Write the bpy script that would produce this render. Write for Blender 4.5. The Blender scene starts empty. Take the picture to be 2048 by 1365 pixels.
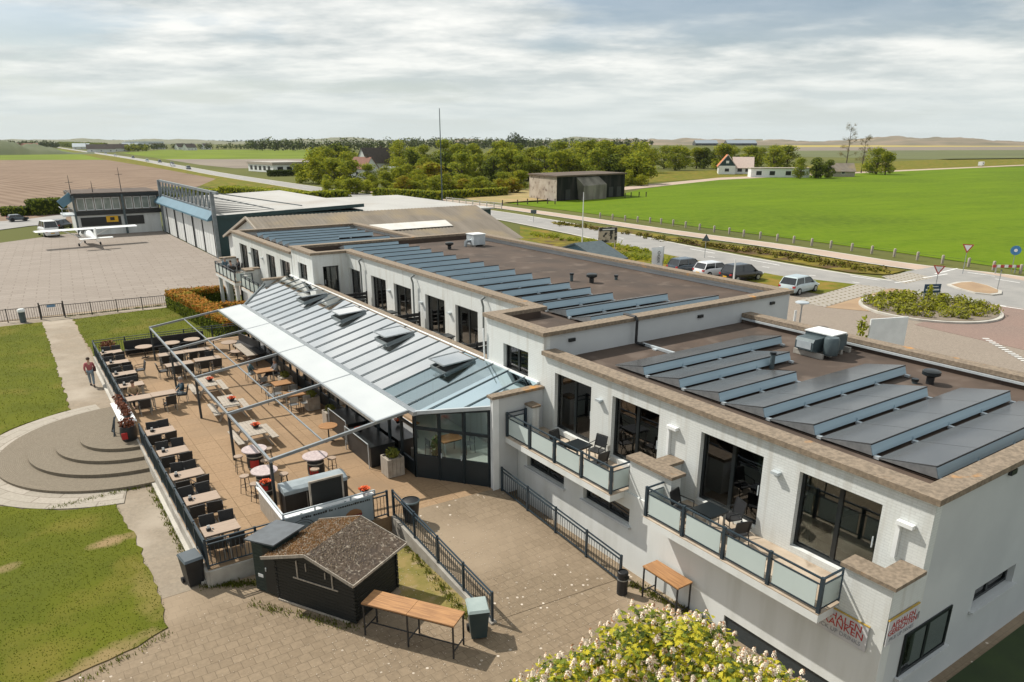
import bpy, bmesh, math, random
from mathutils import Vector, Matrix
from math import radians, sin, cos, pi
random.seed(7)
sc = bpy.context.scene
C = sc.collection
# ---------------------------------------------------------------- camera
CAMP = Vector((0, 0, 12.9))
RR = Vector((0.826845, -0.562430, 0.0)); UU = Vector((0.187733, 0.276035, 0.942635)); WW = Vector((0.530174, 0.779408, -0.333824))
FPX, CXX, CYY = 1474.77, 1024.0, 803.26
cam = bpy.data.cameras.new('Camera'); camo = bpy.data.objects.new('Camera', cam); C.objects.link(camo)
cam.sensor_width = 36; cam.sensor_fit = 'HORIZONTAL'
cam.lens = FPX / 2048 * 36; cam.shift_y = (CYY - 682.5) / 2048
cam.clip_start = .3; cam.clip_end = 20000
m = Matrix((RR, UU, -WW)).transposed().to_4x4(); m.translation = CAMP; camo.matrix_world = m
sc.camera = camo
# ---------------------------------------------------------------- light
SUN = Vector((-.42, .80, 1.0)).normalized()
SEL = math.asin(SUN.z); SROT = math.atan2(SUN.x, SUN.y)
w = bpy.data.worlds.new('World'); sc.world = w; w.use_nodes = True
nt = w.node_tree; N = nt.nodes; L = nt.links
for n in list(N): N.remove(n)
out = N.new('ShaderNodeOutputWorld'); bg = N.new('ShaderNodeBackground'); bg.inputs[1].default_value = 0.088
sky = N.new('ShaderNodeTexSky'); sky.sky_type = 'NISHITA'; sky.sun_disc = False
sky.sun_elevation = SEL; sky.sun_rotation = SROT; sky.air_density = 1.0; sky.dust_density = 1.2; sky.ozone_density = 1.2
tc = N.new('ShaderNodeTexCoord'); sep = N.new('ShaderNodeSeparateXYZ'); L.new(tc.outputs['Generated'], sep.inputs[0])
def mth(op, a, b=None, clamp=False, c=None):
    n = N.new('ShaderNodeMath'); n.operation = op; n.use_clamp = clamp
    for i, v in enumerate((a, b, c)):
        if v is None: continue
        if isinstance(v, (int, float)): n.inputs[i].default_value = v
        else: L.new(v, n.inputs[i])
    return n.outputs[0]
zz = mth('MAXIMUM', sep.outputs[2], 0.0); zd = mth('ADD', zz, 0.12)
cx = mth('DIVIDE', sep.outputs[0], zd); cy_ = mth('DIVIDE', sep.outputs[1], zd)
# the cloud deck lies in a plane overhead: direction divided by height
rot = N.new('ShaderNodeCombineXYZ'); L.new(cx, rot.inputs[0]); L.new(cy_, rot.inputs[1])
mp0 = N.new('ShaderNodeMapping'); mp0.inputs['Rotation'].default_value = (0, 0, radians(34.2)); L.new(rot.outputs[0], mp0.inputs[0])
mp = N.new('ShaderNodeMapping'); mp.inputs['Scale'].default_value = (.80, 1.0, 1)
mp.inputs['Location'].default_value = (3.1, 2.4, 0); L.new(mp0.outputs[0], mp.inputs[0])
n1 = N.new('ShaderNodeTexNoise'); n1.inputs['Scale'].default_value = .62; n1.inputs['Detail'].default_value = 7; n1.inputs['Roughness'].default_value = .56
n1.inputs['Distortion'].default_value = .15; L.new(mp.outputs[0], n1.inputs['Vector'])
n2 = N.new('ShaderNodeTexNoise'); n2.inputs['Scale'].default_value = 1.5; n2.inputs['Detail'].default_value = 6; n2.inputs['Roughness'].default_value = .6
L.new(mp.outputs[0], n2.inputs['Vector'])
cover = N.new('ShaderNodeMapRange'); L.new(n1.outputs[0], cover.inputs[0]); cover.inputs[1].default_value = .38; cover.inputs[2].default_value = .52
cover.interpolation_type = 'SMOOTHSTEP'
shade = N.new('ShaderNodeMapRange'); L.new(n2.outputs[0], shade.inputs[0]); shade.inputs[1].default_value = .38; shade.inputs[2].default_value = .60
ccol = N.new('ShaderNodeMix'); ccol.data_type = 'RGBA'; L.new(shade.outputs[0], ccol.inputs[0])
ccol.inputs[6].default_value = (6.2, 6.75, 6.8, 1); ccol.inputs[7].default_value = (10.8, 10.8, 10.3, 1)
covf = mth('MULTIPLY_ADD', cover.outputs[0], .74, c=.20)
skm = N.new('ShaderNodeMix'); skm.data_type = 'RGBA'; L.new(covf, skm.inputs[0]); L.new(sky.outputs[0], skm.inputs[6]); L.new(ccol.outputs[2], skm.inputs[7])
# pale band where the cloud deck thins out towards the horizon
hz = N.new('ShaderNodeMapRange'); L.new(sep.outputs[2], hz.inputs[0]); hz.inputs[1].default_value = 0.0; hz.inputs[2].default_value = .12
hz.inputs[3].default_value = .93; hz.inputs[4].default_value = 0.0; hz.interpolation_type = 'SMOOTHSTEP'
hm = N.new('ShaderNodeMix'); hm.data_type = 'RGBA'; L.new(hz.outputs[0], hm.inputs[0]); L.new(skm.outputs[2], hm.inputs[6]); hm.inputs[7].default_value = (7.3, 8.0, 7.9, 1)
L.new(hm.outputs[2], bg.inputs[0]); L.new(bg.outputs[0], out.inputs[0])
sun = bpy.data.lights.new('Sun', 'SUN'); sun.energy = 4.9; sun.angle = radians(.6); sun.color = (1, .94, .84)
suno = bpy.data.objects.new('Sun', sun); C.objects.link(suno); suno.rotation_euler = (-SUN).to_track_quat('-Z', 'Y').to_euler(); suno.location = (0, 0, 60)
sc.view_settings.view_transform = 'Standard'; sc.view_settings.look = 'None'; sc.view_settings.exposure = 0.13; sc.view_settings.gamma = 1
sc.cycles.max_bounces = 8; sc.cycles.transparent_max_bounces = 24

def G(px, py, z=0.0):
    d = RR * ((px - CXX) / FPX) - UU * ((py - CYY) / FPX) + WW
    t = (z - CAMP.z) / d.z
    return CAMP + d * t
GZ = -.6
# ---------------------------------------------------------------- materials
def newmat(name):
    m = bpy.data.materials.new(name); m.use_nodes = True
    return m, m.node_tree.nodes, m.node_tree.links, m.node_tree.nodes['Principled BSDF']
def c4(c): return (c[0], c[1], c[2], 1)
def mixn(N, L, fac, a, b):
    n = N.new('ShaderNodeMix'); n.data_type = 'RGBA'
    for i, v in ((0, fac), (6, a), (7, b)):
        if isinstance(v, (int, float)): n.inputs[i].default_value = v
        elif isinstance(v, tuple): n.inputs[i].default_value = c4(v)
        else: L.new(v, n.inputs[i])
    return n.outputs[2]
def pos(N, L, world):
    if world: return N.new('ShaderNodeNewGeometry').outputs['Position']
    return N.new('ShaderNodeTexCoord').outputs['Object']
def noisef(N, L, vec, scale, lo=.35, hi=.65, detail=4, stretch=None):
    if stretch:
        mpn = N.new('ShaderNodeMapping'); mpn.inputs['Scale'].default_value = stretch; L.new(vec, mpn.inputs[0]); vec = mpn.outputs[0]
    n = N.new('ShaderNodeTexNoise'); n.inputs['Scale'].default_value = scale; n.inputs['Detail'].default_value = detail; L.new(vec, n.inputs['Vector'])
    r = N.new('ShaderNodeMapRange'); L.new(n.outputs[0], r.inputs[0]); r.inputs[1].default_value = lo; r.inputs[2].default_value = hi
    return r.outputs[0]
def bumpn(N, L, P, h, strength=.3, dist=.02):
    b = N.new('ShaderNodeBump'); b.inputs['Strength'].default_value = strength; b.inputs['Distance'].default_value = dist
    L.new(h, b.inputs['Height']); L.new(b.outputs[0], P.inputs['Normal'])
_M = {}
def mat(name, a, b=None, rough=.7, scale=2.0, metal=0, spec=.5, world=False, bump=0, bs=None, stretch=None, lo=.35, hi=.65, c=None, cs=12, clo=.6, chi=.7, detail=4, coat=0):
    if name in _M: return _M[name]
    m, N, L, P = newmat(name); v = pos(N, L, world)
    b = b or tuple(x * .82 for x in a)
    col = mixn(N, L, noisef(N, L, v, scale, lo, hi, detail, stretch), a, b)
    if c: col = mixn(N, L, noisef(N, L, v, cs, clo, chi), col, c)
    L.new(col, P.inputs['Base Color']); P.inputs['Roughness'].default_value = rough; P.inputs['Metallic'].default_value = metal
    P.inputs['Specular IOR Level'].default_value = spec
    if coat: P.inputs['Coat Weight'].default_value = coat; P.inputs['Coat Roughness'].default_value = .05
    if bump: bumpn(N, L, P, noisef(N, L, v, bs or scale * 4, 0, 1), bump)
    _M[name] = m; return m
def brickmat(name, a, b, mortar, bw, bh, mort=.01, world=True, rough=.85, a2=None, ns=.4, off=.5, rot=0, spots=None, bump=.3, swap=None, patch=None, mod=.10, streak=0):
    m, N, L, P = newmat(name); v = pos(N, L, world)
    mpn = N.new('ShaderNodeMapping'); mpn.inputs['Rotation'].default_value = (0, 0, radians(rot))
    if swap:
        s3 = N.new('ShaderNodeSeparateXYZ'); L.new(v, s3.inputs[0]); c3 = N.new('ShaderNodeCombineXYZ'); ad = N.new('ShaderNodeMath'); L.new(s3.outputs[0], ad.inputs[0]); L.new(s3.outputs[1], ad.inputs[1]); L.new(ad.outputs[0], c3.inputs[0]); L.new(s3.outputs[2], c3.inputs[1]); L.new(c3.outputs[0], mpn.inputs[0])
    else: L.new(v, mpn.inputs[0])
    t = N.new('ShaderNodeTexBrick'); t.offset = off; L.new(mpn.outputs[0], t.inputs['Vector']); t.inputs['Scale'].default_value = 1
    t.inputs['Color1'].default_value = c4(a); t.inputs['Color2'].default_value = c4(b); t.inputs['Mortar'].default_value = c4(mortar)
    t.inputs['Mortar Size'].default_value = mort; t.inputs['Brick Width'].default_value = bw; t.inputs['Row Height'].default_value = bh; t.inputs['Mortar Smooth'].default_value = .1
    col = t.outputs['Color']
    n = N.new('ShaderNodeTexNoise'); n.inputs['Scale'].default_value = ns; n.inputs['Detail'].default_value = 6; L.new(v, n.inputs['Vector'])
    r = N.new('ShaderNodeMapRange'); L.new(n.outputs[0], r.inputs[0]); r.inputs[1].default_value = .35; r.inputs[2].default_value = .68
    if a2: col = mixn(N, L, mth2(N, L, r.outputs[0], .6), col, a2)
    n3 = N.new('ShaderNodeTexNoise'); n3.inputs['Scale'].default_value = 9; n3.inputs['Detail'].default_value = 5; L.new(v, n3.inputs['Vector'])
    mul = N.new('ShaderNodeMapRange'); L.new(n3.outputs[0], mul.inputs[0]); mul.inputs[1].default_value = .3; mul.inputs[2].default_value = .7; mul.inputs[3].default_value = 1 - mod * 1.2; mul.inputs[4].default_value = 1 + mod
    vm = N.new('ShaderNodeVectorMath'); vm.operation = 'SCALE'; L.new(col, vm.inputs[0]); L.new(mul.outputs[0], vm.inputs[3]); col = vm.outputs[0]
    if streak: col = mixn(N, L, mth2(N, L, noisef(N, L, v, 1.3, .52, .75, 6, (3, 3, .22)), .8), col, (.46, .45, .41))
    if patch: col = mixn(N, L, noisef(N, L, v, patch[1], patch[2], patch[3]), col, patch[0])
    if spots:   # fallen petals and chips
        vo = N.new('ShaderNodeTexVoronoi'); vo.inputs['Scale'].default_value = spots[1]; L.new(v, vo.inputs['Vector'])
        lt = N.new('ShaderNodeMath'); lt.operation = 'LESS_THAN'; L.new(vo.outputs['Distance'], lt.inputs[0]); lt.inputs[1].default_value = spots[2]
        gate = noisef(N, L, v, spots[3], .48, .6); mm = N.new('ShaderNodeMath'); mm.operation = 'MULTIPLY'; L.new(lt.outputs[0], mm.inputs[0]); L.new(gate, mm.inputs[1])
        col = mixn(N, L, mm.outputs[0], col, spots[0])
    L.new(col, P.inputs['Base Color']); P.inputs['Roughness'].default_value = rough; P.inputs['Specular IOR Level'].default_value = .25
    if bump:
        inv = N.new('ShaderNodeMath'); inv.operation = 'SUBTRACT'; inv.inputs[0].default_value = 1; L.new(t.outputs['Fac'], inv.inputs[1]); bumpn(N, L, P, inv.outputs[0], bump, .01)
    _M[name] = m; return m
def mth2(N, L, a, b, op='MULTIPLY'):
    n = N.new('ShaderNodeMath'); n.operation = op; L.new(a, n.inputs[0]); n.inputs[1].default_value = b; return n.outputs[0]
def leafy(m, k=.45):
    N = m.node_tree.nodes; L = m.node_tree.links; P = N['Principled BSDF']; o = N['Material Output']; t = N.new('ShaderNodeBsdfTranslucent'); x = N.new('ShaderNodeMixShader'); x.inputs[0].default_value = k
    L.new(P.inputs['Base Color'].links[0].from_socket, t.inputs[0]); L.new(P.outputs[0], x.inputs[1]); L.new(t.outputs[0], x.inputs[2]); L.new(x.outputs[0], o.inputs[0]); return m
def glassmat(name, tint, base=.06, refl=.95, fres=1.5, rough=.01):
    m = bpy.data.materials.new(name); m.use_nodes = True; N = m.node_tree.nodes; L = m.node_tree.links
    for n in list(N): N.remove(n)
    o = N.new('ShaderNodeOutputMaterial'); t = N.new('ShaderNodeBsdfTransparent'); t.inputs[0].default_value = c4(tint)
    g = N.new('ShaderNodeBsdfGlossy'); g.inputs[0].default_value = (refl, refl, refl, 1) if not isinstance(refl, tuple) else c4(refl); g.inputs['Roughness'].default_value = rough
    f = N.new('ShaderNodeFresnel'); f.inputs[0].default_value = fres; ad = N.new('ShaderNodeMath'); ad.operation = 'ADD'; ad.use_clamp = True
    L.new(f.outputs[0], ad.inputs[0]); ad.inputs[1].default_value = base
    x = N.new('ShaderNodeMixShader'); L.new(ad.outputs[0], x.inputs[0]); L.new(t.outputs[0], x.inputs[1]); L.new(g.outputs[0], x.inputs[2]); L.new(x.outputs[0], o.inputs[0])
    _M[name] = m; return m

M_white = brickmat('white_painted_brick', (.65, .67, .66), (.62, .64, .63), (.54, .56, .55), .23, .075, .010, swap=(radians(90), 0, radians(90)), ns=.5, a2=(.60, .62, .60), bump=.25, streak=1, rough=.75, mod=.015)
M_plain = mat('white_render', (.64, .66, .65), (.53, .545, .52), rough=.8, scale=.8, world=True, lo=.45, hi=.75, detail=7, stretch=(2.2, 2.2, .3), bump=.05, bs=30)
M_whiteshade = mat('white_render_shade_toned', (.53, .55, .555), (.47, .49, .50), rough=.8, scale=.5, world=True, bump=.05, bs=30)  # smooth white render, darkened so its colour carries the shade of these walls
M_cop = mat('stone_coping', (.255, .20, .145), (.155, .122, .088), rough=.9, scale=9, world=True, c=(.48, .22, .04), cs=.9, clo=.66, chi=.76, bump=.4, bs=25, detail=7)
M_roof = mat('bitumen_roof', (.082, .056, .041), (.052, .037, .028), rough=.9, scale=.5, world=True, c=(.11, .082, .064), cs=.9, clo=.55, chi=.7, bump=.3, bs=12, detail=7)
M_dark = mat('dark_frame', (.010, .014, .016), rough=.35, spec=.5)
M_teal = mat('slate_blue_metal', (.022, .040, .054), (.018, .032, .045), rough=.4)
M_black = mat('black_plastic', (.012, .013, .015), (.02, .021, .023), rough=.5)
M_wicker = mat('black_wicker', (.012, .012, .013), (.03, .03, .03), rough=.6, scale=60, bump=.5)
M_metal = mat('galvanised_steel', (.42, .45, .47), (.33, .36, .38), rough=.35, metal=.7, scale=6)
M_lmetal = mat('pale_steel', (.55, .60, .63), (.45, .50, .53), rough=.4, metal=.3, scale=2)
M_defl = mat('brushed_blue_steel', (.36, .48, .55), (.29, .40, .47), rough=.4, metal=.1, scale=1.2, stretch=(.3, 1, 6))
M_panel = mat('solar_glass', (.065, .068, .070), (.085, .087, .088), rough=.24, spec=.8, scale=.6)
M_wood = mat('teak_boards', (.42, .22, .09), (.26, .13, .055), rough=.55, scale=3, stretch=(.6, 9, 1), bump=.2)
M_tabw = mat('weathered_tabletop', (.36, .27, .20), (.27, .20, .15), rough=.6, scale=3, stretch=(.8, 10, 1))
M_grayw = mat('grey_weathered_wood', (.42, .37, .31), (.26, .23, .19), rough=.8, scale=3, stretch=(1, 10, 1), bump=.2)
M_glass = glassmat('window_glass', (.50, .56, .53), .05)
M_clear = glassmat('clear_glass', (.90, .94, .92), .02)
M_frost = mat('frosted_glass', (.50, .58, .57), (.46, .54, .53), rough=.25, scale=.5)
M_paintw = mat('white_paint', (.78, .80, .80), (.70, .72, .72), rough=.35)
M_curt = mat('cream_curtain', (.55, .50, .38), (.38, .34, .26), rough=.9, scale=9, stretch=(6, 6, .2))
M_room = mat('room_wall', (.32, .29, .24), rough=.9); M_floor = mat('room_floor', (.20, .13, .08), (.14, .09, .05), rough=.5, scale=4, stretch=(8, 1, 1))
M_slab = mat('balcony_floor', (.50, .42, .33), (.34, .27, .20), rough=.85, scale=1.2, world=True, c=(.22, .17, .12), cs=2.5, clo=.58, chi=.75)
M_conc = mat('concrete', (.40, .38, .34), (.27, .25, .22), rough=.9, scale=1.5, world=True, bump=.2)
M_red = mat('red_paint', (.42, .02, .02), rough=.5); M_orange = mat('orange_petals', (.80, .13, .01), (.60, .06, .005), rough=.6, scale=30)
M_pink = mat('pink_scribbled_top', (.50, .42, .41), (.36, .29, .29), rough=.5, scale=9)
M_skin = mat('skin', (.55, .32, .22), rough=.55); M_hair = mat('grey_hair', (.28, .25, .22), rough=.8); M_hairb = mat('brown_hair', (.07, .04, .025), rough=.8)
M_tyre = mat('rubber', (.015, .015, .016), rough=.85)

# ---------------------------------------------------------------- mesh tools
class MB:
    def __init__(s, T=None): s.v = []; s.f = []; s.m = []; s.T = T; s.sm = []
    def add(s, vs, fs, mi=0, sm=False):
        o = len(s.v)
        s.v += [tuple(s.T @ Vector(p)) if s.T else tuple(p) for p in vs]
        for f in fs: s.f.append([i + o for i in f]); s.m.append(mi); s.sm.append(sm)
        return s
    def box(s, x0, x1, y0, y1, z0, z1, mi=0):
        if x0 > x1: x0, x1 = x1, x0
        if y0 > y1: y0, y1 = y1, y0
        if z0 > z1: z0, z1 = z1, z0
        return s.add([(x0, y0, z0), (x1, y0, z0), (x1, y1, z0), (x0, y1, z0), (x0, y0, z1), (x1, y0, z1), (x1, y1, z1), (x0, y1, z1)],
                     [(0, 3, 2, 1), (4, 5, 6, 7), (0, 1, 5, 4), (1, 2, 6, 5), (2, 3, 7, 6), (3, 0, 4, 7)], mi)
    def bar(s, p, q, wd=.05, hg=None, mi=0, up=(0, 0, 1)):
        p = Vector(p); q = Vector(q); hg = hg or wd; d = (q - p).normalized(); u = Vector(up)
        if abs(d.dot(u)) > .98: u = Vector((1, 0, 0))
        sd = d.cross(u).normalized(); u = sd.cross(d)
        a = sd * wd / 2; b = u * hg / 2
        return s.add([p - a - b, p + a - b, p + a + b, p - a + b, q - a - b, q + a - b, q + a + b, q - a + b],
                     [(0, 3, 2, 1), (4, 5, 6, 7), (0, 1, 5, 4), (1, 2, 6, 5), (2, 3, 7, 6), (3, 0, 4, 7)], mi)
    def tube(s, p, q, r0=.03, r1=None, n=8, mi=0, cap=True):
        p = Vector(p); q = Vector(q); r1 = r0 if r1 is None else r1; d = (q - p).normalized(); u = Vector((0, 0, 1))
        if abs(d.z) > .98: u = Vector((1, 0, 0))
        a = d.cross(u).normalized(); b = d.cross(a).normalized(); vs = []
        for c, r in ((p, r0), (q, r1)):
            for i in range(n):
                t = 2 * pi * i / n; vs.append(c + a * (cos(t) * r) + b * (sin(t) * r))
        fs = [(i, (i + 1) % n, n + (i + 1) % n, n + i) for i in range(n)]
        s.add(vs, fs, mi, True)
        if cap: s.add(vs[:n], [tuple(range(n))[::-1]], mi); s.add(vs[n:], [tuple(range(n))], mi)
        return s
    def path(s, pts, r=.03, n=6, mi=0):
        for a, b in zip(pts[:-1], pts[1:]): s.tube(a, b, r, r, n, mi)
        return s
    def lathe(s, prof, c=(0, 0, 0), n=16, mi=0, sx=1, sy=1):
        vs = []
        for r, z in prof:
            for i in range(n): t = 2 * pi * i / n; vs.append((c[0] + cos(t) * r * sx, c[1] + sin(t) * r * sy, c[2] + z))
        fs = []
        for k in range(len(prof) - 1):
            for i in range(n): fs.append((k * n + i, k * n + (i + 1) % n, (k + 1) * n + (i + 1) % n, (k + 1) * n + i))
        return s.add(vs, fs, mi, True)
    def prism(s, pts, z0, z1, mi=0):
        n = len(pts); ar = sum(pts[i][0] * pts[(i + 1) % n][1] - pts[(i + 1) % n][0] * pts[i][1] for i in range(n))
        if ar < 0: pts = pts[::-1]
        vs = [(p[0], p[1], z0) for p in pts] + [(p[0], p[1], z1) for p in pts]
        return s.add(vs, [tuple(range(n))[::-1], tuple(range(n, 2 * n))] + [(i, (i + 1) % n, n + (i + 1) % n, n + i) for i in range(n)], mi)
    def extr(s, prof, axis, a0, a1, mi=0):   # profile in the plane across axis ('x' -> (y,z), 'y' -> (x,z))
        n = len(prof)
        f = (lambda a, p: (a, p[0], p[1])) if axis == 'x' else (lambda a, p: (p[0], a, p[1]))
        vs = [f(a0, p) for p in prof] + [f(a1, p) for p in prof]
        return s.add(vs, [tuple(range(n))[::-1], tuple(range(n, 2 * n))] + [(i, (i + 1) % n, n + (i + 1) % n, n + i) for i in range(n)], mi)
    def ball(s, c, r, mi=0, n=10, k=6, sz=1):
        prof = [(max(sin(pi * i / k), .001) * r, -cos(pi * i / k) * r * sz) for i in range(k + 1)]
        return s.lathe(prof, c, n, mi)
    def build(s, name, mats, parent=None, fix=True, link=True):
        me = bpy.data.meshes.new(name); me.from_pydata(s.v, [], s.f)
        if not isinstance(mats, (list, tuple)): mats = [mats]
        for x in mats: me.materials.append(x)
        me.polygons.foreach_set('material_index', s.m); me.polygons.foreach_set('use_smooth', s.sm)
        if fix:
            bm = bmesh.new(); bm.from_mesh(me); bmesh.ops.recalc_face_normals(bm, faces=bm.faces); bm.to_mesh(me); bm.free()
        me.update()
        if any(s.sm): me.set_sharp_from_angle(angle=radians(42))
        o = bpy.data.objects.new(name, me)
        if link: C.objects.link(o)
        if parent: o.parent = parent
        return o
def thing(name, label, cat, loc=(0, 0, 0), rz=0, group=None):
    o = bpy.data.objects.new(name, None); C.objects.link(o); o.location = loc; o.rotation_euler = (0, 0, rz); o.empty_display_size = .2
    return tag(o, label, cat, group)
def tag(o, label, cat, group=None):
    o['label'] = label; o['category'] = cat
    if group: o['group'] = group
    return o
def struct(o, label=None):
    o['kind'] = 'structure'
    return o
KIDS = {}
def kids(o):
    return [c for c in C.objects if c.parent == o]
def dup(root, loc, rz=0, label=None, group=None, scale=None):
    ks = KIDS.get(root.name)
    if ks is None:
        ks = [(c, kids(c)) for c in kids(root)]; KIDS[root.name] = ks
    r = root.copy(); C.objects.link(r); r.location = loc; r.rotation_euler = (0, 0, rz)
    if scale: r.scale = scale if isinstance(scale, (tuple, list)) else (scale,) * 3
    if label: r['label'] = label
    if group: r['group'] = group
    for c, gs in ks:
        d = c.copy(); C.objects.link(d); d.parent = r
        for g in gs: e = g.copy(); C.objects.link(e); e.parent = d
    return r
class Proto:   # first placement uses the object itself, later ones copy it
    def __init__(s, root): s.r = root; s.used = False
    def put(s, loc, rz=0, label=None, group=None, scale=None):
        if not s.used:
            s.used = True; KIDS[s.r.name] = [(c, kids(c)) for c in kids(s.r)]
            s.r.location = loc; s.r.rotation_euler = (0, 0, rz)
            if scale: s.r.scale = scale if isinstance(scale, (tuple, list)) else (scale,) * 3
            if label: s.r['label'] = label
            if group: s.r['group'] = group
            return s.r
        return dup(s.r, loc, rz, label, group, scale or (1, 1, 1))
def text_mesh(name, body, size, mat_, parent, mtx, extrude=.003, align='CENTER'):
    cu = bpy.data.curves.new(name, 'FONT'); cu.body = body; cu.size = size; cu.extrude = extrude; cu.align_x = align; cu.align_y = 'CENTER'
    t = bpy.data.objects.new(name + '_tmp', cu); C.objects.link(t)
    dg = bpy.context.evaluated_depsgraph_get(); me = bpy.data.meshes.new_from_object(t.evaluated_get(dg)); bpy.data.objects.remove(t)
    me.name = name; me.transform(mtx); me.materials.clear(); me.materials.append(mat_)
    o = bpy.data.objects.new(name, me); C.objects.link(o); o.parent = parent
    return o
ORD = ['first', 'second', 'third', 'fourth', 'fifth', 'sixth', 'seventh', 'eighth', 'ninth', 'tenth', 'eleventh', 'twelfth', 'thirteenth', 'fourteenth', 'fifteenth', 'sixteenth', 'seventeenth', 'eighteenth', 'nineteenth', 'twentieth']
# ---------------------------------------------------------------- ground materials
P_beige = brickmat('paving_slabs', (.245, .188, .127), (.205, .155, .103), (.125, .093, .061), .34, .34, .008, a2=(.20, .155, .105), ns=.35, off=.5, spots=((.60, .53, .45), 3.2, .13, .35), patch=((.30, .235, .165), .12, .5, .62))
P_terr = brickmat('terrace_slabs', (.315, .215, .128), (.27, .182, .106), (.16, .105, .055), .9, .9, .012, a2=(.29, .19, .11), ns=.3, off=0, patch=((.24, .165, .10), .25, .5, .66))
P_apron = brickmat('apron_plates', (.275, .238, .205), (.235, .20, .17), (.18, .148, .12), 2.0, 1.0, .05, a2=(.235, .20, .17), ns=.05, off=.5, rot=4, bump=0)
P_path = brickmat('path_paving', (.265, .215, .158), (.235, .19, .14), (.24, .20, .15), .3, .3, .01, a2=(.27, .235, .185), ns=.4, bump=.1, patch=((.36, .31, .25), .3, .5, .7))
M_grass = mat('lawn_grass', (.100, .112, .010), (.078, .092, .009), rough=.95, scale=.55, world=True, c=(.15, .13, .025), cs=.32, clo=.56, chi=.74, detail=8, bump=.3, bs=9, spec=.1)
M_field = mat('meadow_grass', (.112, .180, .005), (.078, .140, .004), rough=.95, scale=.12, world=True, stretch=(.25, 1.4, 1), detail=11, spec=.08, c=(.06, .105, .006), cs=.018, clo=.47, chi=.68, bump=.6, bs=1.5)
M_field2 = mat('pale_meadow', (.15, .20, .02), (.11, .15, .018), rough=.95, scale=.02, world=True, spec=.08)
M_base = mat('coarse_grassland', (.12, .125, .035), (.085, .095, .03), rough=.95, scale=.01, world=True, spec=.08, detail=8)
M_verge = mat('rough_verge', (.15, .15, .018), (.09, .105, .014), rough=.95, scale=.5, world=True, c=(.22, .15, .035), cs=.4, clo=.5, chi=.65, detail=8, bump=.6, bs=6, spec=.08)
M_dry = mat('dry_verge', (.20, .165, .025), (.10, .085, .025), rough=.95, scale=.6, world=True, c=(.10, .065, .035), cs=.35, clo=.5, chi=.62, detail=8, spec=.08)
M_plow = mat('ploughed_soil', (.20, .145, .105), (.145, .10, .072), rough=.95, scale=.05, world=True, detail=8, spec=.08)
def add_furrows(m):
    N = m.node_tree.nodes; L = m.node_tree.links; P = N['Principled BSDF']
    old = P.inputs['Base Color'].links[0].from_socket
    g = N.new('ShaderNodeNewGeometry'); wv = N.new('ShaderNodeTexWave'); wv.bands_direction = 'X'; wv.inputs['Scale'].default_value = .09
    wv.inputs['Distortion'].default_value = 1.2; wv.inputs['Detail'].default_value = 3
    mpn = N.new('ShaderNodeMapping'); mpn.inputs['Rotation'].default_value = (0, 0, radians(-12)); L.new(g.outputs['Position'], mpn.inputs[0]); L.new(mpn.outputs[0], wv.inputs[0])
    L.new(mixn(N, L, mth2(N, L, wv.outputs['Fac'], .55), old, (.28, .21, .155)), P.inputs['Base Color'])
add_furrows(M_plow)
M_soil2 = mat('brown_soil', (.20, .165, .125), (.16, .13, .10), rough=.95, scale=.03, world=True)
M_olive = mat('olive_crop', (.10, .115, .03), (.08, .09, .03), rough=.95, scale=.01, world=True)
M_yel = mat('flowering_strip', (.42, .33, .05), (.30, .24, .05), rough=.95, scale=.02, world=True)
M_asph = mat('road_asphalt', (.29, .28, .265), (.24, .235, .225), rough=.9, scale=.4, world=True, detail=7)
M_cycle = mat('cycle_path_asphalt', (.42, .32, .25), (.36, .28, .22), rough=.9, scale=.4, world=True)
M_kerb = mat('pale_kerb', (.50, .48, .43), (.40, .38, .34), rough=.85, scale=1, world=True)
M_mark = mat('road_marking', (.75, .75, .73), (.6, .6, .58), rough=.6, scale=2, world=True)
P_drive = brickmat('drive_brick', (.29, .245, .20), (.25, .21, .17), (.18, .15, .12), .22, .11, .01, a2=(.24, .20, .165), ns=.2, bump=0)
P_red = brickmat('red_brick_paving', (.25, .185, .155), (.225, .165, .14), (.17, .12, .10), .22, .11, .01, a2=(.25, .17, .14), ns=.2, bump=0)
P_tan = mat('tan_brick_strip', (.34, .235, .14), (.28, .19, .115), rough=.9, scale=.6, world=True)
P_light = brickmat('light_grid_paving', (.40, .375, .34), (.36, .335, .30), (.20, .17, .12), 1.1, .5, .09, ns=.3, rot=38, bump=0)
M_sand = mat('dune_sand', (.22, .17, .115), (.115, .105, .065), rough=.95, scale=.008, world=True, detail=9, c=(.34, .29, .21), cs=.006, clo=.64, chi=.72)
M_dunegreen = mat('dune_scrub', (.10, .115, .06), (.15, .145, .085), rough=.95, scale=.01, world=True, detail=8)

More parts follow.
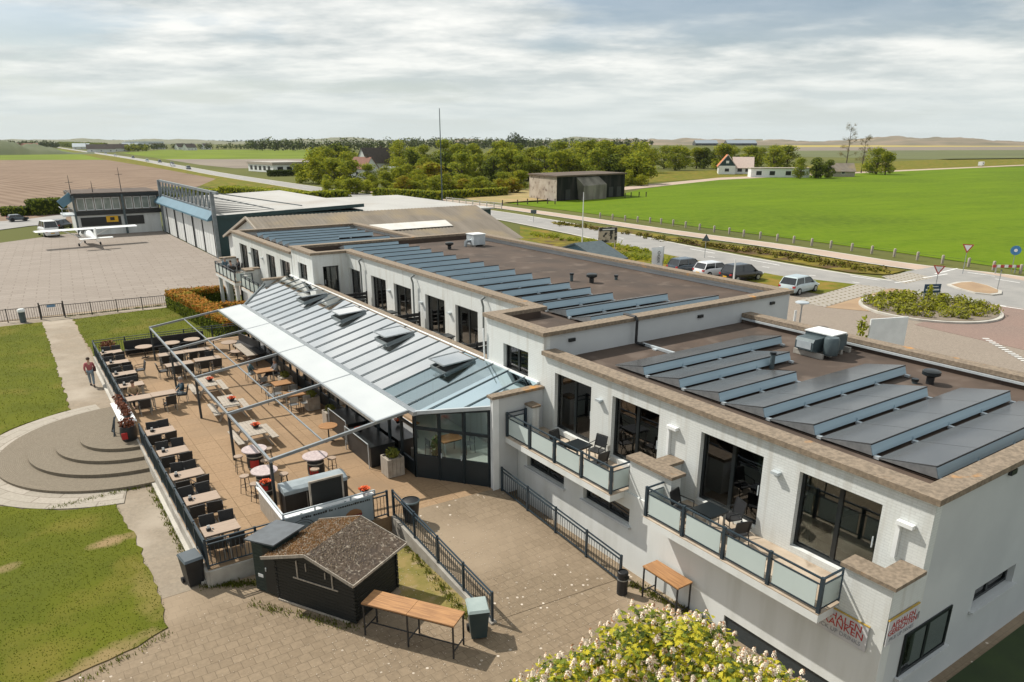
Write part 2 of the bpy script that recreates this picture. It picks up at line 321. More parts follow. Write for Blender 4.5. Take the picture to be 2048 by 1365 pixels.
def worn(m, spots):
    N = m.node_tree.nodes; L = m.node_tree.links; P = N['Principled BSDF']; col = P.inputs['Base Color'].links[0].from_socket; g = N.new('ShaderNodeNewGeometry'); nz = noisef(N, L, g.outputs['Position'], 1.6, .2, .8, 8)
    for (cx0, cy0, rx, ry, rot_, c_, amt) in spots:
        q = N.new('ShaderNodeMapping'); q.vector_type = 'TEXTURE'; q.inputs['Location'].default_value = (cx0, cy0, -.575); q.inputs['Rotation'].default_value = (0, 0, radians(rot_)); q.inputs['Scale'].default_value = (rx, ry, 1); L.new(g.outputs['Position'], q.inputs[0])
        ln = N.new('ShaderNodeVectorMath'); ln.operation = 'LENGTH'; L.new(q.outputs[0], ln.inputs[0]); ad = N.new('ShaderNodeMath'); L.new(ln.outputs['Value'], ad.inputs[0]); L.new(mth2(N, L, nz, .9), ad.inputs[1])
        r = N.new('ShaderNodeMapRange'); L.new(ad.outputs[0], r.inputs[0]); r.inputs[1].default_value = 1.35; r.inputs[2].default_value = .75; r.inputs[3].default_value = 0; r.inputs[4].default_value = amt; col = mixn(N, L, r.outputs[0], col, c_)
    L.new(col, P.inputs['Base Color'])
p1 = G(225, 1082, -.575); p2 = G(215, 1315, -.575); p3 = G(300, 1185, -.575); p4 = G(8, 1138, -.575)
worn(M_grass, [(p1.x, p1.y, 1.1, .5, 5, (.27, .19, .10), .9), (p2.x, p2.y, 2.2, .6, 14, (.24, .175, .085), .9), (p3.x, p3.y, .7, 2.2, 0, (.21, .165, .055), .6), (p4.x, p4.y, .6, .4, 0, (.24, .18, .09), .8), (-4.5, 22, 3.5, 2.2, 20, (.125, .12, .02), .5), (-1.0, 26, 2.2, 1.5, 0, (.075, .09, .012), .6)])
def rows(m):
    N = m.node_tree.nodes; L = m.node_tree.links; P = N['Principled BSDF']; col = P.inputs['Base Color'].links[0].from_socket; g = N.new('ShaderNodeNewGeometry'); q = N.new('ShaderNodeMapping'); q.inputs['Rotation'].default_value = (0, 0, radians(24)); L.new(g.outputs['Position'], q.inputs[0])
    wv = N.new('ShaderNodeTexWave'); wv.bands_direction = 'Y'; wv.inputs['Scale'].default_value = .028; wv.inputs['Distortion'].default_value = .6; wv.inputs['Detail'].default_value = 4; wv.inputs['Detail Scale'].default_value = .4; L.new(q.outputs[0], wv.inputs[0])
    r = N.new('ShaderNodeMapRange'); L.new(wv.outputs['Fac'], r.inputs[0]); r.inputs[1].default_value = .93; r.inputs[2].default_value = 1.0; r.inputs[4].default_value = .45
    col = mixn(N, L, r.outputs[0], col, (.06, .10, .008)); col = mixn(N, L, noisef(N, L, g.outputs['Position'], .9, .3, .8, 10), col, (.125, .185, .010)); L.new(col, P.inputs['Base Color'])
rows(M_field)
def sheet(name, pts, z, m, th=.05):
    o = MB().prism([(p[0], p[1]) for p in pts], z - th, z).build(name, m); return struct(o)
def gp(pts, z=GZ): return [G(x, y, z) for x, y in pts]
# base sheet to the horizon
b = MB(); R0 = 9000
b.add([(-R0, -2000, -.70), (R0, -2000, -.70), (R0, R0, -.70), (-R0, R0, -.70)], [(0, 1, 2, 3)]); struct(b.build('ground', M_base))
sheet('plowed_field', gp([(-500, 322), (213, 320), (330, 339), (432, 358), (400, 372), (318, 400), (200, 446), (-500, 470)]), -.63, M_plow)
sheet('far_meadow', gp([(-500, 299.5), (118, 298.5), (213, 320), (-500, 322)]), -.63, M_field2)
sheet('road_verge', gp([(122, 297), (300, 321), (430, 345), (560, 368), (690, 392), (700, 420), (400, 372), (432, 358), (330, 339), (213, 320), (118, 298)]), -.61, M_verge)
sheet('meadow_strip', gp([(240, 306), (330, 300), (640, 300), (660, 318), (330, 319)]), -.63, M_field2)
sheet('brown_field_strip', gp([(330, 319), (660, 318), (620, 336), (470, 337), (400, 330)]), -.63, M_soil2)
sheet('green_field', gp([(1005, 405), (1060, 412), (1348, 448), (1560, 474), (1800, 505), (2048, 541), (2600, 640), (3200, 330), (2400, 318), (2048, 332.5), (1650, 348), (1440, 358.5), (1285, 378), (1230, 392)]), -.62, M_field)
sheet('garden_meadow', gp([(1285, 345), (1400, 342), (1900, 318), (3000, 308), (2400, 318), (2048, 331), (1650, 346), (1440, 356), (1290, 366)]), -.63, M_verge)
sheet('farm_lane', gp([(1215, 384), (1440, 360), (1650, 350), (2048, 331.5), (2400, 318), (2400, 317), (2048, 329.8), (1650, 347), (1440, 355.5), (1270, 372), (1215, 378)]), -.61, M_cycle)
sheet('olive_field', gp([(1560, 302), (3000, 297), (3000, 307), (1900, 320), (1600, 314)]), -.63, M_olive)
sheet('brown_far_field', gp([(1560, 294.5), (3000, 291.5), (3000, 297), (1560, 302)]), -.63, M_soil2)
sheet('flower_field', gp([(1560, 290.8), (3000, 288.5), (3000, 291.5), (1560, 294.5)]), -.63, M_yel)
sheet('far_green_field', gp([(1500, 287.5), (3000, 286), (3000, 288.5), (1500, 290.8)]), -.63, M_field)
sheet('yellow_yard', gp([(900, 390), (1062, 378), (1120, 402), (1005, 407), (960, 404)]), -.62, mat('dry_yard_grass', (.34, .24, .10), (.22, .19, .06), rough=.95, scale=.2, world=True))
# road, cycle path
def ribbon(name, pts, wd, z, m, th=.05):
    P = [Vector((p[0], p[1])) for p in pts]; Lf = []; Rt = []
    for i, p in enumerate(P):
        d = (P[min(i + 1, len(P) - 1)] - P[max(i - 1, 0)]).normalized(); n = Vector((-d.y, d.x)) * wd / 2
        Lf.append(p + n); Rt.append(p - n)
    mb = MB()
    for i in range(len(P) - 1):
        q = [Lf[i], Rt[i], Rt[i + 1], Lf[i + 1]]
        mb.add([(a.x, a.y, z) for a in q], [(0, 1, 2, 3)])
    return struct(mb.build(name, m, fix=False))
def dense(pts, k=6):
    out = []
    for i in range(len(pts) - 1):
        p0 = pts[max(i - 1, 0)]; p1 = pts[i]; p2 = pts[i + 1]; p3 = pts[min(i + 2, len(pts) - 1)]
        for j in range(k):
            t = j / k; out.append(tuple(.5 * ((2 * p1[a]) + (-p0[a] + p2[a]) * t + (2 * p0[a] - 5 * p1[a] + 4 * p2[a] - p3[a]) * t * t + (-p0[a] + 3 * p1[a] - 3 * p2[a] + p3[a]) * t ** 3) for a in (0, 1)))
    out.append(tuple(pts[-1][:2])); return out
ROAD = dense([tuple(p[:2]) for p in gp([(105, 293.5), (130, 297.6), (250, 315), (345, 331.5), (440, 349), (560, 367.5), (700, 389), (860, 411), (1000, 431), (1180, 464), (1348, 499.5), (1560, 540), (1740, 570), (2048, 619), (2500, 700)])])
ribbon('road', ROAD, 7.6, -.60, M_asph)
ribbon('road_edge_line', ROAD, 8.6, -.604, M_kerb)
CYC = dense([tuple(p[:2]) for p in gp([(700, 379), (820, 393), (950, 408), (1100, 428), (1348, 464.5), (1560, 493), (1800, 530), (2048, 560), (2500, 640)])])
ribbon('cycle_path', CYC, 3.4, -.602, M_cycle)
ribbon('cycle_path_kerb', CYC, 4.2, -.606, M_kerb)
sheet('dry_verge', gp([(1100, 444), (1250, 458), (1348, 474), (1560, 502), (1740, 529), (1812, 541), (1775, 550), (1700, 545), (1560, 521), (1400, 492), (1250, 466), (1110, 449)]), -.585, M_dry)
sheet('grass_verge', gp([(1040, 452), (1200, 481), (1348, 512.5), (1560, 552), (1712, 569), (1640, 589), (1500, 563), (1380, 538), (1240, 524), (1100, 500), (1040, 480)]), -.59, M_verge)
sheet('yellow_lawn', gp([(1055, 478), (1110, 474), (1240, 500), (1240, 515), (1120, 500)]), -.585, M_dry)
sheet('car_park', [(30, -20), (62, -20), (78, 20), (78, 36), (66.5, 41.5), (62.5, 62), (58, 95), (31, 95)], -.615, P_drive)
sheet('light_paving', gp([(1588, 603), (1715, 569), (1780, 577), (1650, 614)]), -.595, P_light)
sheet('light_paving_island', gp([(1763, 553), (1820, 545), (1868, 556), (1810, 568)]), -.590, P_light)
sheet('road_junction', gp([(1770, 556), (1815, 543), (1872, 533), (1960, 545), (2048, 562), (2300, 600), (2300, 660), (2048, 606), (1900, 588), (1800, 568)]), -.597, M_asph)
sheet('tan_paving', gp([(1650, 615), (1782, 577), (1830, 582), (1760, 625)]), -.594, P_tan)
sheet('red_paving', gp([(1830, 650), (1960, 605), (2200, 640), (2300, 780), (2048, 700)]), -.593, P_red)
isl = MB(); cI = G(1955, 579, -.6)
pts = [tuple(p[:2]) for p in gp([(1893, 571), (1915, 566), (1940, 565), (1975, 573), (2003, 584), (2003, 590), (1985, 592), (1950, 588), (1915, 579)])]
struct(isl.prism(pts, -.65, -.48).build('traffic_island_kerb', M_kerb))
struct(MB().prism([(cI.x + (x - cI.x) * .9, cI.y + (y - cI.y) * .84) for x, y in pts], -.6, -.46).build('traffic_island', P_tan))
# road markings
mk = MB()
def dash(a, b_, wd=.15, z=-.584):
    a = Vector(a[:2]); b_ = Vector(b_[:2]); d = (b_ - a).normalized(); nn = Vector((-d.y, d.x)) * wd / 2
    mk.add([(*(a + nn), z), (*(a - nn), z), (*(b_ - nn), z), (*(b_ + nn), z)], [(0, 1, 2, 3)])
for a, b_ in [((1868, 590), (1905, 596)), ((1930, 600), (1975, 607)), ((2000, 612), (2048, 619)), ((1870, 548), (1915, 537)), ((1990, 528 + 30), (2040, 566)), ((1935, 545), (1990, 553)),
              ((1775, 600), (1812, 590)), ((1790, 566), (1830, 560)), ((1846, 556), (1895, 548)), ((1700, 552), (1760, 561)), ((1500, 520), (1560, 531)), ((1380, 498), (1430, 507))]:
    dash(G(*a, -.58), G(*b_, -.58), .22)
for k in range(24):
    i = 8 + k * 3
    if i + 1 < len(ROAD): dash(ROAD[i], [(ROAD[i][j] * .6 + ROAD[i + 1][j] * .4) for j in (0, 1)], .16, -.59)
for k in range(14):
    t = k / 13; a = G(1965 + 83 * t, 677 + 48 * t, -.58); dash(a, (a.x + .35, a.y - .3), .2)
struct(mk.build('road_marking', M_mark, fix=False))
# near surfaces
sheet('apron', [(-90, 70.2), (21.2, 70.2), (21.2, 131), (9, 134), (-6, 122), (-90, 116)], -.60, P_apron)
sheet('side_track', gp([(-300, 470), (60, 438), (135, 428), (128, 447), (60, 452), (-300, 500)]), -.59, M_asph)
sheet('pavement', [(-40, -10), (30, -10), (30, 24), (16, 24), (10.5, 75), (-40, 75)], -.61, P_beige)
sheet('garden_path', [(1.37, 40), (3.45, 40), (3.42, 69.5), (-40, 69.8), (-40, 68.0), (1.0, 67.85)], -.602, P_path)
sheet('garden_path_near', [(-.6, 33), (3.44, 33), (3.44, 22.4), (2.0, 22.4), (1.75, 26), (1.55, 31)], -.603, P_path)
sheet('gravel_strip', [(3.42, 69.5), (10.6, 69.5), (10.6, 68.1), (3.42, 67.6)], -.601, P_path)
def wob(pts, step=.35, amp=.10):
    out = []; n = len(pts)
    for i in range(n):
        a = Vector(pts[i]); b_ = Vector(pts[(i + 1) % n]); k = max(1, int((b_ - a).length / step)); nn = Vector((-(b_ - a).y, (b_ - a).x)).normalized()
        if (b_ - a).length > 40: k = 1
        for j in range(k): p = a + (b_ - a) * j / k + nn * random.uniform(-amp, amp); out.append((p.x, p.y))
    return out
CC = (3.45, 36.9)
arc = lambda r, a0, a1, n: [(CC[0] + r * cos(radians(a0 + (a1 - a0) * i / n)), CC[1] + r * sin(radians(a0 + (a1 - a0) * i / n))) for i in range(n + 1)]
LAWN1 = [(1.37, 67.7), (-40, 68), (-40, 36.9)] + [(-7, 36.9)] + arc(7.0, 168, 108, 14)
LAWN2 = [(3.45, 67.4), (10.75, 68.0), (11.2, 60.5), (12, 52.3), (3.6, 52.3)]
LAWN3 = [(1.25, 30.6), (1.75, 30.4), (1.95, 26), (2.05, 22.5), (1.9, 20.7), (1.0, 20.3), (-1.2, 19.9), (-3, 19.0), (-14, 17), (-40, 15), (-40, 33)] + arc(6.95, 205, 248, 10)
for nm, lw in (('lawn_far_left', LAWN1), ('lawn_behind_terrace', LAWN2), ('lawn_near_left', LAWN3)):
    sheet(nm, wob(lw), -.575, M_grass)
M_dirt = mat('bare_earth', (.24, .18, .06), (.15, .135, .025), rough=.95, scale=2.5, c=(.27, .205, .11), cs=2, clo=.55, chi=.65, world=True, detail=8)
def blob(name, px, z, m, amp=.05): return sheet(name, wob([tuple(p[:2]) for p in gp(px, z)], .12, amp), z, m)
blob('bare_earth_by_hut', [(800, 1080), (830, 1085), (960, 1215), (935, 1230), (800, 1190), (790, 1130)], -.604, M_dirt, .06)
# ring of flags and the round steps
def ringsheet(name, r0, r1, a0, a1, z0, z1, m, n=48):
    pts = arc(r1, a0, a1, n) + (arc(r0, a1, a0, n) if r0 > 0 else [CC])
    return struct(MB().prism(pts, z0, z1).build(name, m))
P_flag = brickmat('pale_flags', (.37, .33, .28), (.28, .25, .205), (.17, .14, .11), 1.1, .5, .02, ns=.5, a2=(.33, .30, .25))
P_step = brickmat('circular_brick_paving', (.205, .172, .128), (.18, .152, .112), (.13, .105, .075), .2, .07, .008, ns=.6, a2=(.175, .148, .11), bump=.15)
M_riser = mat('step_riser', (.20, .175, .13), (.12, .105, .08), rough=.9, scale=2, world=True)
def polar(m):
    N = m.node_tree.nodes; L = m.node_tree.links
    mpn = [n for n in N if n.type == 'MAPPING'][0]; g = N.new('ShaderNodeNewGeometry'); sb = N.new('ShaderNodeVectorMath'); sb.operation = 'SUBTRACT'; L.new(g.outputs['Position'], sb.inputs[0]); sb.inputs[1].default_value = (CC[0], CC[1], 0)
    s = N.new('ShaderNodeSeparateXYZ'); L.new(sb.outputs[0], s.inputs[0]); at = N.new('ShaderNodeMath'); at.operation = 'ARCTAN2'; L.new(s.outputs[1], at.inputs[0]); L.new(s.outputs[0], at.inputs[1])
    ln = N.new('ShaderNodeVectorMath'); ln.operation = 'LENGTH'; L.new(sb.outputs[0], ln.inputs[0]); cb = N.new('ShaderNodeCombineXYZ'); ml = mth2(N, L, at.outputs[0], 4.0)
    L.new(ml, cb.inputs[0]); L.new(ln.outputs[1], cb.inputs[1]); L.new(cb.outputs[0], mpn.inputs[0])
polar(P_step); polar(P_flag)
ringsheet('flagstone_ring', 5.5, 6.9, 98, 258, -.65, -.565, P_flag)
for i, (r, z) in enumerate([(5.6, -.46), (4.35, -.32), (3.25, -.18), (2.25, -.04)]):
    ringsheet('round_step', 0, r, 90, 270, -.62, z, P_step)
# terrace
tr = MB(); tr.prism([(3.45, 22.25), (9.95, 22.25), (14.3, 22.0), (14.3, 22.6), (16.4, 22.6), (16.4, 52.2), (3.45, 52.2)], -.7, 0.0); struct(tr.build('terrace_floor', P_terr))
struct(MB().box(3.36, 3.45, 22.2, 52.2, -.62, -.03).box(3.45, 6.4, 22.16, 22.25, -.62, -.03).build('terrace_retaining_wall', M_conc))
struct(MB().box(3.22, 3.36, 22.5, 31.6, -.65, -.50).box(3.22, 3.36, 42.6, 52, -.65, -.50).build('path_kerb', M_kerb))
rp = MB(); rp.add([(10.0, 22.25, 0), (14.35, 22.0, 0), (14.6, 15.2, -.598), (10.0, 15.6, -.598), (10.0, 22.25, -.75), (14.35, 22.0, -.75), (14.6, 15.2, -.75), (10.0, 15.6, -.75)],
       [(0, 1, 2, 3), (0, 3, 7, 4), (1, 5, 6, 2), (0, 4, 5, 1), (3, 2, 6, 7), (4, 7, 6, 5)]); struct(rp.build('ramp', P_beige))
rk = MB(); rk.add([(9.8, 22.2, .03), (10.0, 22.2, .03), (10.0, 15.5, -.56), (9.8, 15.5, -.56), (9.8, 22.2, -.7), (10, 22.2, -.7), (10, 15.5, -.7), (9.8, 15.5, -.7)],
       [(0, 1, 2, 3), (0, 3, 7, 4), (1, 5, 6, 2), (0, 4, 5, 1), (3, 2, 6, 7), (4, 7, 6, 5)]); struct(rk.build('ramp_kerb', M_conc))
# petals and weeds along the paving
lit = MB()
for i in range(2600):
    x = random.gauss(9.5, 3.2); y = random.gauss(17, 3.4)
    if not (-2 < x < 14.2 and 9 < y < 24): continue
    z = -.60 if x < 9.8 or y < 15.4 else -.598 + (y - 15.4) / 6.7 * .6
    if y > 22.2 and x > 3.4: z = 0
    s = random.uniform(.009, .024); a = random.uniform(0, pi)
    lit.add([(x + cos(a) * s, y + sin(a) * s, z + .012), (x - sin(a) * s * .6, y + cos(a) * s * .6, z + .02), (x - cos(a) * s, y - sin(a) * s, z + .012), (x + sin(a) * s * .6, y - cos(a) * s * .6, z + .008)], [(0, 1, 2, 3)])
o = lit.build('fallen_petals', mat('pale_petals', (.62, .55, .46), (.5, .42, .34), rough=.9), fix=False); tag(o, 'pale blossom petals scattered over the near paving', 'petals'); o['kind'] = 'stuff'
# grass blades on the lawns and tufts at their edges
def inside(p, poly):
    c = False; j = len(poly) - 1
    for i in range(len(poly)):
        if (poly[i][1] > p[1]) != (poly[j][1] > p[1]) and p[0] < (poly[j][0] - poly[i][0]) * (p[1] - poly[i][1]) / (poly[j][1] - poly[i][1]) + poly[i][0]: c = not c
        j = i
    return c
gb = MB()
def blade(x, y, z, h):
    a = random.uniform(0, 2 * pi); wd = random.uniform(.012, .025); lx, ly = random.uniform(-.5, .5) * h, random.uniform(-.5, .5) * h
    gb.add([(x - cos(a) * wd, y - sin(a) * wd, z), (x + cos(a) * wd, y + sin(a) * wd, z), (x + lx, y + ly, z + h)], [(0, 1, 2)], random.choice((0, 0, 0, 0, 1, 0, 2)))
cnt = 0
while cnt < 20000:
    x = random.uniform(-9, 2.2); y = random.uniform(15, 33)
    if inside((x, y), LAWN3): blade(x, y, -.575, random.uniform(.012, .04)); cnt += 1
for lw, n, bx in ((LAWN1, 16000, (-12, 1.4, 40, 67.6)), (LAWN2, 6000, (3.5, 11, 52.4, 67.8))):
    for i in range(n):
        x = random.uniform(bx[0], bx[1]); y = random.uniform(bx[2], bx[3])
        if inside((x, y), lw): blade(x, y, -.575, random.uniform(.03, .08))
for (x0, y0, x1, y1, n) in ((3.2, 24, 3.2, 31, 300), (-3, 18.6, 2, 20.5, 90), (3.3, 22.4, 5, 21.4, 250), (9.4, 16, 9.75, 21, 200), (14.7, 14.8, 15.2, 11.5, 300), (4.2, 20.6, 6.4, 17.6, 120), (-.5, 31.2, 3.3, 31.4, 160), (10.4, 69.2, 3, 68.9, 300)):
    for i in range(n):
        t = random.random() ; t = (int(t * 9) + random.gauss(.5, .22)) / 9; z = -.6
        for k in range(3): blade(x0 + (x1 - x0) * t + random.gauss(0, .10), y0 + (y1 - y0) * t + random.gauss(0, .10), z, random.uniform(.05, .14))
M_gb = [mat('grass_blade', (.12, .14, .012), (.09, .11, .010), rough=.8, scale=1, world=True), mat('grass_blade_dark', (.09, .11, .010), rough=.8), mat('grass_blade_dry', (.16, .145, .03), rough=.8)]
[leafy(q_, .55) for q_ in M_gb]; o = gb.build('grass', M_gb, fix=False); tag(o, 'short grass growing on the lawns and along paving edges', 'grass'); o['kind'] = 'stuff'
sheet('shaded_lawn', [(14.8, -10), (60, -10), (60, 6.5), (15.4, 6.7)], -.58, mat('shadow_toned_lawn', (.03, .05, .012), (.02, .035, .01), rough=.95, scale=.8, world=True))  # grass beside the end wall, the building's shadow put into its dark colour
# ---------------------------------------------------------------- hills on the horizon
def hills(name, m, az0, az1, dist, hfun, depth=900, seed=1):
    rnd = random.Random(seed); ph = [rnd.uniform(0, 6.3) for _ in range(12)]; n = 260; rows = 9; vs = []
    for i in range(n + 1):
        az = radians(az0 + (az1 - az0) * i / n)
        for k in range(rows):
            t = k / (rows - 1); d = dist + depth * t
            s = sum(sin(az * (22 * 1.7 ** j) + ph[j] + t * (2.1 + j)) / (1.45 ** j) for j in range(8)) * .22 + .62
            prof = sin(pi * min(1, t * 1.15) * .5) if k else 0
            h = hfun(math.degrees(az)) * max(.25, s) * (prof if t < .75 else prof * (1.9 - 1.2 * t))
            vs.append((sin(az) * d, cos(az) * d, -.8 + (h if k else -4)))
    fs = [(i * rows + k, (i + 1) * rows + k, (i + 1) * rows + k + 1, i * rows + k + 1) for i in range(n) for k in range(rows - 1)]
    mb = MB(); mb.add(vs, fs, 0, True); return struct(mb.build(name, m))
# azimuth measured from +Y towards +X; the picture spans about -1 to 69 degrees
hills('dunes', M_sand, 30, 95, 2300, lambda a: 27 if a > 44 else 20, seed=3)
hills('scrub_dunes', M_dunegreen, -25, 52, 3000, lambda a: 26 if a > 18 else 24, seed=5)
hills('wooded_rise', mat('wooded_hill', (.05, .07, .02), (.075, .09, .03), rough=.95, scale=.03, world=True, detail=8), -5, 6, 900, lambda a: 21 * max(0, 1 - ((a - 1.6) / 3.2) ** 2) + 2, depth=120, seed=8)
# ---------------------------------------------------------------- hotel
HB = thing('hotel_building', 'long white two-storey flat-roofed hotel with brown stone copings beside the glass-roofed terrace', 'building', (0, 0, 0))
def wallx(mb, x, t, y0, y1, z0, z1, ops=(), mi=0):   # outer face at x, thickness t towards +x
    ops = sorted(ops); y = y0
    for (a, b_, c, d) in ops:
        if a > y: mb.box(x, x + t, y, a, z0, z1, mi)
        if c > z0: mb.box(x, x + t, a, b_, z0, c, mi)
        if d < z1: mb.box(x, x + t, a, b_, d, z1, mi)
        y = b_
    if y < y1: mb.box(x, x + t, y, y1, z0, z1, mi)
def wally(mb, y, t, x0, x1, z0, z1, ops=(), mi=0):
    ops = sorted(ops); x = x0
    for (a, b_, c, d) in ops:
        if a > x: mb.box(x, a, y, y + t, z0, z1, mi)
        if c > z0: mb.box(a, b_, y, y + t, z0, c, mi)
        if d < z1: mb.box(a, b_, y, y + t, d, z1, mi)
        x = b_
    if x < x1: mb.box(x, x1, y, y + t, z0, z1, mi)
def frame(name, root, x, y0, y1, z0, z1, kind='door', axis='x', n=2, inset=.16, m=None, dark=True):
    """window or sliding door set into an opening; plane at x (axis x) or y (axis y)"""
    m = m or M_dark
    T = Matrix.Identity(4) if axis == 'x' else Matrix(((0, 1, 0, 0), (1, 0, 0, 0), (0, 0, 1, 0), (0, 0, 0, 1)))
    mb = MB(T); p = x + inset; fw = .09
    mb.box(p, p + .1, y0, y1, z1 - fw, z1).box(p, p + .1, y0, y1, z0, z0 + fw)
    mb.box(p, p + .1, y0, y0 + fw, z0 + fw, z1 - fw).box(p, p + .1, y1 - fw, y1, z0 + fw, z1 - fw)
    for k in range(1, n):
        yy = y0 + (y1 - y0) * k / n; mb.box(p + .01, p + .09, yy - .06, yy + .06, z0 + fw, z1 - fw)
    f = mb.build(name, m, root)
    g = MB(T); g.box(p + .04, p + .055, y0 + fw, y1 - fw, z0 + fw, z1 - fw); g.build('pane', M_glass, f)
    if kind == 'door':
        h = MB(T); h.bar((p - .02, y0 + .16, z0 + .95), (p - .02, y0 + .16, z0 + 1.25), .03); h.build('handle', M_lmetal, f)
    return f
DA = [(19.08, 21.22), (15.69, 17.95), (11.64, 13.92), (8.17, 10.48)]
DW = [(30.75, 32.97), (34.12, 36.3), (38.05, 40.31), (41.43, 43.6), (45.35, 47.1)]
DC = [(52.0, 54.2), (55.4, 57.46), (59.5, 61.66), (62.7, 64.9)]
# ---- near block
mb = MB()
wallx(mb, 16.41, .3, 6.97, 21.95, 2.15, 5.13, [(a, b_, 2.34, 4.58) for a, b_ in DA])
MB().box(28.1, 28.4, 7.27, 21.95, -.6, 5.13).build('back_wall', M_plain, HB)
q_ = MB(); q_.box(15.2, 15.6, 6.97, 8.17, 2.15, 3.34).box(15.6, 16.41, 6.97, 7.4, 2.15, 3.34); q_.build('corner_pier', M_white, HB)
q_ = MB(); q_.box(15.25, 15.65, 13.9, 15.7, 2.15, 3.34).box(15.65, 16.41, 14.6, 15.0, 2.15, 3.34); q_.build('balcony_pier', M_white, HB)
MB().box(15.55, 15.85, 21.45, 21.93, 2.15, 3.25).build('balcony_pier', M_white, HB)
mb.build('upper_wall', M_white, HB)
mb = MB(); wallx(mb, 15.2, .35, 6.97, 22.0, -.75, 1.93, [(19.0, 21.3, .98, 1.6), (15.55, 17.9, 1.0, 1.6), (7.5, 11.45, -.7, -.02)])
mb.box(15.2, 16.41, 6.97, 22.0, 1.93, 2.15)
mb.build('lower_wall', M_plain, HB)
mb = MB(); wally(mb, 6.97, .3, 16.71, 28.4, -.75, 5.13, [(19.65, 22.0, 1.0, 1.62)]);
mb2 = MB(); mb.build('end_wall', M_whiteshade, HB)
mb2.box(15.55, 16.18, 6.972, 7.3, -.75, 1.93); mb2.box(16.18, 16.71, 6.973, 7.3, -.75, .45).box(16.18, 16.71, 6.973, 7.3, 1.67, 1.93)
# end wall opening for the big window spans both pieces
HBw = mb2.build('end_wall_corner', M_whiteshade, HB)
for o in [c for c in C.objects if c.name == 'end_wall']:
    pass
frame('window', HB, 6.97, 19.65, 22.0, 1.0, 1.62, 'w', 'y')
frame('window', HB, 15.2, 19.0, 21.3, .98, 1.6, 'w'); frame('window', HB, 15.2, 15.55, 17.9, 1.0, 1.6, 'w')
frame('window', HB, 6.90, 16.18, 18.4, .45, 1.67, 'w', 'y', inset=.03)
MB().box(15.26, 15.4, 7.5, 11.45, -.7, -.02).build('louvre_panel', mat('louvre_dark', (.02, .03, .035), (.035, .045, .05), rough=.5, scale=9, stretch=(1, 1, 6)), HB)
for s_ in ((19.55, 22.1, 6.86, 6.968, .92, .995), (16.1, 18.5, 6.84, 6.968, .36, .447), (15.1, 15.197, 18.9, 21.4, .9, .975), (15.1, 15.197, 15.45, 18.0, .92, .995)): MB().box(*s_).build('window_sill', M_whiteshade, HB)
for a, b_ in DA: frame('balcony_door', HB, 16.41, a, b_, 2.34, 4.58)
mb = MB(); mb.box(16.71, 28.1, 7.27, 21.95, 4.6, 4.85); mb.build('roof', M_roof, HB)
def coping(mb, x0, x1, y0, y1, z, th=.16): mb.box(x0, x1, y0, y1, z - th, z)
mb = MB()
coping(mb, 16.28, 16.95, 6.85, 21.93, 5.29); coping(mb, 16.95, 28.5, 6.85, 7.45, 5.288); coping(mb, 27.9, 28.5, 7.45, 21.93, 5.29)
coping(mb, 15.1, 15.7, 6.87, 8.25, 3.42, .1); coping(mb, 15.7, 16.40, 6.87, 7.5, 3.418, .1)
coping(mb, 15.15, 15.75, 13.8, 15.8, 3.42, .1); coping(mb, 15.75, 16.40, 14.5, 15.1, 3.418, .1); coping(mb, 15.5, 15.9, 21.4, 21.93, 3.33, .08)
mb.build('coping', M_cop, HB)
up = MB(); up.box(16.90, 16.95, 7.45, 21.9, 4.85, 5.13).box(27.9, 28.1, 7.45, 21.9, 4.85, 5.13).box(16.95, 27.9, 7.27, 7.45, 4.851, 5.127)
up.build('parapet_upstand', M_roof, HB)
fl = MB(); fl.box(27.82, 27.9, 7.5, 21.9, 5.02, 5.10).box(31.0, 31.08, 22.3, 51.0, 5.74, 5.82); fl.build('flashing', M_lmetal, HB)
# ---- middle block
mb = MB()
wallx(mb, 16.41, .3, 21.95, 26.05, -.6, 5.84, [(22.98, 24.76, 3.86, 4.96)])
mb.box(16.71, 18.85, 25.75, 26.05, 2.6, 5.84)
wallx(mb, 18.85, .3, 26.05, 47.3, 2.6, 5.84, [(a, b_, 2.78, 4.85) for a, b_ in DW])
wally(mb, 47.3, .3, 16.41, 18.85, 2.6, 5.84, [(17.1, 18.2, 2.9, 5.05)])
wallx(mb, 16.41, .3, 47.6, 51.4, 2.6, 5.84, [(48.45, 50.2, 3.93, 5.06)])
mb.box(16.41, 16.71, 26.05, 47.3, -.0, 3.80).box(16.41, 16.71, 47.3, 52.3, -.0, 2.59)
mb.build('wing_wall', M_white, HB)
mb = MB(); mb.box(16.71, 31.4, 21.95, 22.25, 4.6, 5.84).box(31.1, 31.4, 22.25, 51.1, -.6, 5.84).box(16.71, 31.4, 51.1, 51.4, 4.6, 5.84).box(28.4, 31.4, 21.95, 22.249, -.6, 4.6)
mb.build('step_wall', M_whiteshade, HB)
mb = MB(); mb.box(16.71, 18.95, 22.25, 25.75, 5.3, 5.549).box(19.15, 31.1, 22.25, 51.1, 5.3, 5.55).box(18.95, 19.15, 22.25, 26.0, 5.3, 5.551).box(16.71, 19.15, 47.6, 51.1, 5.3, 5.549); mb.build('roof', M_roof, HB)
mb = MB(); z = 6.0
coping(mb, 16.28, 16.9, 21.83, 26.17, z); coping(mb, 16.9, 31.52, 21.83, 22.43, z - .002); coping(mb, 16.9, 19.3, 25.6, 26.17, z - .003)
coping(mb, 18.72, 19.3, 26.17, 47.18, z); coping(mb, 16.9, 19.3, 47.18, 47.75, z - .002); coping(mb, 16.28, 16.9, 47.18, 51.52, z); coping(mb, 16.9, 31.52, 50.95, 51.52, z - .002); coping(mb, 30.9, 31.52, 22.43, 50.95, z)
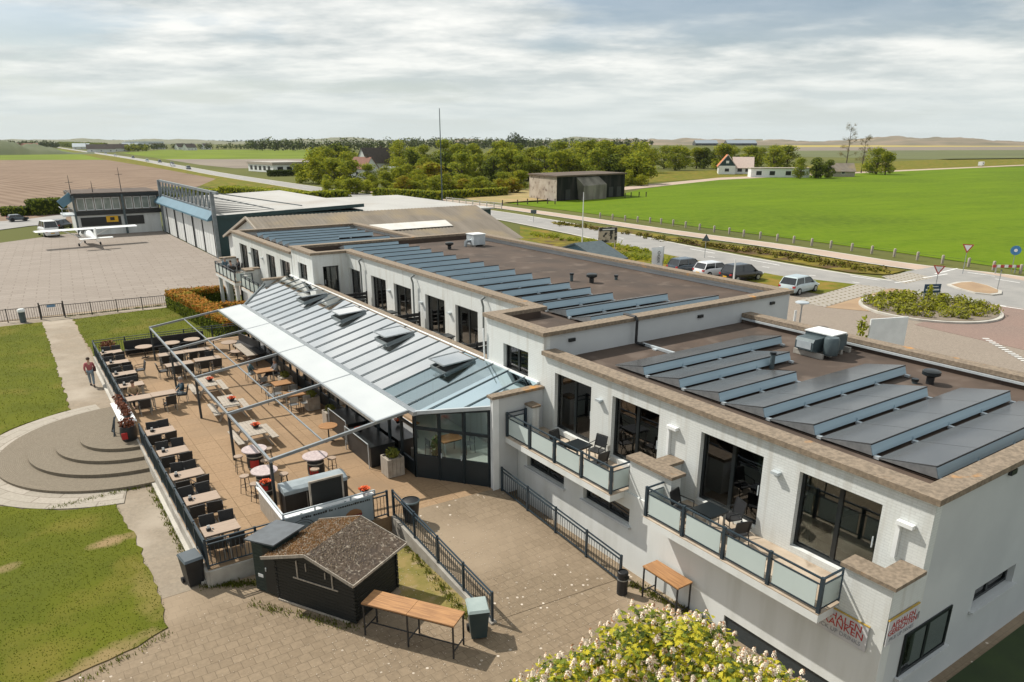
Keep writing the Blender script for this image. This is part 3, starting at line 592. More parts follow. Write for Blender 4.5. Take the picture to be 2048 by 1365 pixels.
coping(mb, 16.25, 16.8, 26.06, 47.29, 3.95, .15)
mb.build('coping', M_cop, HB)
mb = MB(); mb.box(19.25, 19.3, 26.2, 47.2, 5.55, 5.84).box(16.9, 31.0, 50.9, 50.95, 5.549, 5.838).box(16.9, 18.9, 25.55, 25.6, 5.55, 5.838); mb.build('parapet_upstand', M_roof, HB)
for a, b_ in DW: frame('terrace_door', HB, 18.85, a, b_, 2.78, 4.85)
frame('window', HB, 16.41, 22.98, 24.76, 3.86, 4.96, 'w', n=2); frame('window', HB, 16.41, 48.45, 50.2, 3.93, 5.06, 'w', n=2)
frame('side_door', HB, 47.3, 17.1, 18.2, 2.9, 5.05, 'door', 'y', n=1)
MB().box(16.30, 16.405, 22.9, 24.84, 3.78, 3.855).build('window_sill', M_paintw, HB); MB().box(16.30, 16.405, 48.37, 50.28, 3.85, 3.925).build('window_sill', M_paintw, HB)
mb = MB(); mb.box(16.71, 18.85, 26.05, 47.3, 2.5, 2.7); mb.build('roof_terrace_floor', M_slab, HB)
# ---- far block
mb = MB()
wallx(mb, 16.41, .3, 51.52, 67.0, 2.15, 5.44, [(a, b_, 2.34, 4.77) for a, b_ in DC])
mb.box(16.71, 27.8, 66.7, 67.0, -.6, 5.44).box(27.5, 27.8, 51.5, 66.7, -.6, 5.44)
mb.box(15.25, 16.41, 59.55, 60.0, 2.15, 3.34).box(15.25, 16.41, 66.6, 67.0, 2.15, 3.34).box(15.25, 15.65, 58.9, 59.55, 2.15, 3.34)
mb.build('far_wall', M_white, HB)
mb = MB(); mb.box(15.2, 15.5, 51.6, 54.5, -.6, 1.93).box(15.2, 15.5, 58, 60.8, -.6, 1.93).box(15.2, 15.5, 65.2, 67, -.6, 1.93).box(15.2, 16.41, 51.6, 67, 1.93, 2.15).box(16.2, 16.4, 54.5, 65.2, -.6, 1.93); mb.build('lower_wall', M_plain, HB)
for y_ in (66.1, 60.8): MB().box(14.7, 14.95, y_, y_ + .25, -.6, 1.93).build('column', M_plain, HB)
MB().box(16.12, 16.19, 54.5, 65.2, -.6, 1.9).build('ground_floor_glazing', M_dark, HB)
for a, b_ in DC: frame('balcony_door', HB, 16.41, a, b_, 2.34, 4.77)
MB().box(16.71, 27.5, 51.5, 66.7, 5.0, 5.15).build('roof', M_roof, HB)
mb = MB(); z = 5.6
coping(mb, 16.28, 16.9, 51.53, 67.12, z); coping(mb, 16.9, 27.92, 66.5, 67.12, z - .002); coping(mb, 27.3, 27.92, 51.53, 66.5, z); coping(mb, 15.1, 16.4, 59.45, 60.1, 3.42, .1); coping(mb, 15.1, 16.4, 66.5, 67.1, 3.42, .1); coping(mb, 15.1, 15.75, 58.8, 59.45, 3.418, .1)
mb.build('coping', M_cop, HB)
# rooms behind the doors
mb = MB(); mb.box(16.75, 22, 7.4, 21.9, 2.2, 2.3, 1).box(22, 22.1, 7.4, 21.9, 2.3, 4.6, 0).box(16.75, 22, 14.2, 14.35, 2.3, 4.6, 0).box(16.75, 22, 10.8, 10.9, 2.3, 4.6, 0).box(16.75, 22, 18.3, 18.45, 2.3, 4.6, 0)
mb.box(19.2, 23, 26.1, 51.0, 2.5, 2.6, 1).box(23, 23.1, 26.1, 51.0, 2.6, 5.3, 0).box(19.15, 23, 33.5, 33.6, 2.6, 5.3, 0).box(19.15, 23, 37.2, 37.3, 2.6, 5.3, 0).box(19.15, 23, 41, 41.1, 2.6, 5.3, 0).box(19.15, 23, 44.5, 44.6, 2.6, 5.3, 0)
mb.box(16.75, 21, 51.6, 66.6, 2.2, 2.3, 1).box(21, 21.1, 51.6, 66.6, 2.3, 5.0, 0).box(16.75, 21, 58, 58.1, 2.3, 5.0, 0)
mb.build('room_interior', [M_room, M_floor], HB)
def curtain(x, y0, y1, z0, z1, m):
    mb = MB(); n = max(6, int((y1 - y0) / .06)); vs = []
    for i in range(n + 1):
        y = y0 + (y1 - y0) * i / n; xx = x + .035 * sin(i * 1.9); vs += [(xx, y, z0), (xx, y, z1)]
    mb.add(vs, [(2 * i, 2 * i + 2, 2 * i + 3, 2 * i + 1) for i in range(n)], 0, True); return mb.build('curtain', m, HB, fix=False)
for (a, b_) in [(20.65, 21.15), (19.15, 19.4), (16.9, 17.85), (15.75, 15.95), (13.6, 13.86), (11.7, 12.1), (10.2, 10.42), (8.2, 8.4)]: curtain(16.85, a, b_, 2.36, 4.5, M_curt)
for a, b_ in DW: curtain(19.3, a + .05, a + .35, 2.8, 4.8, M_curt); curtain(19.3, b_ - .5, b_ - .05, 2.8, 4.8, M_curt)
M_amber = mat('tan_blind', (.40, .27, .15), rough=.8)
for a, b_ in DW: MB().box(19.22, 19.24, a + .1, b_ - .1, 4.35, 4.75).build('roller_blind', M_amber, HB)
for a, b_ in DC: curtain(16.9, a + .05, a + .5, 2.36, 4.7, M_curt)
bed = thing('bed', 'white made-up bed behind the glass of the nearest balcony door', 'bed', (18.0, 9.15, 2.3))
MB().box(-1.1, 1.1, -.85, .85, 0, .3).build('bed_base', M_dark, bed)
mm = MB(); mm.lathe([(0, .75), (.6, .74), (1.05, .64), (1.12, .5), (1.1, .3)], (0, 0, 0), 20, 0, 1.0, .8); mm.build('duvet', mat('white_linen', (.75, .75, .72), rough=.8), bed)
st = thing('white_stool', 'small white stool inside the third balcony door', 'stool', (17.3, 13.1, 2.3))
mm = MB(); mm.box(-.25, .25, -.3, .3, .42, .5); mm.build('seat', M_paintw, st)
for sx in (-.2, .2):
    for sy in (-.25, .25): MB().bar((sx, sy, 0), (sx * .9, sy * .9, .42), .04).build('leg', M_wood, st)
# wall lamps, downpipes, vents, cable tray
def lamp(x, y, z):
    l = MB(); l.box(x - .16, x, y - .12, y + .12, z - .03, z + .05).box(x - .05, x, y - .06, y + .06, z - .12, z - .03); l.build('wall_lamp', M_lmetal, HB)
for y, z in ((18.55, 4.25), (11.14, 4.3)): lamp(16.40, y, z)
for y in (33.5, 40.9, 37.0 - .3): lamp(18.84, y, 4.3)
for y in (58.5, 61.9): lamp(16.4, y, 4.3)
for y in (15.1, 7.6):
    mb = MB(); mb.box(16.25, 16.40, y - .28, y + .12, 4.32, 4.42).box(16.3, 16.40, y + .02, y + .12, 3.43, 4.32); mb.build('boxed_pipe', M_paintw, HB)
for x, y, z0, z1 in ((18.80, 44.75, 2.7, 5.75), (18.80, 37.4, 2.7, 5.75), (18.80, 29.94, 2.7, 5.75)):
    mb = MB(); mb.path([(x - .02, y, z1), (x - .22, y, z1 - .12), (x - .12, y, z1 - .45), (x - .12, y, z0)], .05); mb.build('downpipe', mat('zinc_pipe', (.18, .20, .20), rough=.5, metal=.4), HB)
mb = MB(); mb.path([(16.3, 26.16, 5.3), (16.34, 26.14, 3.95)], .035); mb.build('downpipe', M_paintw, HB)
mb = MB(); mb.path([(21.0, 22.5, 6.03), (21.0, 21.8, 6.03), (21.02, 21.72, 5.9), (21.02, 21.72, 4.95), (21.1, 21.3, 4.93)], .06); mb.build('drain_pipe', M_black, HB)
mb = MB()
for X in (21.1, 22.0, 24.9, 29.9):
    if X > 22 or X < 21.5: mb.box(X if X > 21.5 else 17.6, (X if X > 21.5 else 17.6) + .3, 21.86, 21.949, 5.45, 5.58)
mb.box(19.9, 20.2, 6.88, 6.965, 4.92, 5.06)
mb.build('facade_vent', M_dark, HB)
mb = MB(); mb.box(21.15, 21.27, 18.9, 21.5, 4.87, 4.97).box(21.05, 21.37, 20.6, 20.8, 4.852, 4.9).box(21.05, 21.37, 19.2, 19.5, 4.852, 4.9); mb.build('cable_tray', M_lmetal, HB)
# signs on the near corner
M_board = mat('sign_board', (.55, .55, .56), (.45, .46, .48), rough=.6, scale=2)
M_gold = mat('gold_edge', (.45, .30, .06), rough=.6); M_greyt = mat('grey_letter', (.28, .29, .32), rough=.6)
def signT(axis, cxp, cyp, czp):
    if axis == 'x': return Matrix(((0, 0, -1, cxp), (-1, 0, 0, cyp), (0, 1, 0, czp), (0, 0, 0, 1)))   # faces -X, reads along -Y
    return Matrix(((1, 0, 0, cxp), (0, 0, -1, cyp), (0, 1, 0, czp), (0, 0, 0, 1)))    # faces -Y, reads along +X
s1 = thing('hanging_banner', 'white banner with red lettering hung on the front wall below the balcony corner', 'banner', (15.16, 8.05, 1.75), group='menu banners on the hotel corner')
MB().box(-.01, .01, -.72, .65, -.37, .33).build('banner_cloth', M_board, s1); MB().box(-.02, .02, -.74, .67, .33, .36).build('top_edge', M_gold, s1)
text_mesh('red_lettering', 'AFHALEN', .27, M_red, s1, signT('x', -.014, 0, .16)); text_mesh('red_lettering', 'DRANKEN', .27, M_red, s1, signT('x', -.014, 0, -.03)); text_mesh('grey_lettering', 'PICK UP DRINKS', .16, M_greyt, s1, signT('x', -.014, 0, -.23))
s2 = thing('hanging_banner', 'white banner with red lettering on the shaded end wall above the large window', 'banner', (15.83, 6.93, 2.13), group='menu banners on the hotel corner')
MB().box(-.62, .66, -.01, .01, -.36, .34).build('banner_cloth', M_board, s2); MB().box(-.64, .68, -.02, .02, .34, .37).build('top_edge', M_gold, s2)
text_mesh('red_lettering', 'AFHALEN', .24, M_red, s2, signT('y', .03, -.014, .15)); text_mesh('red_lettering', 'GERECHTEN', .22, M_red, s2, signT('y', .03, -.014, -.03)); text_mesh('grey_lettering', 'PICK UP DISHES', .15, M_greyt, s2, signT('y', .03, -.014, -.22))
# ---------------------------------------------------------------- balconies
def balcony(name, label, x0, x1, y0, y1, zf, n, side='both', rn=1):
    t = thing(name, label, 'balcony', (x0, y0, zf), group='glass-fronted balconies of the hotel')
    W = x1 - x0; Ln = y1 - y0
    MB().box(0, 16.40 - x0, 0, Ln, -.22, 0).build('floor_slab', M_slab, t) if x0 > 16.5 else None
    s = MB().box(0, 15.195 - x0, 0, Ln, -.24, -.02); s.build('slab_edge', M_plain, t); MB().box(.0, 16.405 - x0, 0, Ln, -.019, .01).build('floor_finish', M_slab, t)
    r = MB()
    r.bar((.06, 0.03, .95), (.06, Ln - .03, .95), .05, .04).bar((.06, .03, .78), (.06, Ln - .03, .78), .03, .03).bar((.06, .03, .1), (.06, Ln - .03, .1), .03, .03)
    for yy in (.05, Ln - .05):
        r.bar((.06, yy, .95), (W, yy, .95), .05, .04).bar((.06, yy, .78), (W, yy, .78), .03, .03).bar((.06, yy, .1), (W, yy, .1), .03, .03)
    r.build('railing', M_teal, t)
    for i in range(n + 1):
        yy = .05 + (Ln - .1) * i / n; MB().box(.02, .10, yy - .045, yy + .045, -.2, .99).build('post', M_teal, t)
    for yy in (.05, Ln - .05): MB().box(W - .05, W + .04, yy - .04, yy + .04, -.02, .99).build('post', M_teal, t)
    for i in range(n):
        a = .05 + (Ln - .1) * i / n; b_ = .05 + (Ln - .1) * (i + 1) / n; MB().box(.055, .07, a + .12, b_ - .12, .13, .75).build('glass_panel', M_frost, t)
    for yy in (.05, Ln - .05): MB().box(.16, W - .1, yy - .008, yy + .008, .13, .75).build('glass_panel', M_frost, t)
    return t
balcony('balcony', 'balcony with frosted glass railing left of the stone-capped pier, second nearest', 14.58, 15.5, 15.84, 21.9, 2.15, 4)
balcony('balcony', 'nearest long balcony with frosted glass railing above the high wooden table', 14.5, 15.45, 8.25, 14.25, 2.15, 4)
balcony('balcony', 'far balcony with people sitting on it at the hotel end beside the apron', 14.6, 15.5, 60.6, 66.7, 2.2, 5)
balcony('balcony', 'far balcony with frosted glass next to the top end of the glass roof', 14.6, 15.5, 53.0, 58.7, 2.2, 5)
# privacy screens on the roof terrace
for i, y in enumerate((29.3, 36.7, 44.0)):
    t = thing('privacy_screen', 'black slatted screen between hotel roof terraces, %s from the camera' % ORD[i], 'screen', (17.1, y, 2.7), group='privacy screens on the roof terrace')
    mb = MB()
    for k in range(4): mb.box(0, 1.6, -.03, .03, .2 + k * .22, .38 + k * .22)
    mb.build('slats', M_black, t)
    for x in (.05, .8, 1.55): MB().box(x - .04, x + .04, -.05, .05, 0, 1.1).build('post', M_black, t)
# ---------------------------------------------------------------- solar rows
def solar_row(x0, x1, yr, zr, label, group, mod=1.95, h=.41, dep=1.47):
    t = thing('solar_panel_row', label, 'solar panels', (x0, yr, zr), group=group)
    n = max(1, round((x1 - x0) / mod)); L_ = x1 - x0; s = L_ / n
    for k in range(n):
        a = k * s + .01; b_ = (k + 1) * s - .01
        p = MB(); p.add([(a, 0, h), (b_, 0, h), (b_, dep, .10), (a, dep, .10), (a, .0, h - .035), (b_, .0, h - .035), (b_, dep, .065), (a, dep, .065)],
              [(0, 1, 2, 3), (4, 7, 6, 5), (0, 4, 5, 1), (1, 5, 6, 2), (2, 6, 7, 3), (3, 7, 4, 0)]); p.build('panel', M_panel, t)
    d = MB()
    d.add([(0, -.012, h - .045), (L_, -.012, h - .045), (L_, -.10, .10), (0, -.10, .10), (0, 0.0, h - .05), (L_, 0.0, h - .05), (L_, -.088, .10), (0, -.088, .10)], [(0, 3, 2, 1), (4, 5, 6, 7), (0, 1, 5, 4), (3, 7, 6, 2), (0, 4, 7, 3), (1, 2, 6, 5)])
    for k in range(1, n): d.box(k * s - .015, k * s + .015, -.115, -.10, .1, .2)
    d.build('wind_deflector', M_defl, t)
    e = MB(); e.add([(0, 0, h), (L_, 0, h), (L_, -.02, h), (0, -.02, h), (0, 0, h - .04), (L_, 0, h - .04), (L_, -.02, h - .04), (0, -.02, h - .04)], [(0, 3, 2, 1), (4, 5, 6, 7), (0, 1, 5, 4), (2, 3, 7, 6)]); e.build('top_edge', M_black, t)
    for xx in (0, L_):
        q = MB(); o_ = -.015 if xx == 0 else .003; q.add([(xx + o_, 0, h - .04), (xx + o_, -.09, .1), (xx + o_, dep, .08), (xx + o_ + .012, 0, h - .04), (xx + o_ + .012, -.09, .1), (xx + o_ + .012, dep, .08)], [(0, 1, 2), (3, 5, 4), (0, 3, 4, 1), (1, 4, 5, 2), (2, 5, 3, 0)]); q.build('side_plate', M_metal, t)
    for k in range(n + 1):
        xx = min(max(k * s, .08), L_ - .08); MB().box(xx - .06, xx + .06, -.27, -.11, .02, .10).build('foot', M_lmetal, t)
    return t
ends = [25.95, 24.14, 22.14, 26.05, 24.25, 26.05, 26.2]
for i, e in enumerate(ends):
    solar_row(18.14, e, 18.31 - i * 1.735, 4.86, 'dark solar panel row on the near hotel roof, %s row counted from the step wall' % ORD[i], 'solar rows on the near roof')
for i in range(17):
    x1 = 23.9 if i > 1 else (25.9 if i == 1 else 27.6)
    solar_row(19.72, x1, 22.95 + i * 1.675 + .2, 5.56, 'narrow solar panel row on the middle hotel roof, %s row counted from the near step' % ORD[i], 'solar rows on the middle roof', h=.42, dep=1.3)
for i in range(8):
    solar_row(17.9, 26.2 if i != 3 else 22.5, 53.0 + i * 1.66, 5.16, 'solar panel row on the far hotel roof, %s row counted from the near end' % ORD[i], 'solar rows on the far roof', mod=2.08, h=.42, dep=1.3)
# ---------------------------------------------------------------- plant on the roofs
M_hv = mat('plant_blue_grey', (.085, .115, .125), (.06, .085, .095), rough=.5, metal=.2, scale=3)
hv = thing('ventilation_unit', 'large blue-grey ventilation unit with white lid on the near roof', 'ventilation unit', (25.25, 15.3, 4.85)); hv.scale = (.8, .8, .82)
MB().box(.9, 2.0, .9, 2.4, .25, 1.05).build('fan_housing', M_hv, hv)
MB().box(.86, 2.04, .86, 2.44, 1.05, 1.10).build('lid', M_paintw, hv)
MB().extr([(0, .35), (0, .75), (.1, .9), (.9, .9), (.9, .25), (.3, .25)], 'y', 1.3, 2.3).build('intake_duct', M_hv, hv)
MB().box(-.02, -.002, 1.4, 2.2, .42, .78).build('intake_grille', M_lmetal, hv)
MB().lathe([(.32, 0), (.36, .1), (.36, .75), (.3, .85), (0, .86)], (.75, .8, .2), 16).build('round_duct', M_hv, hv)
MB().box(2.0, 2.7, 1.2, 2.1, .3, .85).build('outlet_duct', M_hv, hv)
mb = MB(); mb.path([(2.7, 1.6, .6), (2.95, 1.5, .6), (2.95, 1.4, .0)], .09).path([(2.95, 1.6, .55), (3.0, 1.9, .0)], .05); mb.build('pipework', M_black, hv)
for x in (.3, 1.0, 1.9, 2.6): MB().box(x - .08, x + .08, .9, 2.5, 0.01, .25).build('foot', M_conc, hv)
h2 = thing('rooftop_box_unit', 'small pale ventilation box on the middle roof near its far edge', 'ventilation unit', tuple(G(952, 492, 5.55)[:2]) + (5.55,))
MB().box(-.5, .5, -.5, .5, .12, .85).build('housing', M_lmetal, h2); MB().box(-.54, .54, -.54, .54, .85, .9).build('lid', M_paintw, h2); mb = MB(); mb.path([(-.5, 0, .4), (-.85, 0, .4), (-.9, 0, .02)], .12, 8); mb.build('duct', M_metal, h2)
for x in (-.4, .4): MB().box(x - .06, x + .06, -.5, .5, .01, .12).build('foot', M_conc, h2)
def mushroom(px, z, label, s=1.0):
    p = G(px[0], px[1], z); t = thing('roof_vent', label, 'roof vent', (p.x, p.y, z), group='roof vents')
    MB().lathe([(.13 * s, 0), (.13 * s, .28 * s)], n=12).build('pipe', M_black, t)
    MB().lathe([(.15 * s, .26 * s), (.30 * s, .34 * s), (.30 * s, .46 * s), (.24 * s, .5 * s), (0, .5 * s)], n=16).build('cap', M_dark, t)
mushroom((1859, 768), 4.85, 'black mushroom roof vent on the near roof right of the solar rows')
mushroom((1183, 566), 5.55, 'black mushroom vent in the middle of the middle roof, right of a thin pipe')
mushroom((899, 499), 5.55, 'dark roof vent left of the pale box on the middle roof')
def stub(px, z, label, h=.4):
    p = G(px[0], px[1], z); t = thing('vent_pipe', label, 'vent pipe', (p.x, p.y, z), group='vent pipes')
    MB().lathe([(.09, 0), (.09, h)], n=10).build('pipe', M_hv, t); MB().lathe([(.12, h - .04), (.12, h + .05), (0, h + .06)], n=10).build('cap', M_dark, t)
stub((1543, 738), 4.85, 'short pipe between the second and third solar rows of the near roof', .6); stub((1143, 563), 5.55, 'thin dark vent pipe left of the mushroom vent on the middle roof', .4)
stub((1232, 560), 5.55, 'small vent pipe right of the mushroom vent on the middle roof', .22); stub((1829, 767), 4.85, 'tiny vent pipe left of the mushroom vent on the near roof', .12); stub((1415, 646), 4.85, 'short pale pipe at the foot of the step wall on the near roof', .3)
# ---------------------------------------------------------------- glass conservatory
CV = thing('glass_conservatory', 'long lean-to conservatory with sloping glass roof along the white hotel wall', 'conservatory', (12.1, 22.0, 0))
def RZ(X): return 2.85 + .256 * (X - 12.1)
def L2(x, y, z): return (x - 12.1, y - 22.0, z)
def cvb(fn, name, m, parent=None):
    mb = MB(Matrix.Translation((-12.1, -22.0, 0))); fn(mb); return mb.build(name, m, parent or CV)
M_roofglass = glassmat('solar_control_glass', (.82, .88, .88), .74, .97, 1.5, .015)
OUT = [(12.1, 24.55), (14.12, 22.16), (16.36, 22.16), (16.36, 51.9), (14.5, 51.9), (12.1, 48.5)]
VENTS = [(26.42, 27.75), (32.22, 33.62), (38.1, 39.5), (44.0, 45.35)]
def roofglass(mb, lo=27.09, hi=99):
    # one sheet cut round the opening vents: strips in y
    ys = sorted(set([22.16, 24.55, 48.5, 51.9] + [v for p in VENTS for v in p]))
    def xl(y):
        if y < 24.55: return 12.1 + (24.55 - y) * (2.02 / 2.39)
        if y > 48.5: return 12.1 + (y - 48.5) * (2.4 / 3.4)
        return 12.1
    for a, b_ in zip(ys[:-1], ys[1:]):
        if not lo < (a + b_) / 2 < hi: continue
        if (a, b_) in VENTS: parts = [(None, 14.55), (16.0, 16.36)]
        else: parts = [(None, 16.36)]
        for p0, p1 in parts:
            q = [(p0 or xl(a), a), (p1, a), (p1, b_), (p0 or xl(b_), b_)]
            vs = [(x, y, RZ(x)) for x, y in q] + [(x, y, RZ(x) - .02) for x, y in q]
            mb.add(vs[:4], [(0, 1, 2, 3)])
cvb(roofglass, 'glass_roof', M_roofglass)
cvb(lambda mb: roofglass(mb, 0, 27.09), 'sky_tinted_roof_panes', glassmat('sky_tinted_roof_glass', (.86, .93, .94), .46, (.60, .74, .80), 1.5, .012))  # near-end panes: blue sky reflection painted in as a teal gloss tint
M_ventshade = mat('vent_shade_dark', (.03, .035, .035), rough=.8)
M_bar = mat('glazing_bar', (.16, .19, .20), (.13, .155, .165), rough=.4, metal=.3)
cvb(lambda mb: mb.add([(12.35, 28.3, RZ(12.35) - .04), (16.25, 28.3, RZ(16.25) - .04), (16.25, 47.2, RZ(16.25) - .04), (12.35, 47.2, RZ(12.35) - .04)], [(0, 1, 2, 3)]), 'added_roof_underlay', mat('underlay_white', (.80, .82, .82), (.74, .765, .77), rough=.8, scale=.6, world=True))  # white sheet added below the glass to make the roof look brighter
k = 0; y = 23.05
while y < 51.5:
    x0 = 12.1
    if y < 24.55: x0 = 12.1 + (24.55 - y) * .845
    if y > 48.5: x0 = 12.1 + (y - 48.5) * .706
    cvb(lambda mb: mb.bar((x0, y, RZ(x0) + .03), (16.34, y, RZ(16.34) + .02), .032, .035), 'glazing_bar', M_bar); y += 1.165
cvb(lambda mb: mb.bar((12.05, 24.4, 2.84), (12.05, 48.6, 2.84), .22, .16), 'gutter', M_metal)
cvb(lambda mb: mb.bar((12.1, 24.5, RZ(12.1) + .0), (14.14, 22.1, RZ(14.1) + .0), .12, .14), 'gable_beam', M_lmetal)
cvb(lambda mb: mb.bar((12.1, 48.55, RZ(12.1) + .02), (14.5, 51.95, RZ(14.5) + .02), .1, .12), 'gable_beam', M_bar)
cvb(lambda mb: mb.box(16.28, 16.405, 22.2, 51.9, 3.84, 3.96), 'wall_flashing', M_paintw)
for i, (a, b_) in enumerate(VENTS):
    x0, x1 = 14.55, 16.0; lift = .30
    f = MB(Matrix.Translation((-12.1, -22, 0)))
    for (p, q) in (((x0, a), (x0, b_)), ((x1, a), (x1, b_)), ((x0, a), (x1, a)), ((x0, b_), (x1, b_))):
        f.bar((*p, RZ(p[0]) + .04), (*q, RZ(q[0]) + .04), .07, .12)
    fo = f.build('vent_frame', M_bar, CV)
    sh = MB(Matrix.Translation((-12.1, -22, 0))); sh.add([(x0, a, RZ(x0) - .03), (x1, a, RZ(x1) - .03), (x1, b_, RZ(x1) - .03), (x0, b_, RZ(x0) - .03)], [(0, 1, 2, 3)]); sh.build('vent_shade_sheet', M_ventshade, fo)  # dark sheet standing in for the shade inside the open hatch
    g = MB(Matrix.Translation((-12.1, -22, 0)))
    za, zb = RZ(x0) + .1 + lift, RZ(x1) + .12; vs = [(x0 - .08, a, za), (x1, a, zb), (x1, b_, zb), (x0 - .08, b_, za)]; vs += [(p[0], p[1], p[2] - .03) for p in vs]
    g.add(vs, [(0, 1, 2, 3), (4, 7, 6, 5), (0, 4, 5, 1), (1, 5, 6, 2), (2, 6, 7, 3), (3, 7, 4, 0)]); g.build('vent_flap', M_roofglass, fo)
    h = MB(Matrix.Translation((-12.1, -22, 0)))
    for p, q in (((x0 - .08, a, za), (x1, a, zb)), ((x0 - .08, b_, za), (x1, b_, zb)), ((x0 - .08, a, za), (x0 - .08, b_, za))): h.bar(p, q, .05, .05)
    h.build('flap_frame', M_metal, fo)
# front facade (chamfered) and long facade
def facade(mb, p, q, n, zt0, zt1, kick=.95, glass=None):
    p = Vector(p); q = Vector(q); d = (q - p)
    for i in range(n + 1):
        c = p + d * i / n; zt = zt0 + (zt1 - zt0) * i / n; mb.bar((c.x, c.y, 0), (c.x, c.y, zt), .11, .11)
    for z in (kick, 2.15):
        mb.bar((p.x, p.y, z), (q.x, q.y, z), .08, .12)
    mb.bar((p.x, p.y, zt0 - .05), (q.x, q.y, zt1 - .05), .1, .14)
    mb.bar((p.x, p.y, kick / 2), (q.x, q.y, kick / 2), .05, kick)
cvb(lambda mb: facade(mb, (12.14, 24.72), (14.08, 22.25), 3, 2.8, 3.28), 'front_frame', mat('petrol_frame', (.006, .014, .019), (.008, .017, .023), rough=.5))
def fg(mb):
    p = Vector((12.14, 24.72)); q = Vector((14.08, 22.25)); mb.add([(p.x, p.y, .95), (q.x, q.y, .95), (q.x, q.y, 3.2), (p.x, p.y, 2.75)], [(0, 1, 2, 3)])
cvb(fg, 'front_glass', M_clear)
for t_ in (.36, .63):
    cvb(lambda mb: mb.bar((12.14 + 1.94 * t_ - .05, 24.72 - 2.47 * t_ - .05, 1.0), (12.14 + 1.94 * t_ - .05, 24.72 - 2.47 * t_ - .05, 1.2), .035), 'door_handle', M_lmetal)
cvb(lambda mb: facade(mb, (12.14, 24.75), (12.14, 48.5), 20, 2.75, 2.75, .6), 'long_frame', _M['petrol_frame'])
cvb(lambda mb: mb.add([(12.14, 24.8, .6), (12.14, 48.4, .6), (12.14, 48.4, 2.7), (12.14, 24.8, 2.7)], [(0, 1, 2, 3)]), 'long_glass', M_glass)
cvb(lambda mb: facade(mb, (12.14, 48.5), (14.5, 51.9), 3, 2.75, 3.4), 'back_frame', _M['petrol_frame'])
def sidew(mb): mb.box(14.06, 15.19, 21.94, 22.14, -.3, 3.75).box(15.19, 16.4, 21.952, 22.14, 2.16, 3.75)
cvb(sidew, 'side_wall', M_whiteshade)
cvb(lambda mb: mb.box(14.02, 14.3, 21.90, 21.938, -.02, 3.74), 'corner_post', M_paintw)
cvb(lambda mb: mb.box(13.98, 16.4, 21.86, 22.26, 3.75, 3.86), 'coping', M_cop)
cvb(lambda mb: mb.box(14.5, 16.4, 51.95, 52.2, -.3, 3.7), 'side_wall', M_whiteshade)
cvb(lambda mb: mb.box(14.4, 16.4, 51.87, 52.28, 3.7, 3.82), 'coping', M_cop)
cvb(lambda mb: mb.prism([(12.2, 24.75), (14.1, 22.4), (16.38, 22.2), (16.38, 51.8), (14.5, 51.8), (12.2, 48.4)], .004, .02), 'tiled_floor', mat('pale_green_floor', (.66, .71, .65), (.52, .57, .52), rough=.35, scale=.8, world=True))
# ---------------------------------------------------------------- pergola and awning
PG = thing('pergola', 'slim grey steel pergola over the terrace with white awning panels at the glass roof', 'pergola', (6.45, 24.86, 0))
PY = [24.86, 30.61, 36.66, 42.64, 48.86]
def PZ(X): return 2.10 + .1327 * (X - 6.45)
def pgb(fn, name, m):
    mb = MB(Matrix.Translation((-6.45, -24.86, 0))); fn(mb); return mb.build(name, m, PG)
M_perg = mat('pergola_steel', (.30, .33, .35), (.25, .28, .30), rough=.35, metal=.5); M_post = mat('post_dark_steel', (.03, .04, .047), rough=.4)
for y in PY:
    pgb(lambda mb: mb.box(6.40, 6.50, y - .05, y + .05, 0, 2.05), 'post', M_post)
    pgb(lambda mb: mb.bar((6.40, y, PZ(6.4)), (12.0, y, PZ(12.0)), .10, .11), 'cross_beam', M_perg)
pgb(lambda mb: mb.bar((6.45, 24.8, 2.06), (6.45, 48.9, 2.06), .09, .10), 'outer_beam', M_perg)
pgb(lambda mb: mb.bar((8.44, 24.9, PZ(8.44)), (8.44, 48.8, PZ(8.44)), .05, .05), 'middle_rail', M_perg)
M_awn = mat('awning_fabric', (.47, .50, .51), (.44, .47, .485), rough=.7, scale=.8, spec=.2)
def awn(mb, a, b_):
    nx, ny = 5, 8; vs = []
    for top in (0, 1):
        for i in range(nx + 1):
            for j in range(ny + 1):
                X = 10.58 + (11.95 - 10.58) * i / nx; Y = a + (b_ - a) * j / ny
                vs.append((X, Y, PZ(X) + .05 - .04 * sin(pi * i / nx) * sin(pi * j / ny) - top * .012))
    n = (nx + 1) * (ny + 1); fs = []
    for i in range(nx):
        for j in range(ny):
            q = i * (ny + 1) + j; fs.append((q, q + ny + 1, q + ny + 2, q + 1)); fs.append((n + q, n + q + 1, n + q + ny + 2, n + q + ny + 1))
    mb.add(vs, fs, 0, True)
for a, b_ in zip(PY[:-1], PY[1:]): pgb(lambda mb: awn(mb, a + .06, b_ - .06), 'awning_panel', M_awn)
pgb(lambda mb: mb.bar((10.53, 24.8, PZ(10.53) + .02), (10.53, 48.9, PZ(10.53) + .02), .09, .12), 'awning_front_bar', M_metal)
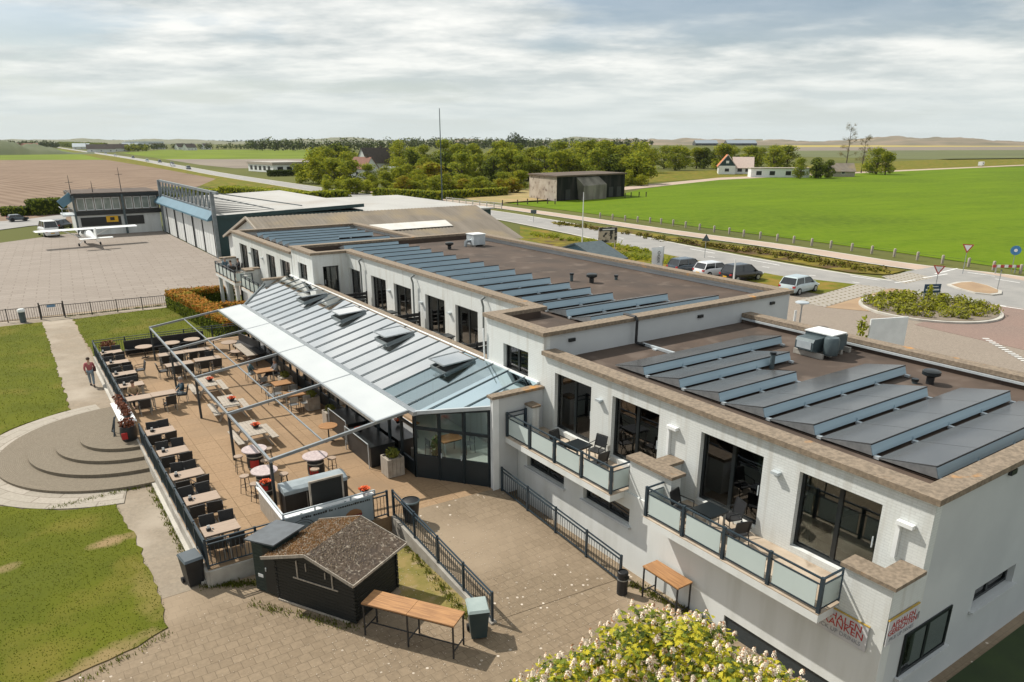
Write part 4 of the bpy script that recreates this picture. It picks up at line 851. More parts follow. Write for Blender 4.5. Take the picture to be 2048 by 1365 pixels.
# ---------------------------------------------------------------- railings
def railing(name, label, pts, h=1.0, pitch=1.5, m=None, bars=.13, rails=(1.0, .86, .1), barr=.012, cat='railing', group=None, zs=None):
    m = m or M_teal; P = [Vector(p) for p in pts]; o_ = P[0].copy(); t = thing(name, label, cat, tuple(o_), group=group)
    rl = MB(); br = MB()
    for a, b_ in zip(P[:-1], P[1:]):
        a = a - o_; b_ = b_ - o_; Lh = (b_ - a).length; n = max(1, round(Lh / pitch)); up = Vector((0, 0, 1))
        for i in range(n + 1):
            if i == 0 and a.length > 0: continue
            c = a + (b_ - a) * i / n; MB().box(c.x - .035, c.x + .035, c.y - .035, c.y + .035, c.z, c.z + h + .04).build('post', m, t)
        for z in rails: rl.bar(a + up * z * h, b_ + up * z * h, .045, .035)
        nb = int(Lh / bars)
        for i in range(1, nb):
            c = a + (b_ - a) * i / nb; br.tube(c + up * h * rails[-1], c + up * h * rails[1], barr, barr, 4, 0, False)
    rl.build('rails', m, t); br.build('bars', m, t)
    return t
railing('terrace_railing', 'dark blue steel railing along the left edge of the terrace, from hut to planters', [(3.47, 22.32, 0), (3.47, 34.6, 0)], pitch=1.55, group='steel railings round the terrace')
railing('terrace_railing', 'dark blue steel railing on the far half of the terrace edge beside the walking person', [(3.47, 38.6, 0), (3.47, 51.95, 0)], pitch=1.65, group='steel railings round the terrace')
railing('terrace_railing', 'steel railing on the white low wall behind the wheelie bin and shed', [(3.47, 22.31, 0), (9.72, 22.31, 0)], pitch=1.6, group='steel railings round the terrace')
railing('terrace_railing', 'railing at the back of the terrace in front of the far lawn', [(3.5, 52.05, 0), (12.4, 51.9, 0)], pitch=1.75, group='steel railings round the terrace')
railing('ramp_railing', 'galvanised railing sloping down between the ramp and the earth strip by the hut', [(9.9, 22.2, 0.02), (9.9, 15.6, -.58)], pitch=1.65, group='sloping ramp railings')
railing('ramp_railing', 'dark railing sloping down along the foot of the white hotel wall', [(14.32, 21.75, -.05), (14.42, 15.0, -.6)], pitch=1.6, group='sloping ramp railings')
M_iron = mat('dark_iron', (.03, .03, .03), (.06, .05, .045), rough=.6)
railing('apron_fence', 'low iron bar fence between the gate and the rusty hedge', [(3.05, 68.65, -.6), (10.6, 68.2, -.6)], h=1.05, pitch=2.1, m=M_iron, bars=.17, rails=(.98, .97, .12), barr=.014, cat='fence', group='low fences at the apron')
railing('apron_fence', 'low iron bar fence left of the gate by the path', [(-14, 70.2, -.6), (1.35, 68.9, -.6)], h=1.05, pitch=2.1, m=M_iron, bars=.17, rails=(.98, .97, .12), barr=.014, cat='fence', group='low fences at the apron')
gt = thing('garden_gate', 'iron gate with small blue notice between path and apron', 'gate', (1.45, 68.85, -.6))
mb = MB(); mb.bar((0, 0, 1.15), (1.5, -.15, 1.15), .05).bar((0, 0, .12), (1.5, -.15, .12), .05).bar((0, 0, .1), (0, 0, 1.15), .05).bar((1.5, -.15, .1), (1.5, -.15, 1.15), .05)
for i in range(1, 11): mb.tube((i * .136, -.0136 * i, .12), (i * .136, -.0136 * i, 1.13), .013, n=4)
mb.build('gate_leaf', M_iron, gt); MB().box(-.12, -.02, -.05, .05, 0, 1.35).build('gate_post', M_iron, gt); MB().box(1.53, 1.63, -.2, -.1, 0, 1.35).build('gate_post', M_iron, gt)
MB().box(.45, 1.05, -.12, -.10, .92, 1.12).build('notice', mat('blue_notice', (.15, .28, .45), rough=.6), gt)
# ---------------------------------------------------------------- furniture prototypes
def wicker_chair():
    t = thing('wicker_chair', 'x', 'chair')
    MB().box(-.24, .24, -.23, .23, .40, .46).build('seat', M_wicker, t)
    b = MB(); b.add([(-.24, .20, .46), (.24, .20, .46), (.25, .30, .90), (-.25, .30, .90), (-.24, .25, .46), (.24, .25, .46), (.25, .345, .90), (-.25, .345, .90)], [(0, 1, 2, 3), (4, 7, 6, 5), (0, 4, 5, 1), (1, 5, 6, 2), (2, 6, 7, 3), (3, 7, 4, 0)]); b.build('backrest', M_wicker, t)
    for s in (-1, 1):
        a = MB(); a.path([(s * .26, -.20, .02), (s * .26, -.20, .66), (s * .26, .24, .68)], .016, 6); a.build('armrest', M_black, t)
        MB().tube((s * .23, .22, 0), (s * .23, .20, .42), .016, n=6).build('leg', M_metal, t); MB().tube((s * .23, -.20, 0), (s * .23, -.20, .42), .016, n=6).build('leg', M_metal, t)
    return t
def cafe_table(name='terrace_table', lx=1.15, ly=.75, m=None):
    t = thing(name, 'x', 'table')
    MB().box(-lx / 2, lx / 2, -ly / 2, ly / 2, .70, .74).build('tabletop', m or M_tabw, t)
    f = MB(); f.box(-lx / 2 + .03, -lx / 2 + .06, -ly / 2 + .06, ly / 2 - .06, .64, .70).box(lx / 2 - .06, lx / 2 - .03, -ly / 2 + .06, ly / 2 - .06, .64, .70).box(-lx / 2 + .06, lx / 2 - .06, -ly / 2 + .06, -ly / 2 + .09, .64, .70).box(-lx / 2 + .06, lx / 2 - .06, ly / 2 - .09, ly / 2 - .06, .64, .70); f.build('apron_frame', M_black, t)
    for sx in (-1, 1):
        for sy in (-1, 1): MB().box(sx * (lx / 2 - .08) - .025, sx * (lx / 2 - .08) + .025, sy * (ly / 2 - .08) - .025, sy * (ly / 2 - .08) + .025, 0, .70).build('leg', M_metal, t)
    return t
CH = Proto(wicker_chair()); TB = Proto(cafe_table()); TB2 = Proto(cafe_table(lx=1.45, ly=.75))
def chair(x, y, rz, lab, z=0): return CH.put((x, y, z), rz, lab, 'black wicker chairs on the terrace')
def jit(a=.07): return random.uniform(-a, a)
rows = [('near', [33.98, 31.25, 28.55, 26.08, 23.45]), ('far', [49.6, 47.0, 44.35, 41.95])]
sidesx = {0: ('far side', 1), 1: ('near side', -1)}
lc = 0
for nm, ys in rows:
    for i, y in enumerate(ys):
        k = (len(ys) - 1 - i) if nm == 'near' else (len(ys) - 1 - i)
        tb = '%s %s-group table by the left railing' % (ORD[k], nm)
        TB.put((4.2, y, 0), jit(.02), 'weathered brown terrace table by the left railing, %s of the %s group from the camera' % (ORD[k], nm), 'tables along the left railing')
        for sy, sn in ((1, 'beyond'), (-1, 'in front of')):
            for sx, xn in ((-1, 'railing side'), (1, 'aisle side')):
                if nm == 'near' and i == 4 and sy == -1 and sx == 1: pass
                off = .62 if sy == 1 else .60
                if nm == 'far' and i == 3 and sy == -1: continue
                chair(4.2 + sx * .30 + jit(), y + sy * off + jit(), (0 if sy > 0 else pi) + jit(.22), 'black wicker chair, %s, %s the %s' % (xn, sn, tb))
def menu_box():
    t = thing('menu_holder', 'x', 'menu holder'); MB().box(-.07, .07, -.05, .05, 0, .09).build('box', M_black, t); MB().box(-.045, .045, -.01, .01, .09, .20).build('menu_card', M_paintw, t); MB().lathe([(.03, 0), (.03, .05), (.0, .05)], (.14, .03, 0), 10).build('ashtray', M_metal, t); return t
MH = Proto(menu_box())
for nm, ys in rows:
    for i, y in enumerate(ys): MH.put((3.83 + jit(), y + jit(), .74), jit(.5), 'black menu holder with white card on the %s %s-group railing table' % (ORD[len(ys) - 1 - i], nm), 'menu holders on the tables')
# people table
TB.put((4.15, 39.45, 0), 0, 'table where the woman in beige sits, beside the left railing', 'tables along the left railing')
TB.put((5.32, 39.5, 0), 0, 'pale table beside the seated man in the blue shirt', 'tables along the left railing')
chair(4.1, 40.55, 0, 'black wicker chair under the seated woman in beige'); chair(6.25, 39.75, -pi / 2 - .3, 'black wicker chair under the seated man in blue')
chair(4.3, 38.75, pi, 'black wicker chair in front of the woman in beige, next to the flower planters'); chair(5.45, 38.6, pi + .1, 'black wicker chair with metal legs in front of the seated man')
# middle groups
TB2.put((7.15, 47.2, 0), 0, 'left half of the long brown table under the farthest pergola bay', 'middle terrace tables'); TB2.put((8.62, 47.25, 0), 0, 'right half of the long brown table under the farthest pergola bay', 'middle terrace tables')
TB2.put((7.1, 44.65, 0), .03, 'brown table left of the pergola beam in the fourth bay', 'middle terrace tables'); TB2.put((8.7, 44.85, 0), -.02, 'brown table right of the pergola beam in the fourth bay', 'middle terrace tables')
for x, y, r, l in ((6.7, 46.5, pi, 'leftmost'), (7.4, 46.5, pi, 'second from left'), (8.2, 46.55, pi + .1, 'second from right'), (8.85, 46.55, pi - .1, 'rightmost')): chair(x, y, r, 'black wicker chair on the near side of the long brown table, %s' % l)
for x, y, r, l in ((6.9, 47.9, 0, 'left'), (7.7, 47.95, .1, 'middle'), (8.6, 47.9, 0, 'right')): chair(x, y, r, 'black wicker chair beyond the long brown table, %s one' % l)
chair(6.8, 43.95, pi, 'left chair in front of the left brown table in the fourth pergola bay'); chair(7.45, 43.95, pi, 'right chair in front of the left brown table in the fourth pergola bay')
chair(7.0, 45.3, 0, 'chair beyond the left brown table in the fourth pergola bay'); chair(9.05, 45.55, 0, 'chair beyond the right brown table in the fourth pergola bay')
chair(8.35, 44.15, pi - .05, 'left chair in front of the right brown table in the fourth pergola bay'); chair(9.05, 44.2, pi, 'right chair in front of the right brown table in the fourth pergola bay'); chair(5.15, 45.7, -pi / 2, 'lone chair standing in the aisle by the third far table')
chair(6.2, 44.7, -pi / 2 + pi, 'chair at the left head of the left brown table in the fourth bay')
# round tables
def round_table(r=.45, m=None):
    t = thing('round_table', 'x', 'table')
    MB().lathe([(0, .70), (r, .70), (r, .735), (0, .74)], n=24).build('tabletop', m or M_tabw, t)
    MB().lathe([(.035, .05), (.03, .70)], n=8).build('column', M_black, t)
    f = MB()
    for a in range(4): f.bar((0, 0, .04), (cos(a * pi / 2 + .6) * .3, sin(a * pi / 2 + .6) * .3, .02), .05, .03)
    f.build('foot', M_black, t); return t
RT = Proto(round_table(.5))
for (x, y), l in zip([(6.05, 49.9), (7.68, 49.95), (8.95, 50.15), (10.75, 48.0), (10.1, 49.4)], ['leftmost, before the dark bench', 'second from left, before the dark bench', 'third from left, before the dark bench', 'rightmost near the awning', 'partly behind the pergola beam']):
    RT.put((x, y, 0), 0, 'round pale table at the back of the terrace, %s' % l, 'round tables at the back')
RT.put((10.72, 46.1, 0), 0, 'round bistro table standing alone near the awning edge', 'round tables at the back', .8)
def bench(name, label, x0, x1, y, rz=0, ln=None, loc=None):
    t = thing(name, label, 'bench', loc or (x0, y, 0), rz); W = ln or (x1 - x0)
    MB().box(0, W, -.5, -.02, .36, .42).build('seat', M_black, t); MB().box(0, W, 0, .06, .02, .92).build('backrest', M_black, t)
    n = max(2, int(W / 1.2))
    for i in range(n + 1): MB().box(W * i / n - .03 + (0.03 if i == 0 else -.03 if i == n else 0), W * i / n + .03 + (0.03 if i == 0 else -.03 if i == n else 0), -.46, -.40, 0, .36).build('leg', M_black, t)
    return t
bench('long_bench', 'long black bench with high back along the back railing of the terrace', 5.1, 9.9, 51.2)
bench('long_bench', 'black bench with high back under the far end of the awning', 0, 0, 0, rz=radians(-82), ln=4.2, loc=(11.7, 49.4, 0))
pt = thing('wooden_ledge_table', 'long dark slatted table in front of the conservatory under the awning end', 'table', (11.1, 45.6, 0))
MB().box(-.3, .3, -1.6, 1.6, .7, .75).build('tabletop', M_grayw, pt)
for sx in (-.22, .22):
    for sy in (-1.5, 1.5): MB().box(sx - .03, sx + .03, sy - .03, sy + .03, 0, .7).build('leg', M_black, pt)
# picnic tables with orange bowls
def picnic():
    t = thing('picnic_table', 'x', 'picnic table'); 
    a = MB()
    for k in range(5): a.box(-.37 + k * .15, -.37 + k * .15 + .14, -.95, .95, .72, .76)
    a.build('tabletop', M_grayw, t)
    for s in (-1, 1):
        b = MB()
        for k in range(2): b.box(s * (.66 + .15 * k) - .07, s * (.66 + .15 * k) + .07, -.95, .95, .42, .46)
        b.build('bench_seat', M_grayw, t)
    for y in (-.65, .65):
        f = MB()
        for s in (-1, 1): f.bar((s * .66, y, 0), (s * .22, y, .72), .045, .09)
        f.bar((-.82, y + .05, .40), (.82, y + .05, .40), .04, .09); f.build('a_frame', M_grayw, t)
    return t
def bowl():
    t = thing('flower_bowl', 'x', 'flower bowl'); MB().lathe([(.10, 0), (.17, .12), (.15, .13), (.1, .06)], n=14).build('pot', M_black, t)
    f = MB(); rnd = random.Random(2)
    for i in range(90):
        a = rnd.uniform(0, 6.3); r = rnd.uniform(0, .20); z = .14 + .09 * cos(r / .2 * 1.3) + rnd.uniform(-.02, .02); s = .03; c = Vector((cos(a) * r, sin(a) * r, z))
        n = Vector((rnd.uniform(-1, 1), rnd.uniform(-1, 1), 1.2)).normalized(); u = n.orthogonal().normalized() * s; v = n.cross(u)
        f.add([c - u - v, c + u - v, c + u + v, c - u + v], [(0, 1, 2, 3)])
    f.build('orange_flowers', M_orange, t, fix=False); return t
PT = Proto(picnic()); FB = Proto(bowl())
for i, (x, y) in enumerate([(7.68, 32.0), (7.75, 36.3), (7.62, 40.2)]):
    PT.put((x, y, 0), jit(.04) - .03, 'weathered wooden picnic table with orange flower bowl, %s from the camera' % ORD[i], 'picnic tables under the pergola')
    FB.put((x + .12, y - .1, .76), 0, 'orange flowers in a black bowl on the %s picnic table' % ORD[i], 'orange flower bowls')
# barrel tables and stools
def barrel():
    t = thing('barrel_table', 'x', 'barrel table')
    MB().lathe([(.25, 0), (.32, .2), (.345, .45), (.32, .75), (.27, .95), (0, .95)], n=18).build('barrel', M_black, t)
    for z, r in ((.22, .33), (.7, .332)): MB().lathe([(r, z), (r + .006, z), (r + .006, z + .05), (r, z + .05)], n=18).build('hoop', M_metal, t)
    MB().lathe([(0, .97), (.5, .97), (.5, 1.01), (0, 1.012)], n=26).build('tabletop', M_pink, t)
    n_ = 7; vs = []
    for k in range(n_): a = radians(-150 + 60 * k / (n_ - 1)); vs += [(cos(a) * .352, sin(a) * .352, .30), (cos(a) * .345, sin(a) * .345, .62)]
    e = MB(); e.add(vs, [(2 * i, 2 * i + 2, 2 * i + 3, 2 * i + 1) for i in range(n_ - 1)]); e.build('red_emblem', M_red, t, fix=False)
    return t
def stool():
    t = thing('bar_stool', 'x', 'stool'); MB().lathe([(0, .70), (.18, .70), (.18, .745), (0, .75)], n=16).build('seat', M_tabw, t)
    for k in range(4):
        a = k * pi / 2 + .4; MB().tube((cos(a) * .20, sin(a) * .20, 0), (cos(a) * .13, sin(a) * .13, .70), .013, n=5).build('leg', M_black, t)
    r = MB(); r.path([(cos(i * pi / 6) * .165, sin(i * pi / 6) * .165, .32) for i in range(13)], .01, 4); r.build('foot_ring', M_black, t); return t
BT = Proto(barrel()); ST = Proto(stool())
for (x, y), l in zip([(6.9, 28.9), (6.62, 26.6), (8.72, 26.85)], ['back left, beside the last picnic table', 'front left, near the bar counter', 'right, behind the bar']):
    BT.put((x, y, 0), random.uniform(-.3, .3), 'black barrel table with pinkish round top, %s' % l, 'barrel tables')
for (x, y), l in zip([(6.3, 29.15), (7.55, 29.3), (7.1, 28.15), (5.98, 27.1), (6.12, 26.2), (7.3, 26.45), (8.45, 26.2), (9.4, 26.85)],
    ['left of the back barrel table', 'right of the back barrel table', 'in front of the back barrel table', 'behind left of the front barrel table', 'left of the front barrel table', 'right of the front barrel table', 'in front of the right barrel table', 'right of the right barrel table']):
    ST.put((x, y, 0), random.uniform(0, 1.5), 'slim bar stool with pale round seat, %s' % l, 'bar stools')
FB.put((6.3, 25.35, .95), 0, 'orange flowers at the left back end of the bar counter', 'orange flower bowls'); FB.put((9.0, 22.62, 1.02), 0, 'orange flowers at the right end of the bar counter', 'orange flower bowls'); FB.put((11.2, 28.2, 1.02), 0, 'orange flowers on the dark counter under the awning', 'orange flower bowls')
# bar
bar = thing('outdoor_bar', 'white-topped outdoor bar counter with slatted wooden sides behind the hut', 'bar', (6.0, 22.45, 0))
def lb(fn, name, m, root):
    mb = MB(Matrix.Translation(-root.location)); fn(mb); return mb.build(name, m, root)
def slats(mb):
    for k in range(16): mb.box(6.02, 6.06, 22.62 + k * .175, 22.62 + k * .175 + .155, .02, .92)
lb(slats, 'side_slats', M_grayw, bar)
def slats2(mb):
    for k in range(19): mb.box(6.08 + k * .17, 6.08 + k * .17 + .15, 22.5, 22.54, .02, .9)
lb(slats2, 'front_slats', M_grayw, bar)
lb(lambda mb: mb.box(5.95, 6.12, 22.4, 25.4, .92, .97), 'counter_top', M_paintw, bar); lb(lambda mb: mb.box(6.12, 9.3, 22.4, 22.72, .92, .968), 'counter_top', M_paintw, bar)
def brail(mb):
    mb.bar((6.0, 22.42, 1.12), (9.3, 22.42, 1.12), .05).bar((6.0, 22.42, 1.12), (6.0, 25.4, 1.12), .05)
    for p in ((6.0, 22.42), (6.0, 25.4), (9.3, 22.42), (7.1, 22.42), (8.4, 22.42)): mb.bar((*p, .9), (*p, 1.12), .05)
lb(brail, 'top_rail', M_lmetal, bar)
cab = thing('refrigerated_cabinet', 'long black bar cabinet with rounded pale metal top behind the counter', 'cabinet', (6.6, 24.1, 0))
MB().box(0, 2.35, 0, .75, .05, .95).build('body', M_black, cab)
MB().extr([(-.02, .95), (.0, 1.08), (.15, 1.16), (.45, 1.2), (.7, 1.16), (.78, .95)], 'x', -.02, 2.37).build('rounded_top', mat('dull_steel_top', (.30, .345, .37), (.24, .28, .30), rough=.45, scale=3), cab)
for x in (.8, 1.6): MB().box(x - .01, x + .01, -.012, -.002, .1, .9).build('door_seam', M_metal, cab)
cb = thing('menu_board', 'large black menu board with pale frame standing on the bar counter', 'board', (7.75, 22.95, .1))
MB().box(-.56, .56, -.02, .02, .3, 1.65).build('black_panel', mat('chalk_black', (.008, .01, .01), rough=.7), cb)
f = MB(); f.box(-.62, -.56, -.03, .03, .0, 1.71).box(.56, .62, -.03, .03, .0, 1.71).box(-.56, .56, -.03, .03, 1.65, 1.71).box(-.56, .56, -.03, .03, .24, .3); f.build('frame', M_grayw, cb)
bn = thing('food_banner', 'grey banner with burger pictures fixed to the railing behind the hut', 'banner', (7.55, 22.24, .05))
MB().box(-1.55, 1.58, -.015, .0, .02, 1.0).build('cloth', mat('banner_grey', (.27, .32, .35), (.22, .27, .30), rough=.7), bn)
lt_ = MB(); rnl = random.Random(9); xl_ = -1.0
while xl_ < 1.45:
    wl_ = rnl.uniform(.03, .075); lt_.box(xl_, xl_ + wl_, -.022, -.016, .83, .83 + rnl.uniform(.05, .085)); xl_ += wl_ + rnl.choice((.02, .02, .03, .08))
lt_.build('blurred_lettering', M_dark, bn)
for cx_, cz_ in ((.85, .45), (0.05, .36)):
    q = MB(Matrix.Translation((cx_, -.03, cz_))); q.lathe([(.001, 0), (.30, .0), (.28, .1), (.12, .2), (.001, .22)], n=14, sy=.05); q.build('burger_bun', mat('bun_brown', (.25, .12, .05), rough=.7), bn)
    q = MB(); q.box(cx_ - .3, cx_ + .3, -.04, -.016, cz_ - .08, cz_ - .005); q.build('burger_patty', mat('meat_red', (.18, .02, .02), rough=.7), bn)
q = MB(Matrix.Translation((-1.0, -.018, .5)) @ Matrix.Rotation(pi / 2, 4, 'X')); q.path([(cos(i * pi / 12) * .42, sin(i * pi / 12) * .3, 0) for i in range(25)], .012, 4); q.path([(cos(i * pi / 12) * .32, sin(i * pi / 12) * .22, 0) for i in range(25)], .01, 4); q.build('round_emblem', M_dark, bn)
rg = thing('rubbish_sacks', 'dark round bin on the ramp side of the railing corner', 'bin', (10.3, 21.6, 0.0)); MB().lathe([(.24, 0), (.3, .5), (.32, .75), (.26, .78), (.0, .8)], n=14).build('drum', M_black, rg); MB().lathe([(.33, .72), (.34, .78), (.3, .8)], n=14).build('rim', M_hv, rg)
# under the awning
M_yplant = mat('yellow_green_leaf', (.22, .20, .02), (.10, .13, .015), rough=.8, scale=6)
def foliage(c, r, n, s, seed, mats, mb=None):
    mb = mb or MB(); rnd = random.Random(seed)
    for i in range(n):
        d = Vector((rnd.gauss(0, 1), rnd.gauss(0, 1), rnd.gauss(0, 1))).normalized() * (rnd.random() ** .4); p = Vector((c[0] + d.x * r[0], c[1] + d.y * r[1], c[2] + d.z * r[2]))
        nn = Vector((rnd.uniform(-1, 1), rnd.uniform(-1, 1), rnd.uniform(-.2, 1))).normalized(); u = nn.orthogonal().normalized(); u.rotate(Matrix.Rotation(rnd.uniform(0, 6), 3, nn)); v = nn.cross(u); ss = s * rnd.uniform(.6, 1.3)
        mb.add([p - u * ss, p + v * ss * .5, p + u * ss, p - v * ss * .5], [(0, 1, 2, 3)], rnd.randrange(mats))
    return mb
def planter(w_=.6, h=.7):
    t = thing('wooden_planter', 'x', 'planter'); b = MB()
    for k in range(4):
        a = -w_ / 2 + k * w_ / 4
        for s in (-1, 1): b.box(a + .005, a + w_ / 4 - .005, s * w_ / 2 - .02, s * w_ / 2 + .02, .02, h); b.box(s * w_ / 2 - .02, s * w_ / 2 + .02, a + .005, a + w_ / 4 - .005, .021, h - .002)
    b.box(-w_ / 2 + .03, w_ / 2 - .03, -w_ / 2 + .03, w_ / 2 - .03, .1, h - .06); b.build('box', M_grayw, t)
    foliage((0, 0, h + .12), (w_ * .42, w_ * .42, .2), 260, .07, 3, 1).build('plant', M_yplant, t, fix=False); return t
PL = Proto(planter())
for x, y, l, s in ((11.45, 34.9, 'standing farther back under the awning', 1), (11.45, 32.3, 'in the middle of the awning', 1), (11.45, 25.5, 'largest, beside the conservatory front door', 1.15), (11.4, 38.9, 'deep under the awning behind the seated guests', 1)):
    PL.put((x, y, 0), 0, 'square wooden planter with yellow-green plant, %s' % l, 'wooden planters', s)
TW = Proto(cafe_table('teak_table', 1.0, .8, M_wood))
TW.put((10.9, 37.8, 0), 0, 'orange-brown wooden table under the awning edge, farther one', 'teak tables under the awning'); TW.put((10.9, 35.6, 0), 0, 'orange-brown wooden table under the awning edge, nearer one', 'teak tables under the awning')
TW.put((10.75, 40.6, 0), 0, 'wooden table between the two guests under the awning', 'teak tables under the awning')
RT2 = round_table(.42, M_wood); RT2.location = (10.6, 30.4, 0); tag(RT2, 'small bistro table with brown wooden top in front of the awning', 'table')
def steel_chair():
    t = thing('steel_chair', 'x', 'chair'); MB().box(-.21, .21, -.2, .2, .43, .455).build('seat', M_metal, t); MB().box(-.2, .2, .2, .225, .6, .86).build('backrest', M_metal, t)
    f = MB()
    for s in (-1, 1): f.path([(s * .2, -.2, 0), (s * .2, -.19, .43)], .014).path([(s * .2, .24, 0), (s * .2, .2, .43), (s * .2, .22, .86)], .014)
    f.build('frame', M_black, t); return t
SC = Proto(steel_chair())
for x, y, r, l in ((10.35, 37.0, pi, 'between the two teak tables on the left'), (11.15, 36.9, pi, 'between the two teak tables on the right'), (10.5, 34.9, pi, 'in front of the nearer teak table, left'), (11.1, 34.85, pi, 'in front of the nearer teak table, right'), (10.3, 38.7, .2, 'beyond the farther teak table'), (10.0, 36.9, pi / 2, 'at the left end of the farther teak table')):
    SC.put((x, y, 0), r, 'metal terrace chair %s' % l, 'metal chairs under the awning')
for i, (x0, x1, y0, y1) in enumerate(((10.95, 12.05, 26.5, 29.0), (11.2, 12.05, 29.5, 31.6))):
    t = thing('serving_counter', 'dark serving counter with %s under the near end of the awning' % ('glass guard, nearest one,' if i == 0 else 'black top, farther one,'), 'counter', (x0, y0, 0), group='dark serving counters')
    MB().box(0, x1 - x0, 0, y1 - y0, 0.02, .9).build('cabinet', M_black, t); MB().box(-.04, x1 - x0, -.04, y1 - y0 + .04, .9, .95).build('worktop', M_dark, t)
    r = MB(); r.bar((-.1, 0, 1.1), (-.1, y1 - y0, 1.1), .03).bar((-.1, 0, 0), (-.1, 0, 1.1), .03).bar((-.1, y1 - y0, 0), (-.1, y1 - y0, 1.1), .03); r.build('guard_rail', M_lmetal, t)
# inside the conservatory
for i, (x, y) in enumerate(((14.4, 26.0), (13.6, 28.6), (14.8, 31.0))):
    TW.put((x, y, .02), .2 * i, 'wooden table inside the conservatory, %s behind the front door' % ORD[i], 'tables inside the conservatory')
for i, (x, y, r) in enumerate(((13.6, 26.1, pi / 2), (15.1, 25.6, -pi / 2), (13.3, 29.4, 0), (14.4, 30.2, pi))):
    SC.put((x, y, .02), r, 'chair inside the conservatory, %s from the front door' % ORD[i], 'chairs inside the conservatory')
pt = thing('potted_palm', 'tall potted plant just inside the conservatory door', 'plant', (13.2, 25.0, .02)); MB().lathe([(.14, 0), (.2, .35), (.17, .35)], n=12).build('pot', M_conc, pt)
foliage((0, 0, .9), (.22, .22, .55), 160, .12, 5, 1).build('leaves', mat('palm_green', (.06, .12, .03), (.10, .16, .04), rough=.6), pt, fix=False)
# planters at the steps
pt = thing('flower_trestle', 'white trestle table full of red-brown flowers in the gap of the left railing', 'flower stand', (3.25, 38.1, -.1))
MB().box(-.35, .35, -1.7, 1.7, .62, .67).build('trestle_top', M_paintw, pt)
for y in (-1.4, 1.4):
    f = MB(); f.bar((-.3, y, -.1), (-.05, y, .62), .05).bar((.3, y, -.1), (.05, y, .62), .05); f.build('trestle_leg', M_metal, pt)
M_rust = mat('russet_leaf', (.14, .045, .02), (.22, .07, .03), rough=.8, scale=8)
for i, y in enumerate((-1.2, -.3, .6, 1.35)):
    p = thing('flower_pot', 'pot of russet flowers on the white trestle, %s from the camera' % ORD[i], 'flower pot', (3.28, 38.1 + y, .57), group='russet flower pots on the trestle')
    MB().lathe([(.12, 0), (.18, .2), (.15, .2)], n=12).build('pot', M_dark, p); foliage((0, 0, .32), (.27, .27, .18), 150, .06, 10 + i, 1).build('flowers', M_rust, p, fix=False)
pt = thing('flower_barrel', 'black barrel with red emblem and russet flowers at the foot of the trestle', 'flower barrel', (3.12, 35.75, -.12))
MB().lathe([(.28, 0), (.36, .3), (.37, .5), (.33, .75), (.28, .75), (.28, .65), (0, .65)], n=18).build('barrel', M_black, pt)
MB().box(-.35, -.1, -.38, -.345, .25, .55).build('red_emblem', M_red, pt); foliage((0, 0, .9), (.36, .36, .25), 260, .07, 21, 1).build('flowers', M_rust, pt, fix=False)
pt = thing('flower_pot', 'bushy russet plant in the far left corner of the terrace', 'flower pot', (4.2, 51.3, 0)); MB().lathe([(.2, 0), (.28, .4), (.22, .4)], n=12).build('pot', M_dark, pt); foliage((0, 0, .75), (.5, .35, .35), 220, .09, 22, 1).build('flowers', M_rust, pt, fix=False)
pt = thing('ladder_stand', 'small wooden A-stand on the round steps beside the planters', 'stand', (2.55, 36.9, -.13)); f = MB(); f.bar((0, -.4, 0), (.2, 0, .9), .05).bar((0, .4, 0), (.2, 0, .9), .05).bar((.05, -.3, .2), (.05, .3, .2), .04); f.build('frame', M_teal, pt)
# ---------------------------------------------------------------- hut, shed, bins, high tables
A0 = Vector((6.5, 17.76)); da = Vector((-.494, .869)); db = Vector((.874, .486))   # da along the front to the left, db backwards
hut = thing('wooden_hut', 'black log hut with mossy shingle roof in the foreground', 'hut', (A0.x, A0.y, -.6))
TH = Matrix(((da.x, db.x, 0, 0), (da.y, db.y, 0, 0), (0, 0, 1, 0), (0, 0, 0, 1)))
HW, HD, HE, HR = 2.95, 2.15, 1.6, 2.1
M_log = mat('black_stained_log', (.006, .008, .008), (.011, .013, .0125), rough=.6, scale=4, stretch=(1, 1, 8), bump=.4)
mb = MB(TH)
nb = 14
for k in range(nb):
    z0 = .04 + k * (HE - .04) / nb; z1 = z0 + (HE - .04) / nb - .012
    mb.box(0, HW, 0, .06, z0, z1).box(0, HW, HD - .06, HD, z0, z1).box(0, .06, .06, HD - .06, z0, z1).box(HW - .06, HW, .06, HD - .06, z0, z1)
    for xx in (0, HW):
        for yy in (.03, HD - .03): mb.box(xx - .05, xx + .05, yy - .04, yy + .04, z0 + .01, z1 - .005) if k % 2 == 0 else mb.box(xx - .04, xx + .04, yy - .05, yy + .05, z0 + .01, z1 - .005)
mb.box(.02, HW - .02, .02, HD - .02, .02, HE - .1)
mb.add([(0, 0, HE), (HW, 0, HE), (HW / 2, 0, HR - .05), (0, .06, HE), (HW, .06, HE), (HW / 2, .06, HR - .05)], [(0, 1, 2), (3, 5, 4), (0, 2, 5, 3), (2, 1, 4, 5)]).add([(0, HD - .06, HE), (HW, HD - .06, HE), (HW / 2, HD - .06, HR - .05), (0, HD, HE), (HW, HD, HE), (HW / 2, HD, HR - .05)], [(0, 1, 2), (3, 5, 4), (0, 2, 5, 3), (2, 1, 4, 5)])
mb.build('log_wall', M_log, hut)
